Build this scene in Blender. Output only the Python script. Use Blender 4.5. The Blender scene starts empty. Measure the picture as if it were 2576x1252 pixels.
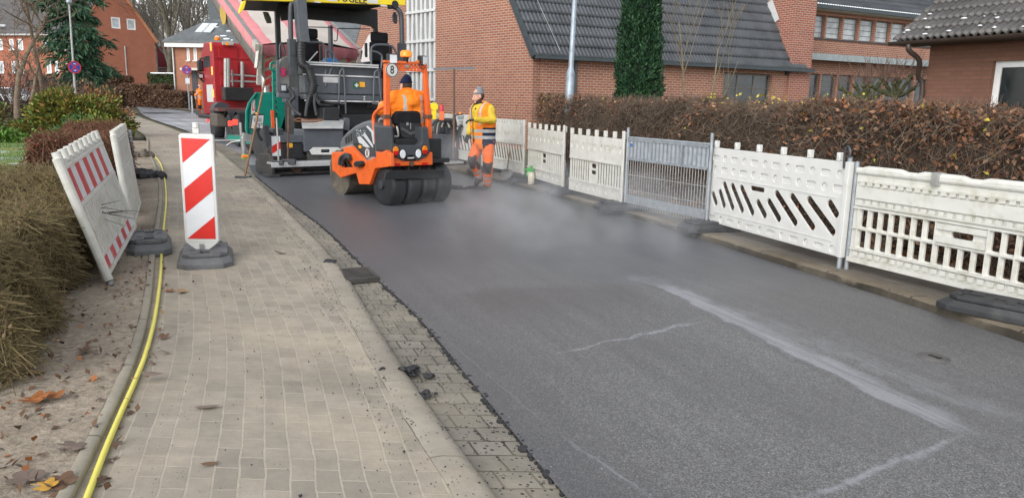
import bpy, bmesh, math, random
import numpy as np
from mathutils import Vector, Matrix, noise, Quaternion
rad = math.radians
S = bpy.context.scene
C = S.collection
random.seed(7)
RNG = np.random.default_rng(11)
# ---------------------------------------------------------------- camera
FPX, EYE, PITCH, ROLL = 1900.0, 1.65, rad(11), 0.02      # focal length in pixels of a 2576 px wide picture
cd = bpy.data.cameras.new('camera')
cam = bpy.data.objects.new('camera', cd); C.objects.link(cam)
cd.sensor_fit = 'HORIZONTAL'; cd.sensor_width = 36; cd.lens = 36*FPX/2576
cd.clip_start = .05; cd.clip_end = 2000
CR = Matrix.Rotation(math.pi/2-PITCH, 3, 'X') @ Matrix.Rotation(ROLL, 3, 'Z')
cam.matrix_world = Matrix.Translation((0, 0, EYE)) @ CR.to_4x4()
S.camera = cam
# ---------------------------------------------------------------- sky, sun, exposure
W = bpy.data.worlds.new('World'); S.world = W; W.use_nodes = True
nt = W.node_tree; bg = nt.nodes['Background']
sky = nt.nodes.new('ShaderNodeTexSky'); sky.sky_type = 'NISHITA'; sky.sun_disc = False
SUN_EL, SUN_AZ = rad(34), rad(205)
sky.sun_elevation = SUN_EL; sky.sun_rotation = SUN_AZ
sky.air_density = 1.0; sky.dust_density = 1.2; sky.ozone_density = 1.0
hs = nt.nodes.new('ShaderNodeHueSaturation'); hs.inputs['Saturation'].default_value = .22
nt.links.new(sky.outputs[0], hs.inputs['Color']); nt.links.new(hs.outputs[0], bg.inputs[0])
bg.inputs[1].default_value = .15
sl = bpy.data.lights.new('sun', 'SUN'); sl.energy = .8; sl.angle = rad(40); sl.color = (1, .97, .93)
so = bpy.data.objects.new('sun', sl); C.objects.link(so)
sd = Vector((math.sin(SUN_AZ)*math.cos(SUN_EL), math.cos(SUN_AZ)*math.cos(SUN_EL), math.sin(SUN_EL)))
so.rotation_euler = sd.to_track_quat('Z', 'Y').to_euler(); so.location = (0, -5, 30)
S.view_settings.view_transform = 'Standard'; S.view_settings.look = 'None'
S.view_settings.exposure = 0.95; S.view_settings.gamma = 1
S.cycles.max_bounces = 6; S.cycles.volume_bounces = 2; S.cycles.transparent_max_bounces = 12
S.cycles.volume_step_rate = 2.0
# ---------------------------------------------------------------- where things stand
def gz(y):
    y = min(y, 78.0)
    return .0125*((y-12)+math.sqrt((y-12)**2+16))/2
def ray(px, py):
    return CR @ Vector(((px-1288)/FPX, -(py-626)/FPX, -1))
def at(px, py, z=0.0):
    """ground point (height z above the local ground) seen at a spot of the photograph"""
    d = ray(px, py); g = 0.0
    for _ in range(30):
        t = (g+z-EYE)/d.z if d.z < -1e-6 else 400
        t = min(max(t, 0), 400); g = gz(t*d.y)
    return Vector((t*d.x, t*d.y, g+z))
def dep(px, py, Y):
    d = ray(px, py); t = Y/d.y
    return Vector((t*d.x, Y, EYE+t*d.z))
class Frame:
    """a thing's own axes: r right, f forward, origin o on the ground"""
    def __init__(s, o, f):
        s.f = Vector((f[0], f[1], 0)).normalized(); s.r = Vector((s.f.y, -s.f.x, 0))
        s.o = Vector((o[0], o[1], gz(o[1]))); s.rz = math.atan2(s.r.y, s.r.x)
    def v(s, px, py, v):           # point on the plane forward = v
        d = ray(px, py); c = Vector((0, 0, EYE))
        t = (v-(c-s.o).dot(s.f))/d.dot(s.f); p = c+d*t-s.o
        return Vector((p.dot(s.r), v, p.z))
    def u(s, px, py, u):           # point on the plane right = u
        d = ray(px, py); c = Vector((0, 0, EYE))
        t = (u-(c-s.o).dot(s.r))/d.dot(s.r); p = c+d*t-s.o
        return Vector((u, p.dot(s.f), p.z))
    def w(s, u, v, z):
        return s.o+s.r*u+s.f*v+Vector((0, 0, z))
def crop(x0, y0, k):
    return lambda x, y: ((x0+x/k)*.6389, (y0+y/k)*.6389)
c1 = crop(0, 0, 1.789); c2 = crop(760, 0, 1.738); c3 = crop(1280, 200, 1.897); c7 = crop(900, 0, 3.22); c8 = crop(550, 100, 2.723)
c6 = crop(2700, 0, 1.788); c5 = crop(1700, 300, 1.897); cw = crop(1760, 320, 2.7214); cl = crop(0, 500, 1.789)
# ---------------------------------------------------------------- mesh building
def spline(pts, n=6, closed=False):
    P = [Vector(p) for p in pts]; out = []
    m = len(P)
    for i in range(m if closed else m-1):
        if closed: a, b, c, d = P[i-1], P[i], P[(i+1) % m], P[(i+2) % m]
        else: a, b, c, d = P[max(i-1, 0)], P[i], P[i+1], P[min(i+2, m-1)]
        for k in range(n):
            t = k/n
            out.append(.5*((2*b)+(c-a)*t+(2*a-5*b+4*c-d)*t*t+(3*b-a-3*c+d)*t**3))
    if not closed: out.append(P[-1])
    return out
class MB:
    def __init__(s): s.v = []; s.f = []; s.m = []
    def add(s, vs, fs, m=0, M=None):
        k = len(s.v)
        s.v += [tuple(M @ Vector(v)) if M else tuple(v) for v in vs]
        for f in fs: s.f.append([k+i for i in f]); s.m.append(m)
        return s
    def bx(s, x0, x1, y0, y1, z0, z1, m=0, M=None):
        return s.add([(x0,y0,z0),(x1,y0,z0),(x1,y1,z0),(x0,y1,z0),(x0,y0,z1),(x1,y0,z1),(x1,y1,z1),(x0,y1,z1)],
                     [(3,2,1,0),(4,5,6,7),(0,1,5,4),(1,2,6,5),(2,3,7,6),(3,0,4,7)], m, M)
    def bar(s, p0, p1, w, h, m=0, up=(0, 0, 1)):
        p0 = Vector(p0); p1 = Vector(p1); d = p1-p0; L = d.length
        if L < 1e-6: return s
        z = d/L; u = Vector(up)
        if abs(z.dot(u)) > .98: u = Vector((0, 1, 0))
        x = z.cross(u).normalized(); y = x.cross(z)
        M = Matrix((x, y, z)).transposed().to_4x4(); M.translation = p0
        return s.bx(-w/2, w/2, -h/2, h/2, 0, L, m, M)
    def tube(s, pts, r, n=8, m=0, caps=True):
        P = [Vector(p) for p in pts]; N = len(P)
        R = r if isinstance(r, (list, tuple)) else [r]*N
        rings = []; ref = None
        for i in range(N):
            t = (P[min(i+1, N-1)]-P[max(i-1, 0)])
            t = t.normalized() if t.length > 1e-9 else Vector((0, 0, 1))
            if ref is None: ref = Vector((0, 0, 1)) if abs(t.z) < .9 else Vector((1, 0, 0))
            x = ref-t*ref.dot(t)
            x = x.normalized() if x.length > 1e-6 else t.orthogonal().normalized()
            ref = x; y = t.cross(x)
            rings.append([P[i]+(x*math.cos(a)+y*math.sin(a))*R[i] for a in [2*math.pi*k/n for k in range(n)]])
        return s.loft(rings, m, caps)
    def loft(s, rings, m=0, caps=True, closed=True):
        n = len(rings[0]); vs = [p for r in rings for p in r]; fs = []
        for i in range(len(rings)-1):
            for k in range(n if closed else n-1):
                fs.append((i*n+k, i*n+(k+1) % n, (i+1)*n+(k+1) % n, (i+1)*n+k))
        if caps and closed:
            fs.append(tuple(range(n-1, -1, -1))); fs.append(tuple((len(rings)-1)*n+k for k in range(n)))
        return s.add(vs, fs, m)
    def cyl(s, p0, p1, r, n=16, m=0, r2=None):
        return s.tube([p0, p1], [r, r if r2 is None else r2], n, m)
    def lathe(s, prof, p0=(0, 0, 0), ax=(0, 0, 1), n=20, m=0):
        z = Vector(ax).normalized(); x = z.orthogonal().normalized(); y = z.cross(x); o = Vector(p0)
        return s.loft([[o+z*h+(x*math.cos(2*math.pi*k/n)+y*math.sin(2*math.pi*k/n))*max(r, 1e-4) for k in range(n)] for r, h in prof], m)
    def ell(s, c, r, n=12, m=0, M=None):
        vs = []; fs = []; c = Vector(c)
        for i in range(n+1):
            a = math.pi*i/n
            for k in range(2*n):
                b = math.pi*k/n
                p = Vector((r[0]*math.sin(a)*math.cos(b), r[1]*math.sin(a)*math.sin(b), r[2]*math.cos(a)))
                vs.append(c+(M @ p if M else p))
        for i in range(n):
            for k in range(2*n):
                fs.append((i*2*n+k, (i+1)*2*n+k, (i+1)*2*n+(k+1) % (2*n), i*2*n+(k+1) % (2*n)))
        return s.add(vs, fs, m)
    def prism(s, pts, d, m=0):
        """polygon of 3-D points extruded by the vector d"""
        P = [Vector(p) for p in pts]; d = Vector(d); n = len(P)
        nor = Vector((0, 0, 0))
        for i in range(n): nor += P[i].cross(P[(i+1) % n])
        if nor.dot(d) > 0: P.reverse()
        vs = P+[p+d for p in P]
        fs = [tuple(range(n)), tuple(range(2*n-1, n-1, -1))]+[((i+1) % n, i, n+i, n+(i+1) % n) for i in range(n)]
        return s.add(vs, fs, m)
    def mesh(s, me, M=None, m=0):
        s.add([v.co.copy() for v in me.vertices], [tuple(p.vertices) for p in me.polygons], m, M); return s
    def build(s, name, mats, parent=None, bevel=0, smooth=False, seg=2, ang=50):
        me = bpy.data.meshes.new(name); me.from_pydata(s.v, [], s.f)
        me.polygons.foreach_set('material_index', s.m)
        for mt in (mats if isinstance(mats, (list, tuple)) else [mats]): me.materials.append(mt)
        if bevel or smooth:
            bm = bmesh.new(); bm.from_mesh(me)
            if bevel:
                bmesh.ops.remove_doubles(bm, verts=bm.verts, dist=1e-5)
                ed = [e for e in bm.edges if len(e.link_faces) == 2 and e.calc_face_angle(0) > rad(28)]
                try: bmesh.ops.bevel(bm, geom=ed, offset=bevel, segments=seg, affect='EDGES', profile=.5, clamp_overlap=True)
                except Exception: pass
            if smooth:
                for f in bm.faces: f.smooth = True
                for e in bm.edges:
                    if len(e.link_faces) == 2 and e.calc_face_angle(0) > rad(ang): e.smooth = False
            bm.to_mesh(me); bm.free()
        box_uv(me)
        o = bpy.data.objects.new(name, me); C.objects.link(o)
        if parent: o.parent = parent
        return o
def box_uv(me):
    n = len(me.loops)
    if not n: return
    uv = me.uv_layers.new(name='uv')
    co = np.empty(len(me.vertices)*3); me.vertices.foreach_get('co', co); co = co.reshape(-1, 3)
    li = np.empty(n, 'i'); me.loops.foreach_get('vertex_index', li)
    N = np.empty(len(me.polygons)*3); me.polygons.foreach_get('normal', N); N = N.reshape(-1, 3)
    tot = np.empty(len(me.polygons), 'i'); me.polygons.foreach_get('loop_total', tot)
    P = co[li]; n3 = np.repeat(N, tot, 0)
    h = np.hypot(n3[:, 0], n3[:, 1]); flat = h < .35
    tx = np.where(flat, 1, -n3[:, 1]/np.maximum(h, 1e-6)); ty = np.where(flat, 0, n3[:, 0]/np.maximum(h, 1e-6))
    u = P[:, 0]*tx+P[:, 1]*ty
    v = np.where(flat, P[:, 1], P[:, 2])
    uv.data.foreach_set('uv', np.stack([u, v], 1).ravel())
def fast(name, v, f, mats, mi=None, parent=None, uv=None):
    """numpy mesh: v (n,3), f (m,k)"""
    me = bpy.data.meshes.new(name); v = np.asarray(v, float); f = np.asarray(f, 'i'); k = f.shape[1]
    me.vertices.add(len(v)); me.vertices.foreach_set('co', v.ravel())
    me.loops.add(f.size); me.loops.foreach_set('vertex_index', f.ravel())
    me.polygons.add(len(f)); me.polygons.foreach_set('loop_start', np.arange(0, f.size, k)); me.polygons.foreach_set('loop_total', np.full(len(f), k))
    for mt in (mats if isinstance(mats, (list, tuple)) else [mats]): me.materials.append(mt)
    if mi is not None: me.polygons.foreach_set('material_index', np.asarray(mi, 'i'))
    if uv is not None:
        l = me.uv_layers.new(name='uv'); l.data.foreach_set('uv', np.asarray(uv, float)[f.ravel()].ravel())
    me.update(calc_edges=True); me.validate()
    o = bpy.data.objects.new(name, me); C.objects.link(o)
    if parent: o.parent = parent
    return o
def baked(o):
    dg = bpy.context.evaluated_depsgraph_get(); dg.update()
    me = bpy.data.meshes.new_from_object(o.evaluated_get(dg)); return me
def plate(polys, t, bev=0.0, res=1):
    """flat sheet with holes: first outline, then hole outlines (2-D points); thickness t along z"""
    cu = bpy.data.curves.new('sheet', 'CURVE'); cu.dimensions = '2D'; cu.fill_mode = 'BOTH'
    cu.extrude = max(t/2-bev, 1e-4); cu.bevel_depth = bev; cu.bevel_resolution = res
    if bev: cu.offset = -bev
    for pl in polys:
        sp = cu.splines.new('POLY'); sp.points.add(len(pl)-1); sp.use_cyclic_u = True
        for i, p in enumerate(pl): sp.points[i].co = (p[0], p[1], 0, 1)
    o = bpy.data.objects.new('sheet', cu); C.objects.link(o)
    me = baked(o); bpy.data.objects.remove(o); bpy.data.curves.remove(cu)
    return me
def rrect(cx, cy, w, h, r=None, n=4, a=0.0):
    r = min(w, h)/2*.98 if r is None else min(r, min(w, h)/2*.98); out = []
    for qx, qy, a0 in ((1, 1, 0), (-1, 1, 90), (-1, -1, 180), (1, -1, 270)):
        for k in range(n+1):
            t = rad(a0+90*k/n); out.append((qx*(w/2-r)+r*math.cos(t), qy*(h/2-r)+r*math.sin(t)))
    ca, sa = math.cos(a), math.sin(a)
    return [(cx+x*ca-y*sa, cy+x*sa+y*ca) for x, y in out]
def disc(cx, cy, r, n=20, ry=None):
    return [(cx+r*math.cos(2*math.pi*k/n), cy+(ry or r)*math.sin(2*math.pi*k/n)) for k in range(n)]
def text_mesh(body, size, t=.002, bold=0.0, sx=1.0):
    cu = bpy.data.curves.new('letters', 'FONT'); cu.body = body; cu.size = size; cu.align_x = 'CENTER'; cu.align_y = 'CENTER'
    cu.extrude = t; cu.offset = bold; cu.resolution_u = 3
    o = bpy.data.objects.new('letters', cu); C.objects.link(o); o.scale.x = sx
    me = baked(o); bpy.data.objects.remove(o)
    for v in me.vertices: v.co.x *= sx
    return me
def blob(caps, ells=(), vox=.012, smooth=4, wrinkle=0.0, wscale=9.0, M=None):
    """capsules (p0, p1, r0, r1) and ellipsoids (centre, radii[, rot]) grown together into one continuous skin"""
    b = MB()
    for p0, p1, r0, r1 in caps:
        p0 = Vector(p0); p1 = Vector(p1); d = p1-p0; k = 7; P = []; R = []
        dn = d.normalized() if d.length > 1e-6 else Vector((0, 0, 1))
        for i in range(k): a = math.pi/2*(1-i/(k-.999)); P.append(p0-dn*r0*math.sin(a)); R.append(max(r0*math.cos(a), 1e-3))
        for i in range(1, k): a = math.pi/2*(i/(k-.999)); P.append(p1+dn*r1*math.sin(a)); R.append(max(r1*math.cos(a), 1e-3))
        b.tube(P, R, 14)
    for e in ells: b.ell(e[0], e[1], 10, 0, e[2] if len(e) > 2 else None)
    me = bpy.data.meshes.new('skin'); me.from_pydata(b.v, [], b.f)
    bm = bmesh.new(); bm.from_mesh(me); bmesh.ops.recalc_face_normals(bm, faces=bm.faces); bm.to_mesh(me); bm.free()
    o = bpy.data.objects.new('skin', me); C.objects.link(o)
    md = o.modifiers.new('r', 'REMESH'); md.mode = 'VOXEL'; md.voxel_size = vox
    m2 = baked(o); bpy.data.objects.remove(o)
    bm = bmesh.new(); bm.from_mesh(m2)
    for _ in range(smooth): bmesh.ops.smooth_vert(bm, verts=bm.verts, factor=.5, use_axis_x=True, use_axis_y=True, use_axis_z=True)
    bm.normal_update()
    if wrinkle:
        for v in bm.verts:
            q = v.co*wscale; q.z *= 1.6
            v.co += v.normal*wrinkle*(noise.noise(q)+.6*noise.noise(q*2.3))
    for f in bm.faces: f.smooth = True
    bm.to_mesh(m2); bm.free()
    return m2
def linkme(name, me, mats, parent=None, smooth=False):
    if len(me.materials): me.materials.clear()
    for mt in (mats if isinstance(mats, (list, tuple)) else [mats]): me.materials.append(mt)
    if smooth:
        me.polygons.foreach_set('use_smooth', [True]*len(me.polygons))
    if not me.uv_layers: box_uv(me)
    o = bpy.data.objects.new(name, me); C.objects.link(o); me.name = name
    if parent: o.parent = parent
    return o
# ---------------------------------------------------------------- names and labels
def tag(o, label=None, cat=None, group=None, kind=None):
    if label: o['label'] = label
    if cat: o['category'] = cat
    if group: o['group'] = group
    if kind: o['kind'] = kind
    return o
def thing(name, label, cat, loc=(0, 0, 0), rz=0.0, group=None):
    o = bpy.data.objects.new(name, None); C.objects.link(o); o.empty_display_size = .2
    o.location = loc; o.rotation_euler = (0, 0, rz)
    return tag(o, label, cat, group)
def copy_tree(o, parent=None):
    c = o.copy(); C.objects.link(c); c.parent = parent
    for ch in list(o.children): copy_tree(ch, c)
    return c
# ---------------------------------------------------------------- materials
def new_mat(name):
    m = bpy.data.materials.new(name); m.use_nodes = True
    return m, m.node_tree, m.node_tree.nodes['Principled BSDF']
def nd(nt, typ, **kw):
    n = nt.nodes.new(typ)
    for k, v in kw.items():
        if k in n.inputs: n.inputs[k].default_value = v
        else: setattr(n, k, v)
    return n
def ramp(nt, fac, stops):
    r = nt.nodes.new('ShaderNodeValToRGB'); e = r.color_ramp.elements
    while len(e) < len(stops): e.new(.5)
    for i, (p, c) in enumerate(stops): e[i].position = p; e[i].color = c if len(c) == 4 else (*c, 1)
    nt.links.new(fac, r.inputs[0]); return r.outputs[0]
def mixc(nt, fac, a, b, mode='MIX'):
    n = nt.nodes.new('ShaderNodeMix'); n.data_type = 'RGBA'; n.blend_type = mode
    for i, x in ((0, fac), (6, a), (7, b)):
        if hasattr(x, 'is_linked'): nt.links.new(x, n.inputs[i])
        else: n.inputs[i].default_value = (*x, 1) if isinstance(x, tuple) and len(x) == 3 else x
    return n.outputs[2]
def mth(nt, op, a, b=0.0, c=0.0, clamp=False):
    n = nt.nodes.new('ShaderNodeMath'); n.operation = op; n.use_clamp = clamp
    for i, x in enumerate((a, b, c)):
        if hasattr(x, 'is_linked'): nt.links.new(x, n.inputs[i])
        else: n.inputs[i].default_value = x
    return n.outputs[0]
def tex(nt, scale, detail=4, rough=.55, coord='Object', stretch=None, dist=0.0):
    tc = nt.nodes.new('ShaderNodeTexCoord'); v = tc.outputs[coord]
    if stretch:
        mp = nt.nodes.new('ShaderNodeMapping'); mp.inputs['Scale'].default_value = stretch; nt.links.new(v, mp.inputs[0]); v = mp.outputs[0]
    n = nt.nodes.new('ShaderNodeTexNoise'); n.inputs['Scale'].default_value = scale; n.inputs['Detail'].default_value = detail
    n.inputs['Roughness'].default_value = rough; n.inputs['Distortion'].default_value = dist
    nt.links.new(v, n.inputs['Vector']); return n.outputs['Fac']
def bump(nt, bsdf, h, strength=.3, dist=.01):
    b = nt.nodes.new('ShaderNodeBump'); b.inputs['Strength'].default_value = strength; b.inputs['Distance'].default_value = dist
    nt.links.new(h, b.inputs['Height']); nt.links.new(b.outputs[0], bsdf.inputs['Normal'])
def sc(c, k): return tuple(min(max(x*k, 0), 1) for x in c)
_mats = {}
def mat(name, col, rough=.55, metal=0.0, var=.14, scale=6, dirt=0.0, dcol=(.12, .10, .075), dscale=3.5, bmp=0.0, bscale=60, spec=.5, island=0.0, trans=0.0, coat=0.0):
    if name in _mats: return _mats[name]
    m, nt, b = new_mat(name)
    f = tex(nt, scale, 5)
    c = ramp(nt, f, [(.3, sc(col, 1-var)), (.7, sc(col, 1+var))])
    if dirt:
        g = tex(nt, dscale, 8, .68)
        g2 = ramp(nt, g, [(.62-dirt*.35, (0, 0, 0)), (.80-dirt*.2, (1, 1, 1))])
        c = mixc(nt, mth(nt, 'MULTIPLY', g2, min(1, .35+dirt)), c, dcol)
    if island:
        ge = nt.nodes.new('ShaderNodeNewGeometry')
        k = nt.nodes.new('ShaderNodeHueSaturation')
        nt.links.new(c, k.inputs['Color'])
        nt.links.new(mth(nt, 'MULTIPLY_ADD', ge.outputs['Random Per Island'], 2*island, 1-island), k.inputs['Value'])
        nt.links.new(mth(nt, 'MULTIPLY_ADD', ge.outputs['Random Per Island'], .05*island, .5-.025*island), k.inputs['Hue'])
        c = k.outputs[0]
    nt.links.new(c, b.inputs['Base Color'])
    rr = mth(nt, 'MULTIPLY_ADD', tex(nt, scale*3, 4), .25, rough-.125, True); nt.links.new(rr, b.inputs['Roughness'])
    b.inputs['Metallic'].default_value = metal; b.inputs['Specular IOR Level'].default_value = spec
    if coat: b.inputs['Coat Weight'].default_value = coat; b.inputs['Coat Roughness'].default_value = .1
    if trans: b.inputs['Subsurface Weight'].default_value = 0
    if bmp: bump(nt, b, tex(nt, bscale, 4), bmp)
    _mats[name] = m; return m
def emit(name, col, e, base=None):
    m, nt, b = new_mat(name); b.inputs['Base Color'].default_value = (*(base or col), 1)
    b.inputs['Emission Color'].default_value = (*col, 1); b.inputs['Emission Strength'].default_value = e; b.inputs['Roughness'].default_value = .25
    return m
def brick_mat(name, c1, c2, mortar, bw=.25, rh=.0833, ms=.011, rough=.85, bias=0.0, stain=.25, sq=1.0, dark=None):
    m, nt, b = new_mat(name)
    tc = nt.nodes.new('ShaderNodeTexCoord')
    nz = nt.nodes.new('ShaderNodeTexNoise'); nz.inputs['Scale'].default_value = 6; nt.links.new(tc.outputs['UV'], nz.inputs['Vector'])
    mx = nt.nodes.new('ShaderNodeVectorMath'); mx.operation = 'MULTIPLY_ADD'; mx.inputs[1].default_value = (.008, .008, 0)
    nt.links.new(nz.outputs['Color'], mx.inputs[0]); nt.links.new(tc.outputs['UV'], mx.inputs[2])
    br = nt.nodes.new('ShaderNodeTexBrick'); br.offset = .5
    for k, v in (('Scale', 1.0), ('Mortar Size', ms), ('Mortar Smooth', .25), ('Bias', bias), ('Brick Width', bw), ('Row Height', rh)): br.inputs[k].default_value = v
    br.inputs['Color1'].default_value = (*c1, 1); br.inputs['Color2'].default_value = (*c2, 1); br.inputs['Mortar'].default_value = (*mortar, 1)
    nt.links.new(mx.outputs[0], br.inputs['Vector'])
    c = br.outputs['Color']
    f = tex(nt, 1.1, 6, .6, 'UV'); c = mixc(nt, mth(nt, 'MULTIPLY', ramp(nt, f, [(.42, (0, 0, 0)), (.68, (1, 1, 1))]), stain), c, dark or sc(c1, .45))
    f2 = tex(nt, 45, 3, .6, 'UV'); c = mixc(nt, .35, c, ramp(nt, f2, [(.3, (.35, .35, .35)), (.7, (.65, .65, .65))]), 'OVERLAY')
    nt.links.new(c, b.inputs['Base Color']); b.inputs['Roughness'].default_value = rough; b.inputs['Specular IOR Level'].default_value = .25
    h = mth(nt, 'MULTIPLY_ADD', f2, .3, mth(nt, 'SUBTRACT', 1.0, br.outputs['Fac'])); bump(nt, b, h, .6, .006)
    _mats[name] = m; return m
# colours of the place
WHITE = mat('white_plastic', (.60, .60, .575), .45, dirt=.14, dcol=(.42, .40, .30), dscale=5, var=.05)
WHITE_OLD = mat('weathered_white_plastic', (.58, .575, .53), .5, dirt=.36, dcol=(.36, .34, .24), dscale=7, var=.06)
GALV = mat('galvanised_steel', (.32, .35, .375), .5, metal=.45, var=.2, scale=14, dirt=.15, dcol=(.25, .25, .24))
BLACKR = mat('black_rubber', (.028, .029, .031), .6, var=.3, dirt=.25, dcol=(.09, .088, .082), bmp=.3)
GREYR = mat('grey_recycled_rubber', (.125, .128, .132), .65, var=.25, dirt=.35, dcol=(.17, .155, .13), bmp=.5, bscale=90)
RED = mat('signal_red', (.60, .025, .018), .4, var=.06, dirt=.05)
REDFADE = mat('faded_red_foil', (.52, .055, .06), .45, var=.15, dirt=.2, dcol=(.55, .42, .38))
REFW = mat('white_reflective_foil', (.66, .68, .70), .35, var=.06, dirt=.08, dcol=(.4, .4, .38))
STEEL = mat('bare_steel', (.40, .40, .39), .4, metal=.6, var=.25, dirt=.2)
BLK = mat('black_fabric', (.013, .013, .015), .85, var=.3, bmp=.2, bscale=200, spec=.2)
DARK = mat('dark_grey_paint', (.045, .05, .058), .42, var=.12, dirt=.2, dcol=(.085, .08, .07))
MIDG = mat('slate_grey_paint', (.085, .095, .11), .42, var=.12, dirt=.22, dcol=(.14, .13, .115))
BLACKP = mat('black_paint', (.014, .015, .017), .45, var=.2, dirt=.12, dcol=(.06, .056, .05))
ORANGE = mat('orange_paint', (.76, .125, .018), .38, var=.10, dirt=.27, dcol=(.20, .075, .03), dscale=5)
YEL = mat('yellow_paint', (.82, .62, .02), .4, var=.05, dirt=.05)
TEAL = mat('teal_green_paint', (.01, .23, .17), .38, var=.12, dirt=.15, dcol=(.04, .12, .10))
TRED = mat('truck_red_paint', (.34, .014, .02), .35, var=.1, dirt=.14, dcol=(.16, .035, .03))
ALU = mat('chequer_aluminium', (.62, .63, .62), .38, metal=.5, var=.1, dirt=.12, bmp=.5, bscale=120)
RUST = mat('rusty_steel', (.13, .07, .045), .7, metal=.2, var=.4, scale=12)
WOOD = mat('worn_wood_handle', (.20, .115, .06), .65, var=.3, scale=20)
GLASS = mat('dark_window_glass', (.05, .06, .07), .1, var=.5, scale=1.5, spec=.9)
GLASSL = mat('curtained_window_glass', (.36, .39, .41), .12, var=.35, scale=2.5, spec=.8)
CONC = mat('pale_concrete', (.55, .56, .55), .8, var=.08, dirt=.1, dcol=(.4, .4, .38), bmp=.2)
BARK = mat('grey_brown_bark', (.085, .07, .056), .9, var=.35, scale=9, bmp=.5, bscale=40, spec=.15)
TWIG = mat('thin_grey_brown_twigs', (.12, .088, .066), .9, var=.3, scale=5, spec=.15, island=.35)
SNOW = mat('melting_snow', (.82, .84, .86), .6, var=.04)
HV = mat('high_visibility_orange_cloth', (.95, .235, .02), .75, var=.1, dirt=.06, dcol=(.55, .12, .03), bmp=.25, bscale=60, spec=.2)
HVD = mat('dirty_orange_trousers_cloth', (.88, .17, .025), .8, var=.12, dirt=.2, dcol=(.4, .1, .035), bmp=.25, bscale=60, spec=.2)
REFL = mat('silver_reflective_tape', (.38, .38, .37), .4, var=.1)
SKIN = mat('skin', (.62, .33, .24), .5, var=.1)
YJ = mat('yellow_jacket_cloth', (.62, .44, .045), .8, var=.12, dirt=.3, dcol=(.30, .23, .06), bmp=.25, bscale=60, spec=.2)
GREYHAT = mat('grey_knit', (.20, .21, .22), .9, var=.1, bmp=.5, bscale=180, spec=.1)
NAVY = mat('navy_cloth', (.012, .018, .05), .85, var=.2, bmp=.4, bscale=160, spec=.2)
KNEE = mat('dark_brown_kneepad_cloth', (.055, .043, .042), .85, var=.2, spec=.2)
GLOVE = mat('dark_work_glove', (.03, .035, .033), .8, var=.2)
GRN = mat('bright_green_plastic', (.03, .42, .05), .4)
AMBER = emit('amber_beacon_glass', (1, .25, .005), .22, (.80, .22, .01))
REDLENS = mat('red_lens', (.5, .01, .01), .2); ORLENS = mat('orange_lens', (.75, .22, .01), .2); CLENS = mat('clear_lens', (.68, .70, .72), .15)
LITRED = emit('lit_red_lamp', (1, .06, .04), .8); LITORG = emit('lit_marker_lamp', (1, .35, .08), .8)
# ---------------------------------------------------------------- ground, roads, pavements
def curve(pts):
    """x as a smooth function of y through measured points"""
    p = sorted([(q[1], q[0]) for q in pts]); Y = np.array([a for a, _ in p]); X = np.array([b for _, b in p])
    m = np.gradient(X, Y)
    def f(y):
        y = np.asarray(y, float); i = np.clip(np.searchsorted(Y, y)-1, 0, len(Y)-2); h = Y[i+1]-Y[i]; t = (y-Y[i])/h
        tc = np.clip(t, 0, 1)
        r = (1+2*tc)*(1-tc)**2*X[i]+tc*(1-tc)**2*h*m[i]+tc**2*(3-2*tc)*X[i+1]+tc**2*(tc-1)*h*m[i+1]
        return r+np.where(t < 0, (y-Y[i])*m[i], 0)+np.where(t > 1, (y-Y[i+1])*m[i+1], 0)
    return f
cE = curve([(-.55, -1), (-1.75, 2.87), (-2.2, 4.23), (-3.7, 7.74), (-6.02, 12.93), (-7.97, 16.88), (-9.49, 19.82), (-12.39, 25.75), (-16.6, 33), (-23.5, 43), (-37, 66), (-46, 80)])
cK = curve([(1.4, -1), (-.09, 2.94), (-.41, 3.71), (-1.04, 5.38), (-1.64, 7.04), (-2.94, 10.03), (-4.77, 14.07), (-6.21, 17.0), (-7.78, 20.24), (-9.09, 22.71), (-13.31, 30.11), (-20.93, 42.66), (-33.4, 66.26), (-41.5, 80)])
cA = curve([(1.7, -1), (.24, 2.95), (-.15, 4.03), (-.72, 5.59), (-1.35, 7.03), (-2.23, 9.11), (-3.98, 12.72), (-5.39, 15.69), (-7.3, 20.24), (-8.6, 22.71), (-12.8, 30.11), (-20.4, 42.66), (-32.9, 66.26), (-41, 80)])
cR = curve([(5.4, -1), (4.45, 2.6), (3.62, 5.44), (3.32, 6.39), (2.99, 7.31), (2.65, 8.27), (2.28, 9.34), (1.92, 10.33), (.92, 12.6), (.6, 13.3), (-.02, 14.5), (-.46, 15.3), (-1.3, 16.88), (-4.6, 22.6), (-9, 31), (-16.3, 42.8), (-23.6, 54.9), (-28.4, 61.3), (-34.4, 68.2), (-43, 80)])
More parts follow.
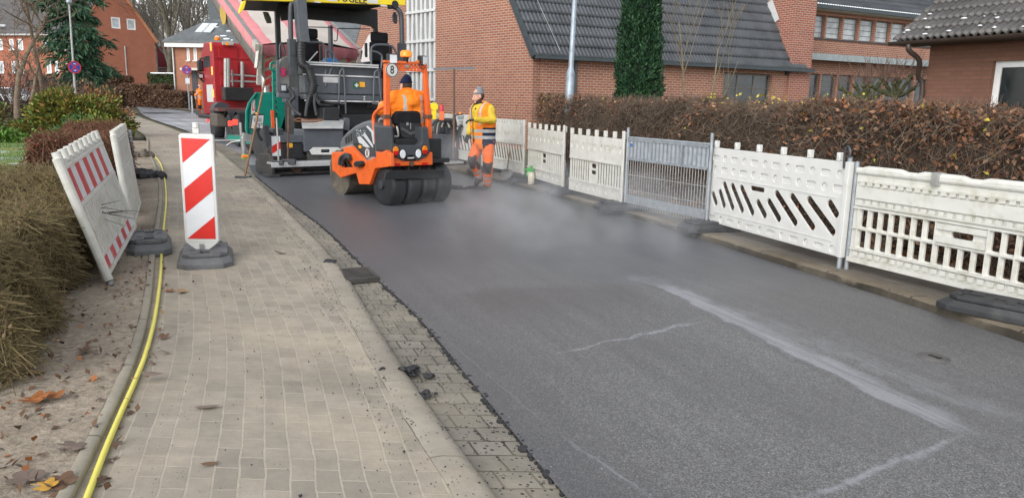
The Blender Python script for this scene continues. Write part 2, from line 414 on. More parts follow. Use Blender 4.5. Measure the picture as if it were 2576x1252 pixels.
def strip(name, fl, fr, zl, zr, m, y0, y1, n=120, k=4, ox=(0, 0), prof=None):
    Y = np.concatenate([np.linspace(y0, min(y1, 24), n), np.linspace(24.4, y1, 50)]) if y1 > 24 else np.linspace(y0, y1, n)
    L = fl(Y)+ox[0]; R_ = fr(Y)+ox[1]; G_ = np.array([gz(y) for y in Y])
    mid = (L+R_)/2; ds = np.hypot(np.diff(mid), np.diff(Y)); s = np.concatenate([[0], np.cumsum(ds)])
    sl = np.gradient(mid, Y); cs = 1/np.sqrt(1+sl*sl)
    v = []; uv = []
    P = prof or [(i/k, zl+(zr-zl)*i/k) for i in range(k+1)]
    for a, z in P:
        v.append(np.stack([L+(R_-L)*a, Y, G_+z], 1)); uv.append(np.stack([(R_-L)*a*cs, s], 1))
    v = np.array(v); N = len(Y); K = len(P); f = []
    idx = np.arange(K*N).reshape(K, N)
    f = np.stack([idx[:-1, :-1], idx[1:, :-1], idx[1:, 1:], idx[:-1, 1:]], -1).reshape(-1, 4)
    o = fast(name, v.reshape(-1, 3), f, m, uv=np.array(uv).reshape(-1, 2))
    o['kind'] = 'structure'; return o
# --- paving bricks with sandy joints and bitumen crumbs
def paver_mat(name, bw, rh, c1, c2, mort, ms, crumbs, sand, swap=True, u0=0.0):
    m, nt, b = new_mat(name)
    tc = nt.nodes.new('ShaderNodeTexCoord'); sp = nt.nodes.new('ShaderNodeSeparateXYZ'); cb = nt.nodes.new('ShaderNodeCombineXYZ')
    nt.links.new(tc.outputs['UV'], sp.inputs[0])
    wob = tex(nt, 3.0, 3, .5, 'UV')
    U = mth(nt, 'ADD', sp.outputs['X'], mth(nt, 'MULTIPLY', mth(nt, 'SUBTRACT', wob, .5), .03)); V = mth(nt, 'ADD', sp.outputs['Y'], mth(nt, 'MULTIPLY', mth(nt, 'SUBTRACT', tex(nt, 4.1, 3, .5, 'UV'), .5), .03))
    nt.links.new(V if swap else U, cb.inputs[0]); nt.links.new(U if swap else V, cb.inputs[1])
    br = nt.nodes.new('ShaderNodeTexBrick')
    for k, v in (('Scale', 1.0), ('Mortar Size', ms), ('Mortar Smooth', .4), ('Brick Width', bw), ('Row Height', rh), ('Bias', 0.0)): br.inputs[k].default_value = v
    br.inputs['Color1'].default_value = (*c1, 1); br.inputs['Color2'].default_value = (*c2, 1); br.inputs['Mortar'].default_value = (*mort, 1)
    nt.links.new(cb.outputs[0], br.inputs['Vector'])
    c = br.outputs['Color']
    big = tex(nt, .9, 6, .62, 'UV'); c = mixc(nt, mth(nt, 'MULTIPLY', ramp(nt, big, [(.45, (0, 0, 0)), (.72, (1, 1, 1))]), sand), c, (.45, .39, .295))
    big2 = tex(nt, .5, 5, .6, 'UV', dist=.6); c = mixc(nt, mth(nt, 'MULTIPLY', ramp(nt, big2, [(.47, (0, 0, 0)), (.68, (1, 1, 1))]), .62), c, sc(c1, .60))
    spk = tex(nt, 62, 4, .85, 'UV'); c = mixc(nt, mth(nt, 'MULTIPLY', ramp(nt, spk, [(.60, (0, 0, 0)), (.68, (1, 1, 1))]), .42), c, sc(c1, .38)); grm = tex(nt, 7, 5, .7, 'UV'); c = mixc(nt, .4, c, ramp(nt, grm, [(.35, (.36, .36, .36)), (.65, (.62, .62, .62))]), 'OVERLAY')
    fine = tex(nt, 140, 3, .7, 'UV'); c = mixc(nt, .3, c, ramp(nt, fine, [(.3, (.3, .3, .3)), (.7, (.68, .68, .68))]), 'OVERLAY')
    vo = nt.nodes.new('ShaderNodeTexVoronoi'); vo.inputs['Scale'].default_value = 38; nt.links.new(tc.outputs['UV'], vo.inputs['Vector'])
    den = tex(nt, 1.6, 4, .6, 'UV')
    thr = mth(nt, 'MULTIPLY', mth(nt, 'MULTIPLY', den, den), crumbs)
    sep = nt.nodes.new('ShaderNodeSeparateColor'); nt.links.new(vo.outputs['Color'], sep.inputs[0])
    cr = mth(nt, 'LESS_THAN', vo.outputs['Distance'], mth(nt, 'MULTIPLY', thr, sep.outputs[0]))
    c = mixc(nt, cr, c, (.03, .03, .03))
    nt.links.new(c, b.inputs['Base Color']); b.inputs['Roughness'].default_value = .78; b.inputs['Specular IOR Level'].default_value = .25
    h = mth(nt, 'ADD', mth(nt, 'MULTIPLY', mth(nt, 'SUBTRACT', 1.0, br.outputs['Fac']), .6), mth(nt, 'MULTIPLY', fine, .5)); h = mth(nt, 'ADD', h, cr); bump(nt, b, h, .45, .006)
    return m
PAVE = paver_mat('sanded_paving_bricks', .205, .103, (.36, .315, .255), (.275, .245, .20), (.40, .355, .285), .0055, .45, .85)
GUT = paver_mat('grey_gutter_stones', .16, .165, (.255, .235, .195), (.19, .175, .145), (.085, .075, .055), .007, 1.1, .55, swap=False)
KERBM = paver_mat('rounded_kerb_stones', 1.0, .5, (.34, .305, .25), (.31, .275, .225), (.13, .12, .095), .005, .8, .7)
RKERB = paver_mat('brown_wet_kerb_stones', 1.0, .5, (.15, .125, .09), (.125, .102, .075), (.03, .026, .02), .012, .8, .25)
RWALK = paver_mat('damp_right_pavement', .205, .103, (.155, .138, .118), (.135, .12, .102), (.10, .085, .068), .008, .5, .25)
EDGM = paver_mat('concrete_edging', 1.0, .5, (.34, .31, .245), (.30, .27, .215), (.06, .055, .04), .006, .5, .35)
def line_mask(nt, p1, p2, w0, w1, amp, nscale, soft=.02):
    """1 along the ground line p1-p2, ragged edges: half-width w0 to the left, w1 to the right of it"""
    g = nt.nodes.new('ShaderNodeTexCoord'); s = nt.nodes.new('ShaderNodeSeparateXYZ'); nt.links.new(g.outputs['Object'], s.inputs[0])
    d = Vector((p2[0]-p1[0], p2[1]-p1[1])); L = d.length; d /= L; n = Vector((d.y, -d.x))
    X = mth(nt, 'SUBTRACT', s.outputs['X'], p1[0]); Y = mth(nt, 'SUBTRACT', s.outputs['Y'], p1[1])
    a = mth(nt, 'ADD', mth(nt, 'MULTIPLY', X, d.x), mth(nt, 'MULTIPLY', Y, d.y)); q = mth(nt, 'ADD', mth(nt, 'MULTIPLY', X, n.x), mth(nt, 'MULTIPLY', Y, n.y))
    q = mth(nt, 'ADD', q, mth(nt, 'MULTIPLY', mth(nt, 'SUBTRACT', tex(nt, nscale, 6, .65), .5), amp))
    e1 = mth(nt, 'DIVIDE', mth(nt, 'ADD', q, w0), soft, clamp=True); e2 = mth(nt, 'DIVIDE', mth(nt, 'SUBTRACT', w1, q), soft*3, clamp=True)
    e3 = mth(nt, 'DIVIDE', mth(nt, 'ADD', a, .05), .25, clamp=True); e4 = mth(nt, 'DIVIDE', mth(nt, 'SUBTRACT', L+.05, a), .25, clamp=True)
    return mth(nt, 'MULTIPLY', mth(nt, 'MULTIPLY', e1, e2), mth(nt, 'MULTIPLY', e3, e4))
def asphalt_mat():
    m, nt, b = new_mat('fresh_rolled_asphalt')
    fine = tex(nt, 135, 3, .8); mid = tex(nt, 52, 4, .75); big = tex(nt, .55, 5, .6, dist=.5)
    c = ramp(nt, fine, [(.32, (.034, .034, .035)), (.50, (.130, .128, .130)), (.68, (.37, .365, .36))])
    c = mixc(nt, .5, c, ramp(nt, mid, [(.3, (.22, .22, .22)), (.7, (.74, .74, .74))]), 'OVERLAY')
    sk = tex(nt, 1.0, 6, .65, 'UV', (7.0, .45, 1)); sk2 = tex(nt, 1.0, 5, .7, 'UV', (28.0, .8, 1))
    c = mixc(nt, .45, c, ramp(nt, sk, [(.35, (.36, .36, .36)), (.66, (.60, .60, .60))]), 'OVERLAY')
    c = mixc(nt, mth(nt, 'MULTIPLY', ramp(nt, big, [(.42, (0, 0, 0)), (.62, (1, 1, 1))]), .45), c, (.108, .104, .103))
    # damp blue-black far part, dry brown near part
    g = nt.nodes.new('ShaderNodeTexCoord'); s = nt.nodes.new('ShaderNodeSeparateXYZ'); nt.links.new(g.outputs['Object'], s.inputs[0])
    yy = mth(nt, 'ADD', s.outputs['Y'], mth(nt, 'MULTIPLY', mth(nt, 'SUBTRACT', tex(nt, .8, 5, .6), .5), 2.2))
    wet = mth(nt, 'DIVIDE', mth(nt, 'SUBTRACT', yy, 6.6), 1.6, clamp=True)
    c = mixc(nt, mth(nt, 'MULTIPLY', wet, .55), c, (.070, .079, .096))
    le = mth(nt, 'DIVIDE', mth(nt, 'SUBTRACT', .55, mth(nt, 'ADD', s0_u(nt), mth(nt, 'MULTIPLY', mth(nt, 'SUBTRACT', tex(nt, 1.3, 5, .6), .5), .5))), .5, clamp=True)
    c = mixc(nt, mth(nt, 'MULTIPLY', le, .45), c, (.075, .077, .083))
    pale = (.38, .39, .42)
    A = lambda px, py: at(px, py, .02)
    dk = line_mask(nt, A(1180, 800), A(1690, 775), .95, .42, .5, 1.2, .25); c = mixc(nt, mth(nt, 'MULTIPLY', dk, .45), c, (.085, .074, .069))
    masks = [(A(2405, 1097), A(1640, 715), .0, .24, .30, 1.5, .03, .62), (A(2560, 1075), A(1560, 690), .0, .30, .7, 3, .10, .42), (A(2520, 1000), A(1700, 700), .0, .10, .5, 5, .06, .3),
             (A(1395, 888), A(1770, 805), .020, .024, .26, 2.5, .02, 1.6), (A(2030, 1252), A(2420, 1098), .026, .03, .2, 2.2, .025, 1.5),
             (A(960, 705), A(1120, 850), .004, .005, .05, 6, .008, .8), (A(1120, 850), A(1390, 1080), .007, .009, .06, 6, .010, .9), (A(1390, 1080), A(1640, 1250), .010, .013, .07, 6, .010, .9),
             (A(1010, 705), A(1560, 1200), .0, .006, .16, 9, .01, .35), (A(1290, 690), A(1700, 705), .0, .03, .25, 4, .03, .25)]
    for p1, p2, w0, w1, amp, ns, so, k in masks:
        mk = line_mask(nt, p1, p2, w0, w1, amp, ns, so)
        mk = mth(nt, 'MULTIPLY', mk, ramp(nt, sk2, [(.38, (.25, .25, .25)), (.55, (1, 1, 1))]))
        c = mixc(nt, mth(nt, 'MULTIPLY', mk, k, clamp=True), c, pale)
    vo = nt.nodes.new('ShaderNodeTexVoronoi'); vo.inputs['Scale'].default_value = 9; nt.links.new(g.outputs['Object'], vo.inputs['Vector'])
    c = mixc(nt, mth(nt, 'LESS_THAN', vo.outputs['Distance'], .035), c, (.5, .49, .46))
    nt.links.new(c, b.inputs['Base Color'])
    r = mth(nt, 'MULTIPLY_ADD', wet, -.12, .46); nt.links.new(r, b.inputs['Roughness']); b.inputs['Specular IOR Level'].default_value = .5
    bump(nt, b, mth(nt, 'ADD', fine, mth(nt, 'MULTIPLY', mid, .6)), .6, .007)
    return m
def s0_u(nt):
    t = nt.nodes.new('ShaderNodeTexCoord'); s = nt.nodes.new('ShaderNodeSeparateXYZ'); nt.links.new(t.outputs['UV'], s.inputs[0]); return s.outputs['X']
ASPH = asphalt_mat()
def old_road_mat():
    m, nt, b = new_mat('old_patched_road')
    f = tex(nt, .35, 6, .6, dist=.8); c = ramp(nt, f, [(.35, (.17, .178, .195)), (.5, (.27, .28, .30)), (.66, (.42, .43, .45))])
    st = tex(nt, 1.0, 5, .7, 'UV', (2.2, .12, 1)); c = mixc(nt, .5, c, ramp(nt, st, [(.38, (.25, .25, .25)), (.62, (.65, .65, .65))]), 'OVERLAY')
    nt.links.new(c, b.inputs['Base Color']); nt.links.new(mth(nt, 'MULTIPLY_ADD', f, .4, .15), b.inputs['Roughness'])
    bump(nt, b, tex(nt, 30, 4), .3); return m
OLDR = old_road_mat()
def soil_mat():
    m, nt, b = new_mat('trampled_soil')
    f = tex(nt, 1.1, 7, .65, dist=.4); c = ramp(nt, f, [(.3, (.17, .135, .10)), (.46, (.35, .295, .23)), (.62, (.44, .375, .295))])
    g = tex(nt, 26, 5, .7); c = mixc(nt, .55, c, ramp(nt, g, [(.32, (.2, .2, .2)), (.68, (.7, .7, .7))]), 'OVERLAY')
    nt.links.new(c, b.inputs['Base Color']); b.inputs['Roughness'].default_value = .95; b.inputs['Specular IOR Level'].default_value = .1
    bump(nt, b, mth(nt, 'ADD', tex(nt, 14, 6, .7), mth(nt, 'MULTIPLY', g, .5)), .9, .03); return m
SOIL = soil_mat()
def grass_mat():
    m, nt, b = new_mat('winter_grass')
    f = tex(nt, .7, 6, .6); c = ramp(nt, f, [(.35, (.085, .17, .035)), (.5, (.15, .23, .05)), (.64, (.25, .25, .08))])
    s = tex(nt, .8, 7, .68, dist=.6); c = mixc(nt, ramp(nt, s, [(.54, (0, 0, 0)), (.62, (1, 1, 1))]), c, (.78, .82, .86))
    nt.links.new(c, b.inputs['Base Color']); b.inputs['Roughness'].default_value = .95; bump(nt, b, tex(nt, 50, 5, .7), .8, .03); return m
GRASS = grass_mat()
LITTER = mat('damp_leaf_litter_soil', (.13, .075, .045), .95, var=.6, scale=9, bmp=.8, bscale=25, spec=.1)
# one sheet to the horizon
Yg = np.concatenate([[-12], np.arange(-6, 82, 2.0), [120, 500, 1500]]); Xg = np.array([-1500, -300, -100, -50, -25, -10, 0, 10, 25, 60, 200, 1500.])
gv = np.array([[(x, y, gz(y)-.07) for x in Xg] for y in Yg]).reshape(-1, 3); ix = np.arange(len(Yg)*len(Xg)).reshape(len(Yg), len(Xg))
gf = np.stack([ix[:-1, :-1], ix[:-1, 1:], ix[1:, 1:], ix[1:, :-1]], -1).reshape(-1, 4)
tag(fast('ground', gv, gf, mat('rough_ground', (.14, .13, .09), .95, var=.3, scale=1.5, bmp=.5, bscale=20, spec=.1)), kind='structure')
strip('old_road', cA, cR, 0, 0, OLDR, 13.5, 80, ox=(0, 0))
strip('road', cA, cR, .02, .02, ASPH, -1, 17.6, n=90, k=6)
strip('gutter', cK, cA, .0, .004, GUT, -1, 30, ox=(.03, .04), k=3)
strip('left_kerb', cK, cK, 0, 0, KERBM, -1, 45, ox=(-.16, .045), prof=[(0, .045), (.3, .056), (.62, .056), (.8, .045), (.93, .025), (1, -.01)])
strip('left_pavement', cE, cK, .045, .045, PAVE, -1, 80, ox=(-.022, -.16), k=6)
strip('left_edging', cE, cE, 0, 0, EDGM, -1, 45, ox=(-.085, -.02), prof=[(0, .03), (.02, .07), (.12, .077), (.88, .077), (.98, .07), (1, .03)])
strip('soil_bed', lambda y: cE(y)-1.9, cE, .05, .066, SOIL, -1, 24, ox=(0, -.082), k=8)
strip('lawn', lambda y: cE(y)-16, lambda y: cE(y)-1.85, .0, .05, GRASS, -1, 30, k=6)
strip('right_kerb', cR, cR, 0, 0, RKERB, -1, 70, ox=(-.0, .15), prof=[(0, -.01), (.05, .075), (.16, .095), (.9, .10), (1, .10)])
strip('right_pavement', cR, lambda y: cR(y)+1.65, .096, .10, RWALK, -1, 70, ox=(.15, 0), k=6)
strip('hedge_soil', lambda y: cR(y)+1.65, lambda y: cR(y)+4.2, .09, .10, LITTER, -1, 17.5, ox=(0, 0), k=3)
# ragged black edge of the new layer beside the gutter
b = MB()
for y in np.arange(-.5, 15.4, .035):
    r = random.uniform(.010, .026); x = float(cA(y))+random.uniform(-.012, .02)
    b.ell((x, y, gz(y)+.008), (r*random.uniform(.8, 1.5), r*random.uniform(1, 1.8), r*.75), 3)
e = b.build('asphalt_edge', mat('raw_bitumen', (.022, .022, .024), .6, var=.4, bmp=.5, bscale=120)); e['kind'] = 'structure'
# ---------------------------------------------------------------- buildings
BR_CH = brick_mat('orange_red_clinker', (.335, .132, .074), (.255, .092, .057), (.40, .35, .30), bias=-.1, stain=.18, dark=(.16, .075, .055))
BR_TW = brick_mat('red_clinker', (.33, .105, .065), (.25, .078, .05), (.40, .35, .30), stain=.15)
BR_RH = brick_mat('brown_red_facing_brick', (.215, .105, .07), (.175, .085, .058), (.15, .09, .068), ms=.012, stain=.3, bw=.26, rh=.085)
BR_AP = brick_mat('far_red_brick', (.37, .115, .062), (.31, .09, .05), (.36, .2, .14), stain=.2)
BR_WH = brick_mat('far_orange_brick', (.38, .15, .085), (.32, .12, .07), (.38, .24, .17), stain=.2)
def tile_mat(name, c, moss):
    m, nt, b = new_mat(name)
    f = tex(nt, 1.4, 6, .6); k = ramp(nt, f, [(.35, sc(c, .75)), (.65, sc(c, 1.3))])
    ge = nt.nodes.new('ShaderNodeNewGeometry')
    g = tex(nt, 3.2, 7, .7); k = mixc(nt, mth(nt, 'MULTIPLY', ramp(nt, g, [(.60, (0, 0, 0)), (.70, (1, 1, 1))]), moss), k, (.085, .095, .035))
    g2 = tex(nt, 30, 4, .7); k = mixc(nt, .4, k, ramp(nt, g2, [(.3, (.3, .3, .3)), (.7, (.68, .68, .68))]), 'OVERLAY')
    nt.links.new(k, b.inputs['Base Color']); b.inputs['Roughness'].default_value = .5; b.inputs['Specular IOR Level'].default_value = .5
    bump(nt, b, g2, .25, .005); return m
TILE = tile_mat('anthracite_roof_tiles', (.060, .066, .074), .35)
TILEB = tile_mat('mossy_grey_brown_tiles', (.078, .073, .070), .75)
TILEF = tile_mat('far_dark_tiles', (.075, .068, .066), .15)
FASC = mat('dark_blue_grey_trim', (.042, .055, .062), .45, var=.15)
BROWNM = mat('brown_metal', (.05, .034, .028), .45, var=.2)
CREAM = mat('cream_paint', (.60, .57, .49), .6, var=.06)
WFRAME = mat('white_window_frame', (.74, .75, .74), .4, var=.04, dirt=.05)
GFRAME = mat('grey_window_frame', (.13, .115, .10), .5, var=.1)
SILL = mat('dark_brick_sill', (.06, .045, .042), .7, var=.2)
DARKIN = mat('unlit_inside', (.01, .01, .011), .9)  # near-black colour stands in for shade inside rooms, shafts and holes
CURT = mat('pale_curtain', (.62, .64, .63), .85, var=.1)
def tile_roof(name, o, a, up, La, Lu, m, parent, wave=.15, row=.42, amp=.022, spw=4, thick=.035):
    """pantiles: o lower corner, a unit vector along the eave, up unit vector up the slope"""
    o = np.array(o, float); a = np.array(a, float); up = np.array(up, float); nrm = np.cross(a, up)
    if nrm[2] < 0: nrm = -nrm
    nx = int(La/wave*spw)+1; xs = np.linspace(0, La, nx); rows = int(Lu/row)
    v = []; f = []; k = 0
    for r in range(rows):
        for s_, h in ((0.0, -.005), (0.0, thick), (.5, thick*.6), (1.06, .0)):
            w = amp*np.sin(2*np.pi*xs/wave)+amp*.5*np.maximum(np.sin(2*np.pi*xs/wave), 0)
            jit = RNG.normal(0, .0035)
            v.append(o+np.outer(xs, a)+up*((r+s_)*row)+np.outer(w+h+jit, nrm))
        for q in range(3):
            i = (r*4+q)*nx; j = i+nx; c = np.arange(nx-1)
            f.append(np.stack([i+c, i+c+1, j+c+1, j+c], 1))
    return fast(name, np.concatenate(v), np.concatenate(f), m, parent=parent)
def wall(name, fr, outline, holes, m, parent, t=.3, v0=0.0):
    """upright wall in the frame's u-z plane, its face at forward v0, thickness going back"""
    me = plate([outline]+holes, t)
    b = MB(); M = Matrix(((1, 0, 0, 0), (0, 0, 1, v0+t/2), (0, 1, 0, 0), (0, 0, 0, 1)))
    b.mesh(me, M); 
    return b.build(name, m, parent)
def window(parent, u0, u1, z0, z1, v, fm, gm, nu=1, nz=1, fw=.06, bar=.03, label=None, pane_in=.03, sill=None):
    b = MB(); t = .06
    b.bx(u0, u0+fw, v, v+t, z0, z1); b.bx(u1-fw, u1, v, v+t, z0, z1); b.bx(u0+fw, u1-fw, v, v+t, z0, z0+fw); b.bx(u0+fw, u1-fw, v, v+t, z1-fw, z1)
    for i in range(1, nu): c = u0+(u1-u0)*i/nu; b.bx(c-bar/2*1.6, c+bar/2*1.6, v+.004, v+t-.004, z0+fw, z1-fw)
    for i in range(1, nz): c = z0+(z1-z0)*i/nz; b.bx(u0+fw, u1-fw, v+.008, v+t-.008, c-bar/2, c+bar/2)
    w = b.build('window', fm, parent)
    if label: w['label'] = label
    MB().bx(u0+fw, u1-fw, v+pane_in, v+pane_in+.012, z0+fw, z1-fw).build('pane', gm, w)
    if sill: MB().bx(u0-.04, u1+.04, v-.16, v-.002, z0-.07, z0-.003).build('sill', sill, w)
    return w
def box_on(fr, name, parent, u0, u1, v0, v1, z0, z1, m, bevel=0): return MB().bx(u0, u1, v0, v1, z0, z1).build(name, m, parent, bevel)
# --- chapel with the steep gable and the concrete lattice window
P0 = (.55, 25.0); z0 = gz(25)
FA = Frame(P0, (-1, 1.88)); FG = Frame(P0, (1, .867))
ch = thing('church', 'orange brick church with steep gable, white concrete lattice window and dark tiled roof', 'church', (FA.o.x, FA.o.y, z0), FA.rz)
chi = Matrix.Translation(ch.location) @ Matrix.Rotation(FA.rz, 4, 'Z'); chi.invert()
EV = 3.05; SLP = 1.64; TL = 12.2
win = (8.13, 10.63, .55, 2.72)
wall('side_wall', FA, [(.30, -.3), (TL, -.3), (TL, EV), (.30, EV)], [[(win[0], win[2]), (win[1], win[2]), (win[1], win[3]), (win[0], win[3])]], BR_CH, ch, .3)
window(ch, win[0], win[1], win[2], win[3], .13, GFRAME, GLASS, 3, 4, .07, .035)
gq = Matrix.Translation(Vector((0, 0, 0))) @ Matrix.Rotation(FG.rz-FA.rz, 4, 'Z')
hx = [(-7.42, -5.43)]
me = plate([[(0, -.3), (0, EV), (-5.9, EV+5.9*SLP), (-11.8, EV), (-11.8, -.3)], [(-7.42, .3), (-5.43, .3), (-5.43, 9.7), (-7.42, 9.7)]], .3)
b = MB(); b.mesh(me, Matrix(((1, 0, 0, 0), (0, 0, 1, .15), (0, 1, 0, 0), (0, 0, 0, 1)))); o = b.build('gable_wall', BR_CH, ch); o.matrix_local = gq
# lattice window: concrete sheet with tapering slots, dark glass with scribbled tracery behind
ho = [[(-7.42, .3), (-5.43, .3), (-5.43, 9.7), (-7.42, 9.7)]]
rowh = 1.09; zz = .42
k = 0
while zz+rowh < 9.7:
    for i in range(6):
        c0 = -7.42+.10+i*(1.79/6); w = 1.79/6
        flip = (i+k) % 2
        tw, bw_ = (.60, .36) if flip else (.36, .60)
        cx = c0+w/2
        ho.append([(cx-w*bw_/2*1.1, zz+.05), (cx+w*bw_/2*1.1, zz+.05), (cx+w*tw/2*1.1, zz+rowh-.06), (cx-w*tw/2*1.1, zz+rowh-.06)])
    zz += rowh; k += 1
me = plate(ho, .16); b = MB(); b.mesh(me, Matrix(((1, 0, 0, 0), (0, 0, 1, .10), (0, 1, 0, 0), (0, 0, 0, 1))))
for zz in np.arange(.42+rowh, 9.6, rowh): b.bx(-7.42, -5.43, -.03, .019, zz-.05, zz+.03)
lat = b.build('lattice_window', CONC, ch); lat.matrix_local = gq
g_ = MB().bx(-7.42, -5.43, .22, .25, .3, 9.7).build('pane', GLASS, lat)
b = MB()
for i in range(26):
    x = random.uniform(-7.3, -5.55); z = random.uniform(.6, 6.5); r = random.uniform(.1, .3)
    b.tube([(x+r*math.cos(a), .20, z+1.6*r*math.sin(a)) for a in np.linspace(random.random()*3, 4+random.random()*3, 10)], .014, 4)
b.build('tracery', CONC, lat)['kind'] = 'stuff'
# pale painted panel on the gable's far half (seen under the paver's canopy)
q = [FG.v(*c7(x, y), -.004) for x, y in ((1840, 395), (1875, 500), (1850, 700), (1800, 800), (1690, 800), (1645, 700), (1680, 640), (1740, 520), (1770, 455))]
o = MB().prism([(p.x, -.003, p.z) for p in q], (0, .002, 0)).build('limewashed_patch', mat('limewash', (.58, .55, .53), .9, var=.12, dirt=.2, dcol=(.42, .25, .2)), ch); o.matrix_local = gq
# roof
bdir = -FG.r; up = (bdir*5.9+Vector((0, 0, 5.9*SLP))).normalized()
def loc(vv): return chi.to_3x3() @ Vector(vv)
ul = loc(up); al = Vector((1, 0, 0)); out = ul.cross(al); out = -out if out.z < 0 else out
orig = Vector((-.0, 0, EV+.07))-ul*.28+out*.10
tile_roof('roof', orig-al*.12, al, ul, TL+.12, 11.6, TILE, ch)
b = MB(); b.prism([orig+out*-.05, orig+al*TL+out*-.05, orig+al*TL+ul*11.6+out*-.05, orig+ul*11.6+out*-.05], out*-.06); b.build('roof_deck', FASC, ch)
b = MB(); e0 = orig-al*.16+out*.01
b.prism([e0-out*.16, e0+out*.05, e0+out*.05+ul*11.6, e0-out*.16+ul*11.6], al*.07); b.build('verge_board', FASC, ch)
gl = loc(bdir)*-1
b = MB(); g0 = orig+gl*.10+Vector((0, 0, -.02)); 
b.bar(g0-al*.12, g0+al*(TL+.25), .14, .12); b.bar(g0-al*.12+Vector((0, 0, .065)), g0+al*(TL+.25)+Vector((0, 0, .065)), .16, .02); b.build('gutter', FASC, ch)
# far slope of the roof
ur = (loc(-FG.r)*-5.9+Vector((0, 0, 5.9*SLP))); 
o2 = loc(bdir)*11.8+Vector((0, 0, EV))
b = MB(); b.prism([o2, o2+al*TL, o2+al*TL+ur, o2+ur], Vector((0, 0, .12))); b.build('roof', TILE, ch)
pt = FA.v(1432+30, 160, 0); b = MB(); b.tube([(pt.x-.25, -.07, EV-.05), (pt.x-.25, -.07, -.1)], .05, 8); b.build('downpipe', FASC, ch)
s1 = [Vector(orig)+al*(x)+ul*z+out*.055 for x, z in ((.9, .2), (.55, 6))]
MB().tube(s1, .012, 5).build('lightning_wire', STEEL, ch)
# tower-like chimney block at the end of the roof
tw = thing('brick_tower', 'square red brick tower closing the right end of the church roof', 'tower', FA.w(TL+.01, 0, 0), FA.rz)
b = MB(); TW0, TW1 = FA.v(1990, 150, -.12).x-TL, FA.v(2042, 150, -.12).x-TL; b.bx(TW0, TW1, -.12, 6.5, -.3, 9.2); b.build('shaft', BR_TW, tw)
MB().bx(TW0-.06, TW1+.06, -.18, 6.56, 9.21, 9.4).build('coping', FASC, tw)
MB().bar((TW0-.05, 1.2, EV+2.55), (TW0-.05, .75, EV+1.75), .3, .02, 0, (1, 0, 0)).build('flashing', CONC, tw)
b = MB(); p0 = FA.r; b.bar(Vector((TW0-.09, -.16, EV-.25)), Vector((TW0-.09, 5.0, EV+5.0*1.45-.25)), .14, .3); b.build('verge_board', FASC, tw)
# --- rear wing
FWg = Frame((13.75, 34.0), (-1, 1.88)); wg = thing('rear_wing', 'long two storey brick wing with rows of narrow windows behind the church', 'building', FWg.o, FWg.rz)
zt = FWg.v(2045, 25, 0).z; zl_ = FWg.v(2045, 140, 0).z
up_w = []; 
for x in (880, 1003, 1128, 1250, 1366, 1480, 1590, 1696):
    y = 100+(x-880)*.098; p = FWg.v(*c6(x-4, y), 0); q2 = FWg.v(*c6(x+92, y+172), 0); up_w.append((p.x, q2.x, q2.z, p.z))
up_w = [(.28+i*(up_w[1][0]-up_w[0][0])*1.0+up_w[0][0]-.28, .28+i*(up_w[1][0]-up_w[0][0])+up_w[0][1]-.28, up_w[0][2], up_w[0][3]) for i in range(14)]
lo_w = [(a, b_, -.1+.9, zl_-.75) for a, b_, c_, d_ in up_w]
up_w = [w for w in up_w if w[0] > -2.3]
Lw = 17.0
hs_ = [[(a, c_), (b_, c_), (b_, d_), (a, d_)] for a, b_, c_, d_ in up_w+lo_w if b_ < Lw-.3]
wall('facade', FWg, [(-2.5, -.3), (Lw, -.3), (Lw, zt), (-2.5, zt)], hs_, BR_CH, wg, .3)
for a, b_, c_, d_ in up_w[:9]: window(wg, a, b_, c_, d_, .12, GFRAME, GLASSL, 1, 4, .05, .015, sill=SILL)
for a, b_, c_, d_ in lo_w[:9]: window(wg, a, b_, c_, d_, .12, GFRAME, GLASS, 1, 4, .05, .015, sill=SILL)
MB().bx(0, Lw, .5, .55, -.3, zt).build('dark_interior', DARKIN, wg)
MB().bx(-2.5, Lw, -.55, -.003, zl_-.16, zl_).build('canopy_slab', FASC, wg); MB().bx(-2.5, Lw, -.62, -.553, zl_-.22, zl_+.05).build('canopy_fascia', mat('pale_metal_trim', (.30, .34, .35), .4, metal=.3), wg)
MB().bx(-2.5, Lw, -.45, -.003, zt-.02, zt+.12).build('eaves_board', CREAM, wg); MB().bx(-2.5, Lw, -.6, -.453, zt+.0, zt+.17).build('gutter', FASC, wg)
tile_roof('roof', (-2.5, -.55, zt+.20), (1, 0, 0), (0, math.cos(rad(38)), math.sin(rad(38))), Lw+2.4, 5, TILE, wg, spw=3)
# --- house on the right
FH = Frame((8.75, 16.5), (1, .49)); hz_ = gz(16.5)
rh = thing('brick_house', 'brown brick house with mossy overhanging roof and white framed window at the right edge', 'house', FH.o, FH.rz)
pw = [FH.v(*c6(2172, 372), 0), FH.v(*c6(2120, 770), 0)]
wu0 = (pw[0].x+pw[1].x)/2; wz1 = pw[0].z; wz0 = .85; wu1 = wu0+2.3
wz1 = min(wz1, 2.55)
HW = 3.05
wall('front_wall', FH, [(0, -.2), (8, -.2), (8, HW), (0, HW)], [[(wu0, wz0), (wu1, wz0), (wu1, wz1), (wu0, wz1)]], BR_RH, rh, .3)
MB().bx(.0, .3, .303, 7, -.2, HW).build('side_wall', BR_RH, rh)
ww = window(rh, wu0, wu1, wz0, wz1, .10, WFRAME, mat('living_room_glass', (.018, .022, .022), .06, var=.3, scale=1), 1, 1, .12)
b = MB()
for i in range(9): x = wu0+.14+i*.055; b.cyl((x, .30+.02*(i % 2), wz0+.1), (x, .30+.02*(i % 2), wz1-.1), .034, 8)
b.build('curtain', mat('pale_green_curtain', (.42, .50, .46), .85, var=.1), rh)
MB().bx(wu0-.1, wu1+.1, .9, .95, .1, HW).build('dark_interior', DARKIN, rh)
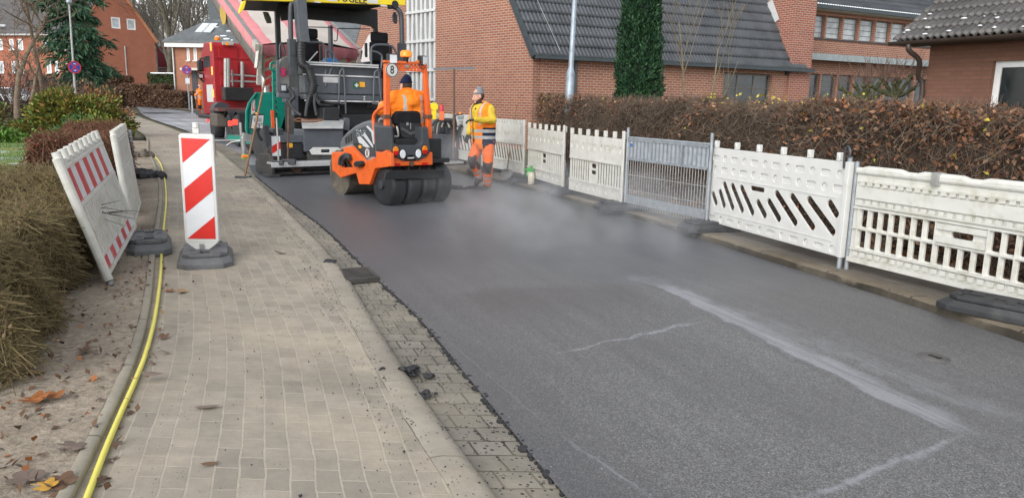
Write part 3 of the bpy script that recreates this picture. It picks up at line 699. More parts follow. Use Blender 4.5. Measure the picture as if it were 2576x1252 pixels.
sl_h = rad(36); uh = Vector((0, math.cos(sl_h), math.sin(sl_h))); ov = .62
oh = Vector((-.42, -ov, HW+.12-ov*math.tan(sl_h)*.35))
tile_roof('roof', oh, (1, 0, 0), uh, 9, 6.0, TILEB, rh, wave=.15, row=.34, amp=.026, spw=6, thick=.045)
nh = Vector((0, -math.sin(sl_h), math.cos(sl_h)))
MB().prism([oh-nh*.06, oh+Vector((9, 0, 0))-nh*.06, oh+Vector((9, 0, 0))+uh*6-nh*.06, oh+uh*6-nh*.06], -nh*.05).build('roof_deck', BROWNM, rh)
MB().bx(-.36, 8.5, -ov+.06, -.003, oh.z-.10, oh.z-.06).build('soffit', mat('brown_soffit_boards', (.055, .036, .026), .7), rh)
b = MB(); gp = [(-.46, oh.y-.02, oh.z-.03), (8.6, oh.y-.02, oh.z-.03)]
prof = [(.075*math.cos(t), .075*math.sin(t)) for t in np.linspace(math.pi, 2*math.pi, 9)]; prof += [(.066*math.cos(t), .066*math.sin(t)) for t in np.linspace(2*math.pi, math.pi, 9)]
b.prism([(gp[0][0], gp[0][1]-.04+c_, gp[0][2]+d_) for c_, d_ in prof], (9.06, 0, 0)); b.build('gutter', BROWNM, rh, smooth=True)
d0 = FH.v(*c6(1582, 250), -ov-.04); d1 = FH.v(*c6(1688, 440), -.09)
b = MB(); b.tube(spline([(d0.x, -ov-.05, oh.z-.1), (d0.x+.005, -ov-.03, oh.z-.22), (d0.x+.06, -ov*.6, oh.z-.42), (d1.x-.05, -.2, oh.z-.72), (d1.x, -.09, oh.z-.95), (d1.x, -.09, 1.2), (d1.x, -.09, 0)], 5), .052, 10); b.build('downpipe', BROWNM, rh, smooth=True)
b = MB(); rnd = random.Random(5)
for i in range(34):
    x = rnd.uniform(.1, 5.5); s_ = abs(rnd.gauss(0, .35))+.08; p = oh+Vector((x, 0, 0))+uh*s_+nh*.05; r = rnd.uniform(.015, .05)
    b.ell(p, (r*1.4, r, r*.5), 4)
b.build('snow_patch', SNOW, rh, smooth=True)['kind'] = 'stuff'
# --- apartment house on the far left
FL = Frame((-45.2, 80), (-1, .77)); ap = thing('apartment_house', 'large red brick apartment house whose tall gable has two attic windows', 'house', FL.o, FL.rz)
We = 8.3; He = FL.v(214, 86, 0).z; Ha = FL.v(303, -49, 0).z; 
def wq(fr, cc, x0, y0, x1, y1): p = fr.v(*cc(x0, y0), 0); q = fr.v(*cc(x1, y1), 0); return (p.x, q.x, q.z, p.z)
gw = [wq(FL, c1, 780, 120, 850, 205), wq(FL, c1, 890, 132, 958, 215)]
wall('gable_wall', FL, [(0, -.3), (We, -.3), (We, He), (We/2, Ha), (0, He)], [[(a, c_), (b_, c_), (b_, d_), (a, d_)] for a, b_, c_, d_ in gw], BR_AP, ap)
for a, b_, c_, d_ in gw: window(ap, a, b_, c_, d_, .02, WFRAME, GLASSL, 1, 1, .14)
b = MB(); b.bar((-.25, -.02, He-.3), (We/2, -.02, Ha+.05), .3, .14, 0, (0, 1, 0)); b.bar((We+.25, -.02, He-.3), (We/2, -.02, Ha+.05), .3, .14, 0, (0, 1, 0)); b.build('verge_tiles', mat('orange_verge_tiles', (.48, .20, .10), .7), ap)
b = MB(); pp = FL.v(*c1(882, 400), 0); b.cyl((pp.x, -.06, 0), (pp.x, -.06, FL.v(*c1(882, 325), 0).z), .07, 6); b.build('downpipe', STEEL, ap)
FS = Frame((-45.2, 80), (.25, 1)); dz = FS.rz-FL.rz
mS = Matrix.Rotation(dz, 4, 'Z')
sw = []
for x0, x1 in ((300, 342), (360, 412), (452, 500), (505, 560), (62, 100), (122, 165), (215, 245), (-30, 22), (-110, -60)): sw.append(wq(FS, c1, x0, 275, x1, 352))
for x0, x1 in ((466, 505), (515, 570), (380, 420), (78, 115), (135, 175), (-25, 32), (325, 365)): sw.append(wq(FS, c1, x0, 432, x1, 515))
holes = [[(a, c_), (b_, c_), (b_, d_), (a, d_)] for a, b_, c_, d_ in sw]
o = wall('street_wall', FS, [(-34, -.3), (-.02, -.3), (-.02, He), (-34, He)], holes, BR_AP, ap); o.matrix_local = mS
for a, b_, c_, d_ in sw:
    w_ = window(ap, a, b_, c_, d_, .02, WFRAME, GLASSL, 1, 1, .12, sill=WFRAME); w_.matrix_local = mS
rfl = Vector((-1, .0, 0)); 
tl = MB(); cs_ = mS.to_3x3() @ Vector((-34, 0, 0)); rv = Vector((We/2, .0, Ha-He)); 
e0 = Vector((-.2, -.1, He-.2)); tl.prism([e0, e0+cs_, e0+cs_+rv*1.02+Vector((0, 0, 0)), e0+rv*1.03], Vector((0, 0, .2))); tl.build('roof', TILEF, ap)
b = MB()
for i in range(16):
    t = random.random(); k = random.uniform(.04, .75); p = e0+cs_*t+rv*k+Vector((0, -.1, .24)); b.ell(p, (random.uniform(.3, 1.3), .12, .14), 4)
b.build('snow_patch', SNOW, ap)['kind'] = 'stuff'
MB().bar(e0+Vector((0, -.15, .05)), e0+cs_+Vector((0, -.15, .05)), .16, .16).build('gutter', STEEL, ap)
# --- house with skylights
FB = Frame((-28.3, 64.5), (.06, 1)); wh = thing('tiled_house', 'orange brick house with white eaves, skylights and snow on its grey roof', 'house', FB.o, FB.rz)
Hb = FB.v(455, 118, 0).z; Wb = 15.5
sw = [wq(FB, c1, 1312, 342, 1338, 428), wq(FB, c1, 1360, 340, 1388, 428), wq(FB, c1, 1440, 330, 1466, 428), wq(FB, c1, 1560, 335, 1590, 428), wq(FB, c1, 1440, 500, 1470, 600)]
wall('front_wall', FB, [(0, -.3), (Wb, -.3), (Wb, Hb), (0, Hb)], [[(a, c_), (b_, c_), (b_, d_), (a, d_)] for a, b_, c_, d_ in sw], BR_WH, wh)
for a, b_, c_, d_ in sw: window(wh, a, b_, c_, d_, .02, WFRAME, GLASSL, 1, 1, .09, sill=WFRAME)
MB().bx(-.2, .0, -.0, 8, -.3, Hb).build('side_wall', BR_WH, wh)
dd = wq(FB, c1, 1350, 500, 1395, 640); MB().bx(dd[0], dd[1], -.05, -.003, 0, dd[3]).build('front_door', mat('dark_door', (.035, .035, .045), .5), wh); MB().bx(dd[0]-.5, dd[1]+.9, -1.0, -.003, dd[3]+.02, dd[3]+.2).build('porch_roof', CREAM, wh)
MB().bx(-.6, Wb, -.5, -.003, Hb-.05, Hb+.28).build('eaves_board', WFRAME, wh)
tp = FB.v(*c1(1515, 128), 3.6); e0 = Vector((-.7, -.6, Hb+.3))
b = MB(); b.prism([e0, (Wb, -.6, Hb+.3), (Wb, 3.7, tp.z), (tp.x, 3.7, tp.z)], (0, 0, .15)); b.prism([e0, (tp.x, 3.7, tp.z), (-.7, 8.5, Hb+.3)], (0, 0, .15)); b.build('roof', tile_mat('slate_grey_tiles', (.115, .125, .13), .1), wh)
b = MB(); cpt = FB.v(*c1(1526, 110), 3.5); b.bx(cpt.x-.5, cpt.x+.5, 3.1, 4.1, tp.z-1.2, tp.z+2.3); b.build('chimney', FASC, wh)
sn = (Vector((Wb, 3.7, tp.z))-Vector((Wb, -.6, Hb+.3))).normalized()
for x in (1408, 1455):
    p = FB.v(*c1(x, 205), 1.6); sk = MB(); c0 = Vector((p.x, .7, Hb+.3+.15+1.3*(tp.z-Hb-.3)/4.3+.05)); sk.prism([c0, c0+Vector((.75, 0, 0)), c0+Vector((.75, 0, 0))+sn*1.7, c0+sn*1.7], (0, -.03, .06)); sk.build('skylight', mat('bright_skylight', (.66, .70, .74), .2), wh)
b = MB(); rnd = random.Random(3)
for i in range(60):
    x = rnd.uniform(3.2, 12); k = max(0.02, rnd.gauss(.25, .2)); p = e0+Vector((x, 4.3*k, (tp.z-Hb-.3)*k+.18)); b.ell(p, (rnd.uniform(.1, .45), .12, .07), 4)
b.build('snow_patch', SNOW, wh)['kind'] = 'stuff'
b = MB(); b.cyl((-.1, -.1, 0), (-.1, -.1, Hb), .08, 6); b.build('downpipe', STEEL, wh)
# --- red balcony tower behind the gable
p = dep(418, 240, 92); bt = thing('balcony_tower', 'dark red balcony tower standing beside the big brick gable', 'building', (p.x, 92, gz(92)), -.3)
b = MB(); b.bx(-.9, 1.1, 0, 3, 0, 6.4); b.build('wall', mat('dark_red_panel', (.17, .022, .035), .5), bt)
b = MB()
for z in (.5, 3.6, 3.9): b.bx(-1, 1.2, -.06, -.003, z, z+.14)
b.bx(1.13, 1.26, -.1, .0, 0, 6.4); b.build('railing', STEEL, bt)
# ---------------------------------------------------------------- plants
def leaf_mat(name, c, var=.35, rough=.6):
    m, nt, b = new_mat(name)
    ge = nt.nodes.new('ShaderNodeNewGeometry'); r = ge.outputs['Random Per Island']
    k = ramp(nt, r, [(0, sc(c, 1-var)), (.5, c), (1, sc(c, 1+var*1.4))])
    k = mixc(nt, .35, k, ramp(nt, tex(nt, 3, 4), [(.3, (.3, .3, .3)), (.7, (.65, .65, .65))]), 'OVERLAY')
    nt.links.new(k, b.inputs['Base Color']); b.inputs['Roughness'].default_value = rough; b.inputs['Specular IOR Level'].default_value = .3
    return m
def leaves(name, P, size, mats, prob, parent=None, up=.3, aspect=.55, dirs=None, jit=.35):
    n = len(P); P = np.asarray(P, float)
    D = RNG.normal(size=(n, 3)) if dirs is None else np.asarray(dirs)+RNG.normal(size=(n, 3))*.45
    D /= np.linalg.norm(D, axis=1)[:, None]
    N = RNG.normal(size=(n, 3)); N[:, 2] += up*3; N -= D*(N*D).sum(1)[:, None]; N /= np.linalg.norm(N, axis=1)[:, None]
    T = np.cross(N, D); s = (size*(1+RNG.uniform(-jit, jit, n)))[:, None]
    w = s*aspect/2
    v = np.stack([P, P+D*s*.45+T*w+N*s*.12, P+D*s+N*s*RNG.uniform(-.15, .15, (n, 1)), P+D*s*.45-T*w+N*s*.12], 1).reshape(-1, 3)
    mi = RNG.choice(len(mats), n, p=np.array(prob)/sum(prob))
    return fast(name, v, np.arange(4*n).reshape(n, 4), mats, mi, parent)
def sticks(name, A, B, r0, r1, m, parent=None, n=3):
    A = np.asarray(A, float); B = np.asarray(B, float); k = len(A)
    d = B-A; d /= np.maximum(np.linalg.norm(d, axis=1), 1e-9)[:, None]
    q = np.where(np.abs(d[:, 2:3]) > .9, np.array([[1., 0, 0]]), np.array([[0, 0, 1.]])); x = np.cross(d, q); x /= np.linalg.norm(x, axis=1)[:, None]; y = np.cross(d, x)
    r0 = np.broadcast_to(np.asarray(r0, float), (k,))[:, None]; r1 = np.broadcast_to(np.asarray(r1, float), (k,))[:, None]
    a = [2*math.pi*i/n for i in range(n)]
    v = np.stack([A+(x*math.cos(t)+y*math.sin(t))*r0 for t in a]+[B+(x*math.cos(t)+y*math.sin(t))*r1 for t in a], 1).reshape(-1, 3)
    base = (np.arange(k)*2*n)[:, None]
    f = np.concatenate([base+np.array([[i, (i+1) % n, n+(i+1) % n, n+i]]) for i in range(n)])
    return fast(name, v, f, m, parent=parent)
def nz3(p, s): return np.array([noise.noise(Vector(q)*s) for q in p])
BE = [leaf_mat('copper_beech_leaf', (.215, .092, .045)), leaf_mat('tan_beech_leaf', (.28, .155, .09)), leaf_mat('dark_beech_leaf', (.13, .062, .04)), leaf_mat('yellow_leaf', (.40, .34, .05))]
TWD = mat('dense_hedge_twigs', (.155, .118, .09), .9, var=.3, spec=.15, island=.45)
TWO = mat('olive_hedge_twigs', (.215, .17, .09), .9, var=.3, spec=.15, island=.4)
TWR = mat('reddish_hedge_twigs', (.17, .085, .055), .9, var=.3, spec=.15, island=.4)
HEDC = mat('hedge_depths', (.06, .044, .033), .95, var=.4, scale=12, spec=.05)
def hedge(name, label, line, width, height, nl, nt_, lsz, lm, lp, tm, group=None, leafy=None, tw=(.12, .34), core=True, cat='hedge', tr=.004, zb=0.08, lean=0, top=.05, vertical=.5, lean_leaf=.3):
    """clipped hedge along a line of (x, y): a dark wooden core, a tangle of twigs, leaves"""
    L = spline([(a, b_, 0) for a, b_ in line], 8); L = [Vector(p) for p in L]
    s = [0]
    for i in range(1, len(L)): s.append(s[-1]+(L[i]-L[i-1]).length)
    tot = s[-1]
    mid = L[len(L)//2]
    t = thing(name, label, cat, (mid.x, mid.y, gz(mid.y)), 0, group)
    X = np.interp; sx = np.array([p.x for p in L]); sy = np.array([p.y for p in L])
    gx = np.gradient(sx, s); gy = np.gradient(sy, s)
    def pt(u, a, z):     # u 0..1 along, a -1..1 across, z height
        q = u*tot; x = X(q, s, sx); y = X(q, s, sy); tx = X(q, s, gx); ty = X(q, s, gy)
        w = width/2*(1-.18*(z/height)**3)
        g = np.array([gz(k) for k in np.atleast_1d(y)])
        return np.stack([x+ty*a*w+lean*z*ty-mid.x, y-tx*a*w-lean*z*tx-mid.y, g+zb+z-gz(mid.y)], -1)
    def shell(n, depth=.25):
        u = RNG.uniform(-.01, 1.01, n); c = RNG.uniform(0, 1, n); a = np.empty(n); z = np.empty(n)
        k = c < .42; a[k] = 1-RNG.exponential(depth*.5, k.sum()); z[k] = RNG.uniform(.0, height, k.sum())
        k2 = (c >= .42) & (c < .72); a[k2] = -1+RNG.exponential(depth*.5, k2.sum()); z[k2] = RNG.uniform(0, height, k2.sum())
        k3 = c >= .72; a[k3] = RNG.uniform(-1, 1, k3.sum()); z[k3] = height*(1-RNG.exponential(depth*.25, k3.sum()))
        e = RNG.uniform(0, 1, n) < .06; a[e] = RNG.uniform(-1, 1, e.sum()); u[e] = np.where(RNG.uniform(size=e.sum()) < .5, RNG.uniform(-.005, .03, e.sum()), RNG.uniform(.97, 1.005, e.sum())); z[e] = RNG.uniform(0, height, e.sum())
        hm = 1+top*np.sin(u*tot*1.7+1)+top*np.sin(u*tot*4.1)+top*.8*np.sin(u*tot*9.3); z = np.clip(z, 0, None)*hm
        a = a*(1+.10*np.sin(u*tot*2.3+z*3)+.07*np.sin(u*tot*6+z*5))
        return u, np.clip(a, -1.2, 1.2), z
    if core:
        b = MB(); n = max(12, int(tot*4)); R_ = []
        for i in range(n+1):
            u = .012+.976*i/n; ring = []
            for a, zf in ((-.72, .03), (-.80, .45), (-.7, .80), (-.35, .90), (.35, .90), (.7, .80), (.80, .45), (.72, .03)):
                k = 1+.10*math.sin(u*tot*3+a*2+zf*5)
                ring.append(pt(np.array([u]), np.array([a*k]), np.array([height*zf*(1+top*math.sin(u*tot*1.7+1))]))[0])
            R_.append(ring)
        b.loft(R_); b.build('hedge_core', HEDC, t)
    u, a, z = shell(nt_); A = pt(u, a, z)
    d = RNG.normal(size=(nt_, 3)); d[:, 2] = np.abs(d[:, 2])*vertical*2+.1; d /= np.linalg.norm(d, axis=1)[:, None]
    ln = RNG.uniform(tw[0], tw[1], nt_)[:, None]
    o = sticks('twigs', A-d*ln*.6, A+d*ln*.4, tr, tr*.45, tm, t); o['kind'] = 'stuff'
    if nl:
        u, a, z = shell(int(nl*2.2), .2); P = pt(u, a, z)
        if leafy is not None: keep = RNG.uniform(size=len(u)) < leafy(u, a, z/height, P)
        else: keep = nz3(P, 1.6)+RNG.uniform(-.4, .4, len(u)) > .0
        o = leaves('foliage', P[keep][:nl], lsz, lm, lp, t, lean_leaf); o['kind'] = 'stuff'
    return t
# --- copper beech hedge behind the barriers
def rl(y, o): return (float(cR(y))+o, y)
def lf(u, a, z, P):
    n = nz3(P, 1.1)*.9+nz3(P+7, 3.1)*.5
    near = np.clip((.60-u)/.20, 0, 1); far = np.clip((u-.93)/.05, 0, 1)
    return np.clip(.03+.75*near*(.35+z*.7)+.9*far+.34*np.clip(z-.72, 0, 1)*3*(.5+n)+.45*np.clip(n-.12, 0, 1), 0, 1)
hl = [rl(y, 2.15) for y in (2.2, 4, 6, 8, 9.5, 11, 12.4, 13.6, 15, 16.7)]
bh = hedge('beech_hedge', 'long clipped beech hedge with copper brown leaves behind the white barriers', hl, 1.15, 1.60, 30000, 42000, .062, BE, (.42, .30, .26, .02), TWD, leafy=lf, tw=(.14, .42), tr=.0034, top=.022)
# --- barberry hedges left of the pavement
BB = [leaf_mat('olive_barberry_leaf', (.17, .145, .05)), leaf_mat('brown_barberry_leaf', (.165, .11, .058)), leaf_mat('red_barberry_leaf', (.20, .045, .035))]
def el(y, o): return (float(cE(y))+o, y)
hedge('barberry_hedge', 'olive brown barberry hedge nearest the camera left of the leaning striped barrier', [el(y, -1.45) for y in (3.6, 4.8, 6, 7.2, 8.6)], 1.45, .76, 30000, 30000, .026, BB, (.55, .42, .03), TWO, tw=(.08, .34), tr=.0027, zb=.03, top=.065, vertical=.35, leafy=lambda u, a, z, P: np.clip(.75+1.2*nz3(P, 5), .1, 1))
hedge('barberry_hedge', 'reddish brown barberry hedge behind the two leaning white barriers', [el(y, -1.15) for y in (9.4, 10.5, 12, 13.5, 15.0)], .95, .98, 12000, 15000, .05, BB, (.14, .5, .36), TWR, tw=(.14, .36), tr=.005, zb=.03, top=.05, vertical=.7)
# loose bare branch with berries reaching over the striped barrier
b = MB(); rb = random.Random(2)
p0 = dep(185, 515, 6.9); p1 = dep(345, 552, 6.5)
for _ in range(8):
    q = p0+(p1-p0)*rb.uniform(.0, .6); e = q+(p1-p0).normalized()*rb.uniform(.15, .5)+Vector((rb.uniform(-.05, .1), rb.uniform(-.1, .1), rb.uniform(-.16, .12)))
    b.tube([q, (q+e)/2+Vector((0, 0, rb.uniform(-.03, .03))), e], [.004, .003, .0015], 4)
b.tube([p0-(p1-p0)*.25, p0, (p0+p1)/2+Vector((0, 0, -.01)), p1], [.007, .006, .004, .002], 5)
tag(b.build('bare_branch', BARK), 'thin bare branch poking out of the hedge across the striped barrier', 'branch')
# --- shrubs
def shrub(name, label, c, r, nl, lsz, lm, lp, nt_=600, tm=None, asp=.45, cat='shrub', up=.3, gap=.15, ns=1.3):
    t = thing(name, label, cat, (c[0], c[1], gz(c[1])))
    n = int(nl*1.7); d = RNG.normal(size=(n, 3)); d[:, 2] = np.abs(d[:, 2])*1.1-.15; d /= np.linalg.norm(d, axis=1)[:, None]
    k = 1-np.abs(RNG.normal(0, .2, n)); k *= 1+.42*nz3(d*1.2+c[0], 1.7)+.2*nz3(d+3, 4.5)
    P = d*np.array(r)*k[:, None]; P[:, 2] = np.abs(P[:, 2])
    keep = nz3(P+5, ns)+RNG.uniform(-.35, .35, n) > -.25-gap*0+.0
    P = P[keep][:nl]
    o = leaves('foliage', P, lsz, lm, lp, t, up, asp, dirs=P/np.linalg.norm(P, axis=1)[:, None]*.9+np.array([0, 0, .2])); o['kind'] = 'stuff'
    if nt_:
        q = P[RNG.integers(0, len(P), nt_)]; o = sticks('branches', q*.12*np.array([1, 1, 0])+np.array([0, 0, .05]), q*1.03, .012, .004, tm or TWIG, t); o['kind'] = 'stuff'
    return t
GRL = [leaf_mat('yellow_green_leaf', (.18, .19, .032)), leaf_mat('mid_green_leaf', (.085, .15, .03)), leaf_mat('bronze_leaf', (.23, .13, .035)), leaf_mat('deep_green_leaf', (.04, .10, .032))]
sp_ = at(185, 352); shrub('leafy_shrub', 'big yellow green leafy shrub beside the snowy lawn', (-14.7, 25.4), (1.75, 1.4, 1.55), 16000, .13, GRL, (.45, .24, .25, .06), 500)
shrub('leafy_shrub', 'low dark green fern-like shrub at the foot of the big leafy shrub', (-13.3, 23.6), (.9, .6, .75), 3500, .14, [GRL[3], GRL[1]], (.4, .6), 60)
shrub('leafy_shrub', 'small yellowish shrub overhanging the edge of the pavement behind the barriers', (-10.35, 18.9), (.6, .8, .95), 2600, .11, GRL, (.5, .25, .2, .05), 200)
shrub('leafy_shrub', 'pale green loose shrub at the left edge of the picture above the lawn', (-18.4, 25.6), (1.6, 1.4, 1.3), 7000, .12, [leaf_mat('pale_olive_leaf', (.20, .20, .09)), GRL[1], GRL[2]], (.5, .3, .2), 300)
shrub('ground_ivy', 'low bright green ground plants along the far edge of the lawn', (-15.6, 22.9), (2.2, .6, .36), 4200, .12, [leaf_mat('bright_green_leaf', (.10, .22, .03)), GRL[1]], (.6, .4), 0, cat='plants')
shrub('twiggy_bush', 'purple brown bare twiggy bush at the far left beyond the shrub', (-27.5, 42), (5.2, 3, 2.2), 7000, .34, [leaf_mat('purple_twig', (.10, .065, .065)), leaf_mat('brown_twig', (.13, .09, .07))], (.6, .4), 900, TWIG, asp=.10)
shrub('hydrangea_bush', 'orange brown faded hydrangea bush below the left street lamp', (-24, 43), (2.2, 1.4, 1.55), 3000, .2, [leaf_mat('faded_orange_flower', (.30, .15, .06)), leaf_mat('tan_flower', (.26, .17, .10))], (.6, .4), 200)
# --- trees without leaves
def bare_tree(name, label, p, h, r, seed, levels=4, spread=.62, group=None, m=None, first=.25, nb=(3, 5), lean=(0, 0), gnarl=.12, fork=.68, minr=.006, twig=True, cat='tree', upb=.28):
    rnd = random.Random(seed); A = []; B = []; R0 = []; R1 = []; TA = []
    def grow(q, d, L, rr, lev):
        seg = 5 if lev == 0 else 4; pts = [q.copy()]; dd = d.copy()
        for i in range(seg):
            dd = (dd+Vector((rnd.gauss(0, gnarl), rnd.gauss(0, gnarl), rnd.gauss(0, gnarl*.5)+.04*upb))).normalized()
            pts.append(pts[-1]+dd*L/seg)
        for i in range(seg):
            a = rr*(1-.62*i/seg); c = rr*(1-.62*(i+1)/seg)
            (TA if lev == 0 else A).append((pts[i], pts[i+1], max(a, minr), max(c, minr*.8)))
        if lev >= levels: return
        n = rnd.randint(*nb)+(2 if lev == 0 else 0)
        for i in range(n):
            f = rnd.uniform(first if lev == 0 else .2, 1.0); k = min(int(f*seg), seg-1); o = pts[k].lerp(pts[k+1], f*seg-k)
            ax = (pts[k+1]-pts[k]).normalized(); s_ = ax.orthogonal().normalized(); s_.rotate(Quaternion(ax, rnd.uniform(0, 6.28)))
            nd_ = (ax*(1-spread)+s_*spread+Vector((0, 0, upb))).normalized()
            grow(o, nd_, L*fork*rnd.uniform(.65, 1.05)*(1-.35*f if lev == 0 else 1), rr*(1-.55*f)*.58, lev+1)
    grow(Vector((0, 0, -.1)), Vector((lean[0], lean[1], 1)).normalized(), h*.62, r, 0)
    t = thing(name, label, cat, p, rnd.uniform(0, 6), group)
    def seg(nm, L, k): return sticks(nm, [a for a, *_ in L], [b_ for _, b_, *_ in L], [c for _, _, c, _ in L], [d_ for *_, d_ in L], m or BARK, t, k)
    seg('trunk', TA, 8); seg('branches', A, 4)['kind'] = 'stuff'
    return t
FARB = mat('hazy_grey_bark', (.15, .135, .115), .9, var=.25, spec=.1)
def gp(x, y): return (x, y, gz(y))
for px, Y, h, r, sd, lb in ((36, 38, 9, .16, 3, 'bare spreading garden tree at the far left before the brick house'), (105, 41, 10, .15, 8, 'bare garden tree with a pale trunk left of the dark conifer'), (62, 33, 4.5, .12, 13, 'low gnarled bare fruit tree behind the purple bush')):
    q = dep(px, 236, Y); bare_tree('bare_tree', lb, gp(q.x, Y), h, r, sd, 4, .7, m=mat('light_brown_bark', (.17, .13, .095), .9, var=.3, spec=.1), nb=(3, 4), first=.3, minr=.011)
fr_ = [bare_tree('bare_tree', 'tall bare winter tree in the wood behind the houses', (0, 0, 0), 19, .26, 20+i, 4, .5, 'bare trees of the wood behind the houses', FARB, .35, (3, 4), minr=.024, upb=.35) for i in range(3)]
spots = [(352, 98), (384, 104), (408, 120), (440, 88), (462, 110), (490, 125), (512, 100), (540, 118), (565, 106), (30, 112), (95, 125), (150, 108), (590, 128), (368, 128), (425, 112), (477, 96), (528, 130), (395, 92)]
for i, (px, Y) in enumerate(spots):
    o = fr_[i] if i < 3 else copy_tree(fr_[i % 3]); q = dep(px, 240, Y); o.location = gp(q.x, Y); o.rotation_euler.z = i*1.7; k = .8+.05*((i*7) % 9); o.scale = (k, k, k)
tr = bare_tree('bare_tree', 'thick trunked bare tree standing left of the house with skylights', (0, 0, 0), 20, .36, 77, 4, .45, None, mat('mossy_grey_bark', (.11, .10, .075), .9, var=.3, scale=3, spec=.1), .4, (3, 4), minr=.02, upb=.35)
q = dep(437, 240, 76); tr.location = gp(q.x, 76)
# wooded slope behind everything
b = MB(); R_ = []
for i in range(61):
    x = -190+i*6.5; h = 9+3.2*math.sin(i*.33)+1.5*math.sin(i*1.1)
    R_.append([(x, 128, .3), (x, 150, h*.55), (x, 178, h), (x, 215, h*1.25)])
b.loft(R_, caps=False, closed=False)
tag(b.build('wooded_hill', mat('brown_forest_floor', (.20, .175, .155), .95, var=.3, scale=.35, bmp=.6, bscale=2, spec=.05)), kind='structure')
n = 2600; x = RNG.uniform(-150, 60, n); y = RNG.uniform(118, 200, n); h = RNG.uniform(7, 17, n); zb = np.clip((y-128)/50, 0, 1)*9
A_ = np.stack([x, y, zb], 1); B_ = A_+np.stack([RNG.normal(0, 1.0, n), RNG.normal(0, 1, n), h], 1)
tw_ = 9000; i = RNG.integers(0, n, tw_); f = RNG.uniform(.3, 1, tw_)[:, None]; q = A_[i]+(B_[i]-A_[i])*f; e = q+RNG.normal(0, 1.5, (tw_, 3))+np.array([0, 0, 1.6])
o = sticks('far_wood', np.concatenate([A_, q]), np.concatenate([B_, e]), np.concatenate([np.full(n, .16), np.full(tw_, .05)]), np.concatenate([np.full(n, .04), np.full(tw_, .02)]), mat('far_hazy_twigs', (.24, .215, .19), .9, var=.3, scale=.3, spec=.05, island=.4), None, 3)
tag(o, 'mass of bare grey brown trees on the slope far behind the houses', 'wood', kind='stuff')
# --- dark drooping conifer in front of the brick house
def conifer(p, h, rmax):
    t = thing('conifer_tree', 'tall dark green drooping conifer before the left brick house', 'tree', p)
    MB().tube([(0, 0, 0), (.1, 0, h*.5), (0, .1, h)], [.22, .15, .03], 8).build('trunk', BARK, t)
    A = []; B = []; P = []; D = []
    rnd = random.Random(4)
    for i in range(92):
        z = h*(.13+.85*(i/92)**1.05); L = rmax*(1-(z/h)**1.5)*rnd.uniform(.55, 1.12)+.3; a = rnd.uniform(0, 6.28)
        prev = Vector((0, 0, z)); n = 7
        for k in range(1, n+1):
            f = k/n; q = Vector((math.cos(a)*L*f, math.sin(a)*L*f, z-.34*L*f*f+(.16*L*max(0, f-.75)*4*(f-.7))))
            A.append(prev); B.append(q)
            for _ in range(int(24*(.35+f))):
                s_ = rnd.gauss(0, .17*L*(1-.55*f)+.08); c_ = prev.lerp(q, rnd.random())+Vector((-math.sin(a)*s_, math.cos(a)*s_, rnd.gauss(-.05, .09)-abs(s_)*.25))
                P.append(c_); D.append(Vector((math.cos(a)*.8-math.sin(a)*s_*1.5, math.sin(a)*.8+math.cos(a)*s_*1.5, -.75)))
            prev = q
    sticks('branches', A, B, .035, .02, BARK, t)['kind'] = 'stuff'
    o = leaves('foliage', P, .40, [leaf_mat('dark_needle', (.035, .095, .05)), leaf_mat('mid_needle', (.065, .14, .06)), leaf_mat('black_needle', (.022, .055, .035))], (.5, .25, .25), t, .1, .22, dirs=D); o['kind'] = 'stuff'
q = dep(196, 240, 46); conifer(gp(q.x, 46), 13.0, 2.35)
# --- columnar yew beside the lamp post
def column_tree(p, h, r):
    t = thing('columnar_yew', 'dense dark green columnar yew against the church roof', 'tree', p)
    MB().tube([(0, 0, 0), (0, 0, h*.9)], [.08, .03], 8).build('trunk', BARK, t)
    n = 30000; z = RNG.uniform(0, 1, n)**.9; a = RNG.uniform(0, 6.283, n)
    prof = r*np.clip(np.minimum(1.0-.42*z**1.1, (1-z)*4+.05), .02, 1)*(.86+.14*np.clip(z*8, 0, 1))
    ridge = 1+.10*np.sin(a*5+z*9)+.07*np.sin(a*11-z*14)+.05*np.sin(a*3+z*41)
    k = prof*ridge*(1-np.abs(RNG.normal(0, .13, n)))*(1+.12*np.array([noise.noise(Vector((math.cos(q_)*1.2, math.sin(q_)*1.2, zz_*14))) for q_, zz_ in zip(a, z)]))
    P = np.stack([np.cos(a)*k, np.sin(a)*k, .05+z*h], 1); D = np.stack([np.cos(a)*.45, np.sin(a)*.45, np.full(n, 1.0)], 1)
    o = leaves('foliage', P, .095, [leaf_mat('yew_green', (.024, .070, .030)), leaf_mat('yew_bright', (.045, .11, .04)), leaf_mat('yew_dark', (.010, .034, .018))], (.5, .2, .3), t, .0, .36, dirs=D); o['kind'] = 'stuff'
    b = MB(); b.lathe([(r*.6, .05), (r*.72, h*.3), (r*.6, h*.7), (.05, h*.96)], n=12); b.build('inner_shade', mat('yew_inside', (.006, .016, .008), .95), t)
q = dep(1602, 262, 19.3); column_tree(gp(q.x, 19.3), 5.6, .62)
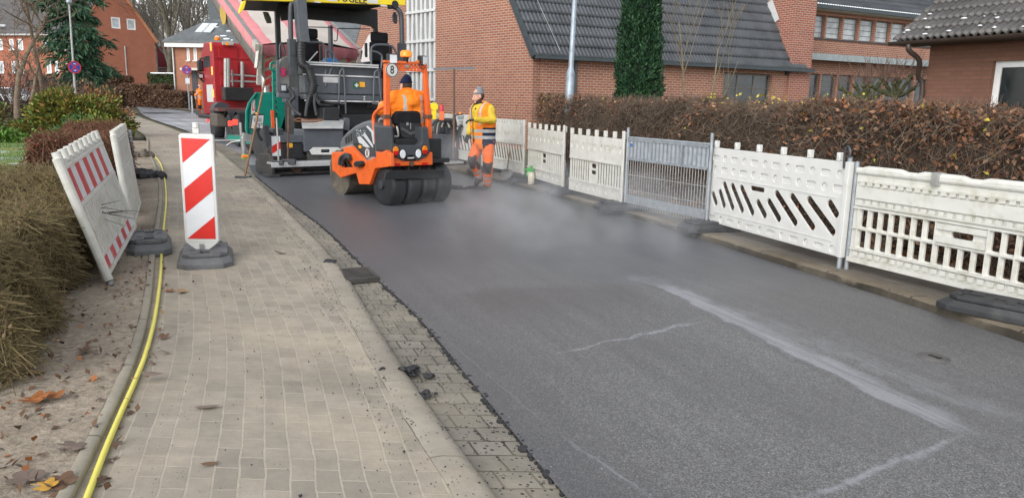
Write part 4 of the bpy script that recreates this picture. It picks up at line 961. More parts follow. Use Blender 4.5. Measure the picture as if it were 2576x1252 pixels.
# --- saplings and pollards by the church
for px, Y, h, sd, lb in ((1744, 20.5, 4.6, 5, 'thin bare sapling with pale trunk in front of the church wall'), (1783, 21.5, 3.8, 9, 'second thinner bare sapling nearest the church window')):
    q = dep(px, 262, Y); bare_tree('bare_sapling', lb, gp(q.x, Y), h*1.35, .045, sd, 3, .45, m=mat('pale_sapling_bark', (.22, .18, .12), .85, var=.25, spec=.15), first=.3, nb=(2, 3), gnarl=.05, minr=.005, upb=.5, cat='sapling')
MOSS = mat('mossy_pollard_bark', (.075, .078, .042), .9, var=.6, scale=8, bmp=.6, bscale=30, spec=.1)
def pollard(px, py, Y, label, s, seed):
    q = dep(px, py, Y); t = thing('pollard_tree', label, 'tree', gp(q.x, Y)); rnd = random.Random(seed); z0 = q.z-gz(Y)
    b = MB(); b.tube(spline([(0, 0, 0), (.02, 0, z0*.6), (-.02, 0, z0)], 4), [.10*s]*9, 8)
    A = []; B = []
    for ang, el_, L in ((.3, .9, .75), (2.6, .7, .55), (2.95, .3, .9), (1.2, 1.0, .5), (.1, .35, .6), (4.2, .8, .5)):
        d = Vector((math.cos(ang)*math.cos(el_), math.sin(ang)*.35*math.cos(el_), math.sin(el_))); e = Vector((0, 0, z0))+d*L*s; mid = Vector((0, 0, z0))+d*L*.5*s+Vector((0, 0, -.08*s))
        b.tube(spline([(0, 0, z0-.05), mid, e], 4), [.075*s]*4+[.06*s]*4+[.055*s], 7); b.ell(e, (.09*s, .09*s, .085*s), 5)
        for _ in range(11):
            w = Vector((rnd.gauss(d.x*.5, .5), rnd.gauss(0, .5), abs(rnd.gauss(.8, .3)))).normalized(); m_ = e+w*rnd.uniform(.2, .4); A += [e, m_]; B += [m_, m_+(w+Vector((rnd.gauss(0, .2), 0, .2))).normalized()*rnd.uniform(.2, .5)]
    b.build('trunk', MOSS, t, smooth=True)
    o = sticks('shoots', A, B, .008, .004, mat('reddish_shoots', (.16, .105, .085), .85, spec=.15), t, 3); o['kind'] = 'stuff'
pollard(2180, 245, 21, 'mossy pollarded tree with knobbly fists before the rear brick wing', .85, 1); pollard(2254, 238, 19.5, 'second mossy pollard, partly hidden by the brown brick house corner', .75, 6)
shrub('yellow_leaf_shrub', 'sparse shrub with a few yellow leaves under the church window', (8.0, 23.5), (1.9, .5, 2.0), 260, .07, [BE[3]], (1,), 220, TWIG, asp=.8)
b = leaves('foliage', np.stack([RNG.uniform(3.2, 6.2, 90), RNG.uniform(10.2, 13.5, 90), RNG.uniform(1.66, 1.86, 90)], 1)*0+np.array([rl(y, RNG.uniform(1.7, 2.6))+(1.72+RNG.uniform(-.05, .12),) for y in RNG.uniform(9.2, 12.4, 90)]), .05, [BE[3]], (1,), None, .3, .8)
b.location = Vector((0, 0, 0)); b.parent = bh; b.matrix_parent_inverse = Matrix.Translation(-Vector(bh.location)); b['kind'] = 'stuff'; b['label'] = 'scattered yellow leaves on top of the hedge'; b.name = 'yellow_leaves'
# --- far clipped hedges by the road
FH_ = [leaf_mat('far_brown_leaf', (.15, .085, .05)), leaf_mat('far_dark_leaf', (.09, .055, .035))]
def far_hedge(label, pts, w, h, nl, lm=FH_, lp=(.6, .4), name='clipped_hedge', lsz=.2, tm=TWR):
    return hedge(name, label, pts, w, h, nl, int(nl*.3), lsz, lm, lp, tm, tw=(.25, .5), tr=.012, zb=0, top=.012, leafy=lambda u, a, z, P: np.ones(len(u)), group=None)
def dxy(px, Y): q = dep(px, 240, Y); return (q.x, Y)
far_hedge('tall brown clipped hedge before the big brick gable', [dxy(276, 66), dxy(336, 67)], 1.6, 2.45, 3000)
far_hedge('long middle brown hedge beside the far pavement', [dxy(318, 64), dxy(360, 63.5), dxy(424, 63)], 1.5, 1.75, 3800)
far_hedge('low brown hedge behind the far no stopping sign', [dxy(392, 62), dxy(436, 60), dxy(476, 58.5)], 1.2, 1.28, 3000)
far_hedge('dark brown hedge running behind the leafy shrub', [dxy(196, 50), dxy(245, 54), dxy(290, 59)], 1.5, 1.5, 3500, lp=(.3, .7))
gh = far_hedge('bright green clipped box hedge with snow on top', [dxy(393, 69), dxy(456, 68)], 1.9, 2.75, 5000, [leaf_mat('box_green', (.03, .10, .03)), leaf_mat('box_dark', (.015, .05, .018))], (.6, .4), 'box_hedge', .16)
q1 = dxy(393, 69); q2 = dxy(456, 68); b = MB(); c = Vector(gh.location); b.bar(Vector((q1[0], q1[1], gz(69)+2.8))-c, Vector((q2[0], q2[1], gz(69)+2.8))-c, 1.5, .12); b.build('snow_cover', SNOW, gh, bevel=.05)
# --- grass blades on the lawn
n = 9000; y = RNG.uniform(9, 24, n); x = np.array([float(cE(k)) for k in y])-RNG.uniform(1.9, 9, n); A_ = np.stack([x, y, np.array([gz(k) for k in y])+.0], 1)
o = leaves('grass', A_, .11, [leaf_mat('grass_blade', (.07, .15, .03)), leaf_mat('dry_blade', (.2, .18, .07))], (.7, .3), None, 0, .12, dirs=np.tile([0, 0, 1.3], (n, 1))); tag(o, 'short winter grass on the snowy lawn', 'grass', kind='stuff')
# ---------------------------------------------------------------- barriers, signs and small things
def toface(me):            # plate (x, y) -> upright (x, z), front towards -y
    M = Matrix(((1, 0, 0, 0), (0, 0, 1, 0), (0, 1, 0, 0), (0, 0, 0, 1))); return M
def upright(b, polys, t, y=0.0, bev=.004, m=0):
    me = plate(polys, t, bev); M = Matrix(((1, 0, 0, 0), (0, 0, 1, y), (0, 1, 0, 0), (0, 0, 0, 1))); b.mesh(me, M, m)
def rect(x0, x1, z0, z1): return [(x0, z0), (x1, z0), (x1, z1), (x0, z1)]
def slant(x, z0, z1, dx, w): return [(x, z0), (x+w, z0), (x+w+dx, z1), (x+dx, z1)]
def rslant(x, z0, z1, dx, w):
    a = math.atan2(z1-z0, dx); L = math.hypot(z1-z0, dx); return rrect(x+w/2+dx/2, (z0+z1)/2, L, w*math.sin(a), w*.4, 3, a)
def panel_slots(W, H, root):       # big round and long recesses above diagonal slots
    rec = []; k = W/2.1
    def nrm(x, y):      # spot on the photographed panel -> panel coordinates
        q = (x-145)/705; t = q*.83/(1-q*.17); top = 115+(x-145)*.1418; bot = 525+(x-145)*.262; return (t*W, (bot-y)/(bot-top)*H)
    def slot(x0, y0, x1, y1, w=.078):
        a = nrm(x0, y0); e = nrm(x1, y1); L = math.hypot(e[0]-a[0], e[1]-a[1]); return rrect((a[0]+e[0])/2, (a[1]+e[1])/2, L, w*k, w*k*.42, 3, math.atan2(e[1]-a[1], e[0]-a[0]))
    slots = [slot(*q) for q in ((158, 362, 200, 440), (212, 352, 262, 458), (240, 312, 325, 474), (299, 325, 390, 490), (361, 338, 455, 505), (468, 422, 527, 520), (528, 418, 602, 538), (565, 375, 680, 556), (640, 390, 755, 575), (716, 404, 833, 594), (798, 418, 838, 500))]
    c = nrm(466, 361); slots.append(rrect(c[0], c[1], .24*k, .058*H, .022))
    for r, z in enumerate((.865, .715)):
        for i in range(12):
            x = (.07+i*.178)*k
            if (i+r) % 2: rec.append(disc(x, z*H, .038*k, 14))
            else: rec.append(rrect(x, z*H, .125*k, .072*H, .02))
    for i in range(12):
        x = (.07+i*.178)*k
        rec.append(disc(x, .068*H, .034*k, 14) if i % 2 else rrect(x, .068*H, .125*k, .055*H, .02))
    b = MB(); upright(b, [rect(0, W, 0, H)]+slots, .006, .006, .001)
    upright(b, [rect(0, W, 0, H)]+slots+rec, .014, -.005, .004)
    for z in (.61, .145): b.bx(.10, W-.10, -.019, -.0125, (z)*H, (z)*H+.012)
    body = b.build('panel', WHITE, root)
    for i in range(6):
        x = .05+i*(W-.16)/5*1.0
        c = MB(); c.bx(x-.025, x+.025, -.02, .03, H+.002, H+.085); c.bx(x-.018, x+.018, -.026, .036, H+.03, H+.075); c.build('top_peg', WHITE, root, bevel=.006)
    b = MB(); b.tube([(W+.03, .0, -.16), (W+.03, .0, H+.05)], .024, 10); b.build('post', GALV, root, smooth=True)
    b = MB(); b.bx(W+.003, W+.06, -.03, .034, .0, H+.005); b.build('post_sleeve', WHITE, root, bevel=.006)
    b = MB(); b.tube(spline([(W-.01, -.03, H-.06), (W-.01, -.035, H+.10), (W+.02, -.03, H+.15), (W+.055, -.03, H+.10), (W+.05, -.03, H+.05)], 4), .012, 7); b.build('hook', DARK, root, smooth=True)
def panel_bars(W, H, root):        # solid band with round holes above upright slats
    k = W/2.1; ho = []
    for i in range(9): ho.append(disc((.10+i*.238)*k, .80*H+.02, .030 if i % 2 else .038, 12, .05))
    hb = [disc((.12+i*.235)*k, .11*H, .026, 12, .035) for i in range(9)]
    sl = []; n = 20
    for i in range(n):
        x = .055+i*(W-.11)/n
        if 8 <= i <= 10: continue
        sl.append(rect(x+.012, x+(W-.11)/n-.018, .215*H, .575*H))
    x0 = .055+8*(W-.11)/n; x1 = .055+11*(W-.11)/n
    sl += [rrect((x0+x1)/2, .50*H, .17*k, .075*H, .02), rrect((x0+x1)/2, .39*H, .17*k, .065*H, .02)]
    b = MB(); upright(b, [rect(.0, W, 0, H)]+sl, .010, .004, .002)
    upright(b, [rect(.0, W, .60*H, H)]+ho, .016, -.006, .005); upright(b, [rect(.0, W, 0, .19*H)]+hb, .016, -.006, .005)
    for z in (.59, .20): b.bx(.01, W-.01, -.026, .0, z*H-.012, z*H+.012)
    for i in range(n+1):
        x = .055+i*(W-.11)/n-.01
        if 8 < i < 11: continue
        b.bx(x-.010, x+.010, -.010, .0, .215*H, .575*H)
    b.build('panel', WHITE_OLD, root)
    for i in range(7):
        x = .03+i*(W-.06)/6; c = MB(); c.bx(x-.028, x+.028, -.02, .03, H+.002, H+.10); c.build('top_peg', WHITE_OLD, root, bevel=.008)
    b = MB(); b.bx(W-.035, W+.03, -.04, -.015, -.03, H+.12); b.build('post', WHITE_OLD, root, bevel=.01)
def panel_diag(W, H, root):        # slanting slats under a plain band
    k = W/2.1; sl = []
    n = 15
    for i in range(n): sl.append(slant(.08+i*(W-.2)/n+.10, .25*H, .58*H, -.12*k, .075*k))
    ho = [disc((.2+i*.34)*k, .80*H, .016, 10) for i in range(6)]
    hb = [disc((.2+i*.2)*k, .12*H, .02, 10) for i in range(9)]
    b = MB(); upright(b, [rect(0, W, 0, H)]+sl, .010, .004, .002)
    upright(b, [rect(0, W, .63*H, H)]+ho, .016, -.006, .005); upright(b, [rect(0, W, 0, .21*H)]+hb, .016, -.006, .005)
    for z in (.61, .22): b.bx(.01, W-.01, -.03, .0, z*H-.014, z*H+.014)
    b.build('panel', WHITE_OLD, root)
    n = int(W/.125)
    c = MB()
    for i in range(n): x = .04+i*(W-.08)/(n-1); c.bx(x-.022, x+.022, -.02, .03, H-.01, H+.085)
    c.build('toothed_top_edge', WHITE_OLD, root, bevel=.006)['kind'] = 'stuff'
    b = MB(); b.bx(W-.03, W+.03, -.045, -.015, -.03, H+.10); b.build('post', WHITE_OLD, root, bevel=.01)
    b = MB(); b.tube([(W-.10, -.05, H+.03), (W-.10, -.055, H-.16), (W-.05, -.055, H-.16), (W-.05, -.05, H-.02)], .008, 6); b.build('hook', STEEL, root)
def panel_grid(W, H, root):        # two rows of upright openings between toothed bands
    k = W/2.1; n = 19; ho = []; x0, x1 = .075, W-.075; st = (x1-x0)/n
    for i in range(n):
        if 7 <= i <= 10: 
            ho.append(rrect(x0+(i+.5)*st, .265*H, st*.62, .185*H, .012)); continue
        ho.append(rrect(x0+(i+.5)*st, .265*H, st*.62, .185*H, .012)); ho.append(rrect(x0+(i+.5)*st, .495*H, st*.62, .185*H, .012))
    ho.append(rrect(x0+9*st, .495*H, .17*k, .07*H, .025))
    b = MB(); upright(b, [rect(0, W, 0, H)]+ho, .03, .015, .008)
    for i in range(n+1):
        x = x0+i*st
        if 8 <= i <= 10: b.prism([(x-.012, -.001, .16*H), (x+.012, -.001, .16*H), (x+.004, -.024, .16*H), (x-.004, -.024, .16*H)], (0, 0, .21*H)); continue
        b.prism([(x-.014, -.001, .16*H), (x+.014, -.001, .16*H), (x+.004, -.026, .16*H), (x-.004, -.026, .16*H)], (0, 0, .44*H))
    b.bx(.02, W-.02, -.028, .0, .375*H, .388*H); b.bx(.02, W-.02, -.03, .0, .60*H, .62*H); b.bx(.02, W-.02, -.03, .0, .14*H, .16*H)
    b.bx(x0+7*st+.01, x0+11*st-.01, -.022, -.001, .40*H, .465*H); b.bx(x0+7*st+.01, x0+11*st-.01, -.022, -.001, .53*H, .59*H)
    for z in (.645, .90): b.bx(.03, W-.03, -.026, .0, z*H-.006+.07*H*0, z*H+.008)
    for z, hh in ((.655, .045), (.855, .04), (.075, .05)):
        for i in range(27):
            x = .05+i*(W-.1)/27; b.bx(x+.012, x+(W-.1)/27-.020, -.024, .0, z*H, (z+hh)*H)
    b.bx(.03, W-.03, -.028, .0, .715*H, .845*H)
    b.bx(.0, W, -.03, .0, .0, .05*H)
    body = b.build('panel', WHITE_OLD, root)
    c = MB(); sec = 4
    c.tube([(0.0, .012, H+.006), (W, .012, H+.006)], .036, 12)
    for i in range(sec): x = W*(i+.5)/sec; c.tube([(x-.2*k, .012, H+.012), (x-.16*k, .012, H+.024), (x+.16*k, .012, H+.024), (x+.2*k, .012, H+.012)], .036, 12)
    c.build('top_rail', WHITE_OLD, root, smooth=True)
    b = MB(); b.bx(.72*k, .775*k, -.045, .06, H-.045, H+.066); b.build('rail_patch', STEEL, root)
    for x in (-.025, W+.035):
        b = MB(); b.tube([(x, .015, -.2), (x, .015, H+.09)], .021, 10); b.build('post', GALV, root, smooth=True)
def panel_mesh(W, H, root):        # galvanised barrier with a corrugated band on top and a wire grid
    b = MB()
    for x in (0, W): b.tube([(x, 0, -.05), (x, 0, H+.12)], .022, 10)
    b.tube([(0, 0, H-.02), (W, 0, H-.02)], .018, 10); b.tube([(0, 0, .06), (W, 0, .06)], .014, 8)
    b.build('frame', GALV, root, smooth=True)
    b = MB(); n = 120; R_ = []
    for i in range(n+1):
        x = .03+(W-.06)*i/n; y = -.012+.006*math.sin(i*1.05); R_.append([(x, y, .665*H), (x, y, H-.03), (x, y+.004, H-.03), (x, y+.004, .665*H)])
    b.loft(R_)
    for x in (.34*W, .70*W): b.bx(x-.01, x+.01, -.035, -.022, .66*H, H-.02)
    b.bx(.03, W-.03, -.028, -.02, H-.06, H-.03); b.bx(.03, W-.03, -.028, -.02, .655*H, .69*H)
    b.build('corrugated_band', GALV, root)
    b = MB()
    for i in range(31): x = .04+(W-.08)*i/30; b.tube([(x, 0, -.03), (x, 0, .66*H)], .0042, 4)
    for z in (.22, .44): b.tube([(0, -.006, z*H), (W, -.006, z*H)], .005, 5)
    b.build('wire_grid', STEEL, root)
    b = MB(); b.bx(.03, W-.03, -.012, -.008, .02, .14); b.build('bottom_strip', GALV, root)
    b = MB(); b.bx(.10, .145, -.031, -.027, H-.14, H-.10); b.build('sticker', mat('blue_sticker', (.04, .14, .45), .4), root)
def barrier(name, label, px0, py0, px1, py1, fn, z=.2, H=1.0, W=None, cat='barrier', grp='barriers along the right kerb'):
    a = at(px0, py0, z); e = at(px1, py1, z); d = e-a; d.z = 0; w = W or d.length-.03
    t = thing(name, label, cat, (a.x, a.y, gz(a.y)+z), math.atan2(d.y, d.x), grp); fn(w, H, t); return t
barrier('plastic_barrier', 'white plastic barrier with round and oval recesses above diagonal slots', 1784, 556, 2113, 648, panel_slots, H=.93)
aE = at(2134, 652, .2)
tE = thing('plastic_barrier', 'white plastic barrier with two rows of upright openings at the right edge of the picture', 'barrier', (aE.x, aE.y, .2), math.atan2(-.925, .42), 'barriers along the right kerb'); panel_grid(2.35, .865, tE)
barrier('mesh_barrier', 'galvanised steel mesh barrier with corrugated upper band', 1572, 512, 1781, 558, panel_mesh, H=.98)
barrier('plastic_barrier', 'white barrier with upright slats directly left of the steel mesh barrier', 1432, 476, 1568, 512, panel_bars, H=.92)
barrier('plastic_barrier', 'white barrier with upright slats directly right of the leaning shovel', 1327, 443, 1420, 473, panel_bars, H=.92)
barrier('plastic_barrier', 'white barrier with slanting slats and toothed top behind the standing worker', 1212, 416, 1321, 441, panel_diag, H=.95)
bl = barrier('plastic_barrier', 'white barrier with toothed top between the road roller and the standing worker', 1085, 385, 1205, 414, panel_diag, H=.95)
# --- rubber foot plates
def footplate(label, p, rz, s=(.80, .38, .11), m=BLACKR, group='rubber foot plates of the barriers', name='foot_plate'):
    t = thing(name, label, 'foot plate', p, rz, group)
    L, Wd, h = s; b = MB()
    ol = [(-L/2, -Wd*.32), (-L*.38, -Wd/2), (L*.38, -Wd/2), (L/2, -Wd*.32), (L/2, Wd*.32), (L*.38, Wd/2), (-L*.38, Wd/2), (-L/2, Wd*.32)]
    top = [(x*.80, y*.82) for x, y in ol]
    b.loft([[(x, y, .0) for x, y in ol], [(x, y, h*.38) for x, y in ol], [(x*.84, y*.86, h*.74) for x, y in ol]])
    b.build('base', m, t, bevel=.006)
    ho = [rrect(0, 0, .07, .07, .01), rrect(-L*.24, 0, .16, .09, .015), rrect(L*.24, 0, .16, .09, .015), rrect(-L*.12, Wd*.22, .06, .05, .01), rrect(L*.12, -Wd*.22, .06, .05, .01)]
    me = plate([top]+ho, h*.28, .008); c = MB(); c.mesh(me, Matrix.Translation((0, 0, h*.74+h*.14+.001)))
    for x in (-L*.33, L*.33): c.bx(x-.03, x+.03, -Wd*.3, -Wd*.12, h*1.03, h*1.10); c.bx(x-.03, x+.03, Wd*.12, Wd*.3, h*1.03, h*1.10)
    c.build('top_deck', m, t)
    c = MB()
    for x, w_ in ((-L*.24, .155), (L*.24, .155), (0, .066)): c.bx(x-w_/2, x+w_/2, -.04, .04, h*.742, h*.80)  # black inserts painted as the shade down in the deck holes
    c.build('recess_shade', DARKIN, t)['kind'] = 'stuff'; return t
fd = math.atan2(-.9, .42)
for px, py, rr_, lb in ((1432, 486, fd+1.4, 'black foot plate between the two slatted barriers'), (1566, 526, fd+1.35, 'black foot plate under the left end of the steel mesh barrier'), (1787, 578, fd+1.45, 'black foot plate under the joint of mesh barrier and diagonal slot barrier'),
                    (1330, 457, fd+1.5, 'black foot plate behind the green and white spray bottle'), (2512, 792, fd+.25, 'large black foot plate at the right edge below the grid barrier')):
    q = at(px, py, .10); footplate(lb, (q.x, q.y, gz(q.y)+.101), rr_, (.82, .40, .12))
q = at(1222, 432, .1); footplate('dark foot plate on the kerb behind the standing worker', (q.x, q.y, gz(q.y)+.1), fd+1.5)
# --- the two barriers leaning over on the left
def lean_frame(t, x, y, z, h, i, l):
    d = Vector((math.cos(h)*math.cos(i), math.sin(h)*math.cos(i), math.sin(i))); n = Vector((-math.sin(h), math.cos(h), 0))
    u0 = Vector((-math.cos(h)*math.sin(i), -math.sin(h)*math.sin(i), math.cos(i))); up = u0*math.cos(l)+n*math.sin(l); w = d.cross(up)*-1
    M = Matrix((d, w, up)).transposed().to_4x4(); M.translation = (x, y, z); t.matrix_world = M
def panel_striped(W, H, root, stripes=True):
    b = MB(); b.bx(0, W, 0, .03, 0, H); b.bx(.0, W, -.022, -.0, .60*H, .635*H); b.bx(0, W, -.022, 0, .155*H, .19*H); b.bx(0, W, -.022, 0, .0, .03*H); b.bx(0, W, -.022, 0, .925*H, .955*H)
    b.tube([(.0, .012, -.04), (.0, .012, H+.03)], .038, 10); b.tube([(W, .012, 0), (W, .012, H+.03)], .03, 10)
    for i in range(22): x = .09+i*(W-.16)/22; b.bx(x, x+.035, -.024, -.0, .19*H, .60*H)
    b.build('panel', WHITE_OLD, root, bevel=.004)
    c = MB()
    for i in range(9): x = .04+i*(W-.08)/8; c.tube([(x, .012, H-.02), (x, .012, H+.075)], .036, 9)
    c.build('toothed_top_edge', WHITE_OLD, root, smooth=True)['kind'] = 'stuff'
    if stripes:
        for z0_, z1_, nm in ((.64, .92, 'upper_stripes'), (.035, .15, 'lower_stripes')):
            b = MB(); n = 10; s_ = (W-.1)/n; dx = .10*(z1_-z0_)
            for i in range(n):
                x = .05+i*s_; b.add([(x, -.003, z0_*H), (x+s_, -.003, z0_*H), (x+s_+dx*0, -.003, z1_*H), (x+dx*0, -.003, z1_*H)], [(0, 1, 2, 3)], i % 2)
            b.build(nm, [REDFADE, REFW], root)
    b = MB(); b.tube([(.0, .012, -.05), (.0, .012, -.13), (.015, .012, -.17)], [.026, .026, .024], 10); b.build('foot_peg', GALV, root, smooth=True)
t = thing('striped_barrier', 'dirty white barrier with faded red stripes leaning into the hedge', 'barrier'); panel_striped(2.0, 1.0, t); lean_frame(t, -3.40, 6.20, .15, 1.925, .045, .274)
t = thing('plastic_barrier', 'plain dirty white barrier leaning behind the red striped one', 'barrier'); panel_striped(2.0, 1.0, t, False); lean_frame(t, -4.254, 8.341, .189, 1.99, .006, .105)
q = at(360, 632, .06); footplate('grey foot plate on the soil behind the leaning barriers', (q.x, q.y+.15, .062), 2.0, (.8, .42, .15), GREYR)
q = at(339, 442, .06); t = tag(MB().tube([(0, 0, 0), (-.03, 0, .88)], .036, 12).build('steel_post', GALV, smooth=True), 'short grey steel post standing behind the leaning white barriers', 'post'); t.location = q
# --- red and white delineator board
q = at(476, 640, .05); q = Vector((-3.02, 7.30, .05))
foot_d = footplate('grey recycled rubber foot plate carrying the red and white delineator board', (q.x, q.y, .05), math.atan2(1, -.38), (.84, .50, .13), GREYR)
t = thing('delineator_board', 'red and white striped delineator board on the brick pavement', 'traffic board', (q.x+.0, q.y-.06, .05), .05)
b = MB(); upright(b, [rrect(0, .72, .325, 1.05, .03)], .045, 0, .010); b.prism([(-.15, -.02, .20), (.15, -.02, .20), (.06, -.02, .13), (-.06, -.02, .13)], (0, .04, 0)); b.build('frame', WHITE, t)
b = MB(); x0, x1, z0_, z1_ = -.135, .135, .235, 1.205
b.add([(x0, -.0245, z0_), (x1, -.0245, z0_), (x1, -.0245, z1_), (x0, -.0245, z1_)], [(0, 1, 2, 3)]); b.build('white_foil', REFW, t)
def zz_(py): return z1_-(py-110)/740*(z1_-z0_)
for P in ([(x0, 110), (x1, 116), (x0, 290)], [(x1, 310), (x1, 490), (x0, 660), (x0, 480)], [(x1, 680), (x1, 848), (x0, 848)]):
    MB().add([(x, -.0275, zz_(y)) for x, y in P], [tuple(range(len(P)))]).build('red_stripe', RED, t)
b = MB(); b.bx(-.03, .03, -.02, .02, 1.247, 1.30); b.tube([(0, 0, 1.30), (0, 0, 1.35)], .032, 10); b.build('lamp_socket', WHITE, t, bevel=.004)
b = MB(); b.bx(-.03, .03, -.03, .03, .05, .128); b.bx(-.022, .022, -.034, -.030, .135, .19); b.build('clamp', STEEL, t, bevel=.004)
# --- yellow hose
hp = [(196, 1300), (215, 1252), (262, 1130), (300, 1040), (340, 950), (366, 880), (388, 790), (401, 690), (404, 620), (410, 560), (415, 500), (411, 450), (400, 410), (381, 388)]
P = [at(x+3, y, .062) for x, y in hp]
tag(MB().tube(spline(P, 8), .0140, 10).build('garden_hose', mat('yellow_hose', (.80, .72, .13), .4, dirt=.02, var=.05), smooth=True), 'long yellow hose lying along the pavement edging', 'hose')
# --- drain, covers
IRON = mat('cast_iron', (.07, .066, .06), .55, metal=.4, var=.3, dirt=.2)
g = at(898, 694, .02); d = Vector((float(cA(7.3)-cA(6.6)), .7, 0)).normalized(); t = thing('drain_grate', 'rectangular iron drain grate in the gutter beside the asphalt', 'drain', g, math.atan2(d.y, d.x))
b = MB(); b.bx(-.24, .24, -.16, -.125, -.01, .03); b.bx(-.24, .24, .125, .16, -.01, .03); b.bx(-.24, -.205, -.124, .124, -.01, .03); b.bx(.205, .24, -.124, .124, -.01, .03); b.build('frame', IRON, t)
b = MB()
for i in range(9): x = -.18+i*.045; b.bx(x-.011, x+.011, -.123, .123, .0, .026)
b.build('bars', IRON, t); MB().bx(-.2, .2, -.12, .12, -.008, -.002).build('shaft', DARKIN, t)
g = at(2347, 899, .02); t = thing('valve_cover', 'small oval iron valve cover in the asphalt on the right', 'cover', g, -1.1)
MB().lathe([(.001, .010), (.075, .010), (.085, .012), (.088, .008), (.095, .008), (.105, .001)], n=24).build('lid', mat('worn_iron', (.10, .095, .09), .6, var=.3, bmp=.5), t); MB().bx(-.03, .03, -.012, .012, .0105, .013).build('slot', DARKIN, t); MB().bx(.035, .055, -.02, .02, .0105, .013).build('slot', DARKIN, t)
g = at(397, 285, .0); t = tag(MB().lathe([(.001, .03), (.8, .03), (.86, .02), (.95, .004)], n=24).build('manhole_cover', mat('black_iron', (.02, .02, .02), .6)), 'dark round manhole cover in the far wet road', 'manhole cover'); t.location = g
# --- bitumen crumbs and lumps
BIT = mat('sticky_asphalt', (.020, .020, .022), .5, var=.4, bmp=.8, bscale=70)
def lump(name, label, p, r, n, seed, cat='asphalt lump', grp=None, flat=.55):
    rnd = random.Random(seed); b = MB()
    for i in range(n):
        a = rnd.uniform(0, 6.28); k = rnd.random()**.6; rr_ = rnd.uniform(.25, .5)*min(r[0], r[1])
        b.ell((math.cos(a)*k*r[0], math.sin(a)*k*r[1], rr_*.3*(1.4-k)), (rr_*rnd.uniform(.7, 1.3), rr_*rnd.uniform(.7, 1.2), rr_*flat*rnd.uniform(.6, 1.2)), 6)
    me = bpy.data.meshes.new('x'); me.from_pydata(b.v, [], b.f); o = bpy.data.objects.new('x', me); C.objects.link(o)
    md = o.modifiers.new('r', 'REMESH'); md.mode = 'VOXEL'; md.voxel_size = max(.008, min(r)/9); m2 = baked(o); bpy.data.objects.remove(o)
    for v in m2.vertices: v.co += Vector((noise.noise(v.co*30), noise.noise(v.co*30+Vector((9, 0, 0))), noise.noise(v.co*30+Vector((0, 7, 0)))))*.022*min(1, r[0]*5)
    o = linkme(name, m2, BIT); o.location = p; return tag(o, label, cat, grp)
lump('asphalt_lump', 'larger crumbly black asphalt lump on the rounded kerb', at(1012, 930, .05), (.15, .055), 12, 1); lump('asphalt_lump', 'black asphalt lump in the gutter touching the lump on the kerb', at(1050, 940, .02), (.10, .07), 9, 2)
lump('asphalt_lump', 'small black asphalt lump nearest the camera in the gutter', at(1073, 990, .02), (.06, .05), 8, 3); lump('asphalt_lump', 'black asphalt lump on the kerb just before the drain grate', at(828, 658, .05), (.07, .12), 9, 4)
lump('asphalt_pile', 'low heap of hot loose asphalt at the feet of the standing worker', at(1168, 474, .02), (.42, .16), 26, 5, flat=.5); lump('black_rubble', 'black crumpled lump on the soil behind the leaning barriers', at(362, 446, .06), (.34, .30), 22, 6, cat='rubble', flat=.9)
st_ = lump('field_stone', 'rounded brown boulder at the pavement edge below the shrub', at(358, 396, .05), (.34, .3), 8, 9, cat='stone', flat=1.4); st_.data.materials.clear(); st_.data.materials.append(mat('brown_stone', (.13, .11, .09), .9, var=.3, bmp=.5))
n = 4200; rb = RNG.uniform(0, 1, n); yy = RNG.uniform(2.2, 15, n); off = np.where(rb < .12, RNG.uniform(-1.4, -.2, n), RNG.uniform(-.35, .55, n)); px_ = np.array([float(cK(y)) for y in yy])+off
gg = np.array([gz(y) for y in yy])+np.where(off < .02, .052, .010); ok = px_ < np.array([float(cA(y)) for y in yy])
s_ = RNG.uniform(.0012, .0040, n)*np.where(RNG.uniform(size=n) < .04, 1.9, 1.0)
A_ = np.stack([px_, yy, gg], 1)[ok]; s_ = s_[ok]; B_ = A_+np.stack([s_*RNG.uniform(.5, 1.6, len(s_)), s_*RNG.uniform(-1, 1, len(s_)), s_*.9], 1)
tag(sticks('asphalt_crumbs', A_, B_, s_, s_*.6, BIT, None, 5), 'tiny black asphalt crumbs scattered over pavement, kerb and gutter', 'crumbs', kind='stuff')
# --- fallen leaves
LFM = [leaf_mat('rust_fallen_leaf', (.26, .095, .03)), leaf_mat('brown_fallen_leaf', (.13, .075, .045)), leaf_mat('grey_fallen_leaf', (.16, .12, .095)), leaf_mat('tan_fallen_leaf', (.32, .20, .10))]
n = 3000; yy = 2.4+6.6*RNG.uniform(0, 1, n)**1.3; base = np.array([float(cE(y)) for y in yy]); k = RNG.uniform(0, 1, n)
off = np.where(k < .035, RNG.uniform(.03, .10, n), np.where(k < .88, -.66-np.abs(RNG.normal(0, .5, n)), RNG.uniform(-.6, -.05, n)))
P = np.stack([base+off, yy, np.array([gz(y) for y in yy])+np.where(off > 0, .055, .075)], 1)
tag(leaves('leaf_litter', P, .046, LFM, (.16, .50, .24, .10), None, 1.6, .6), 'brown fallen leaves along the hedge foot and the pavement edging', 'leaf litter', kind='stuff')
n = 1500; yy = RNG.uniform(3.5, 16.5, n); P = np.stack([np.array([float(cR(y)) for y in yy])+RNG.uniform(1.25, 2.1, n), yy, np.array([gz(y) for y in yy])+.115], 1)
tag(leaves('leaf_litter', P, .075, [LFM[0], LFM[3], LFM[1]], (.4, .35, .25), None, 1.5, .6), 'copper fallen leaves under the beech hedge behind the barriers', 'leaf litter', kind='stuff')
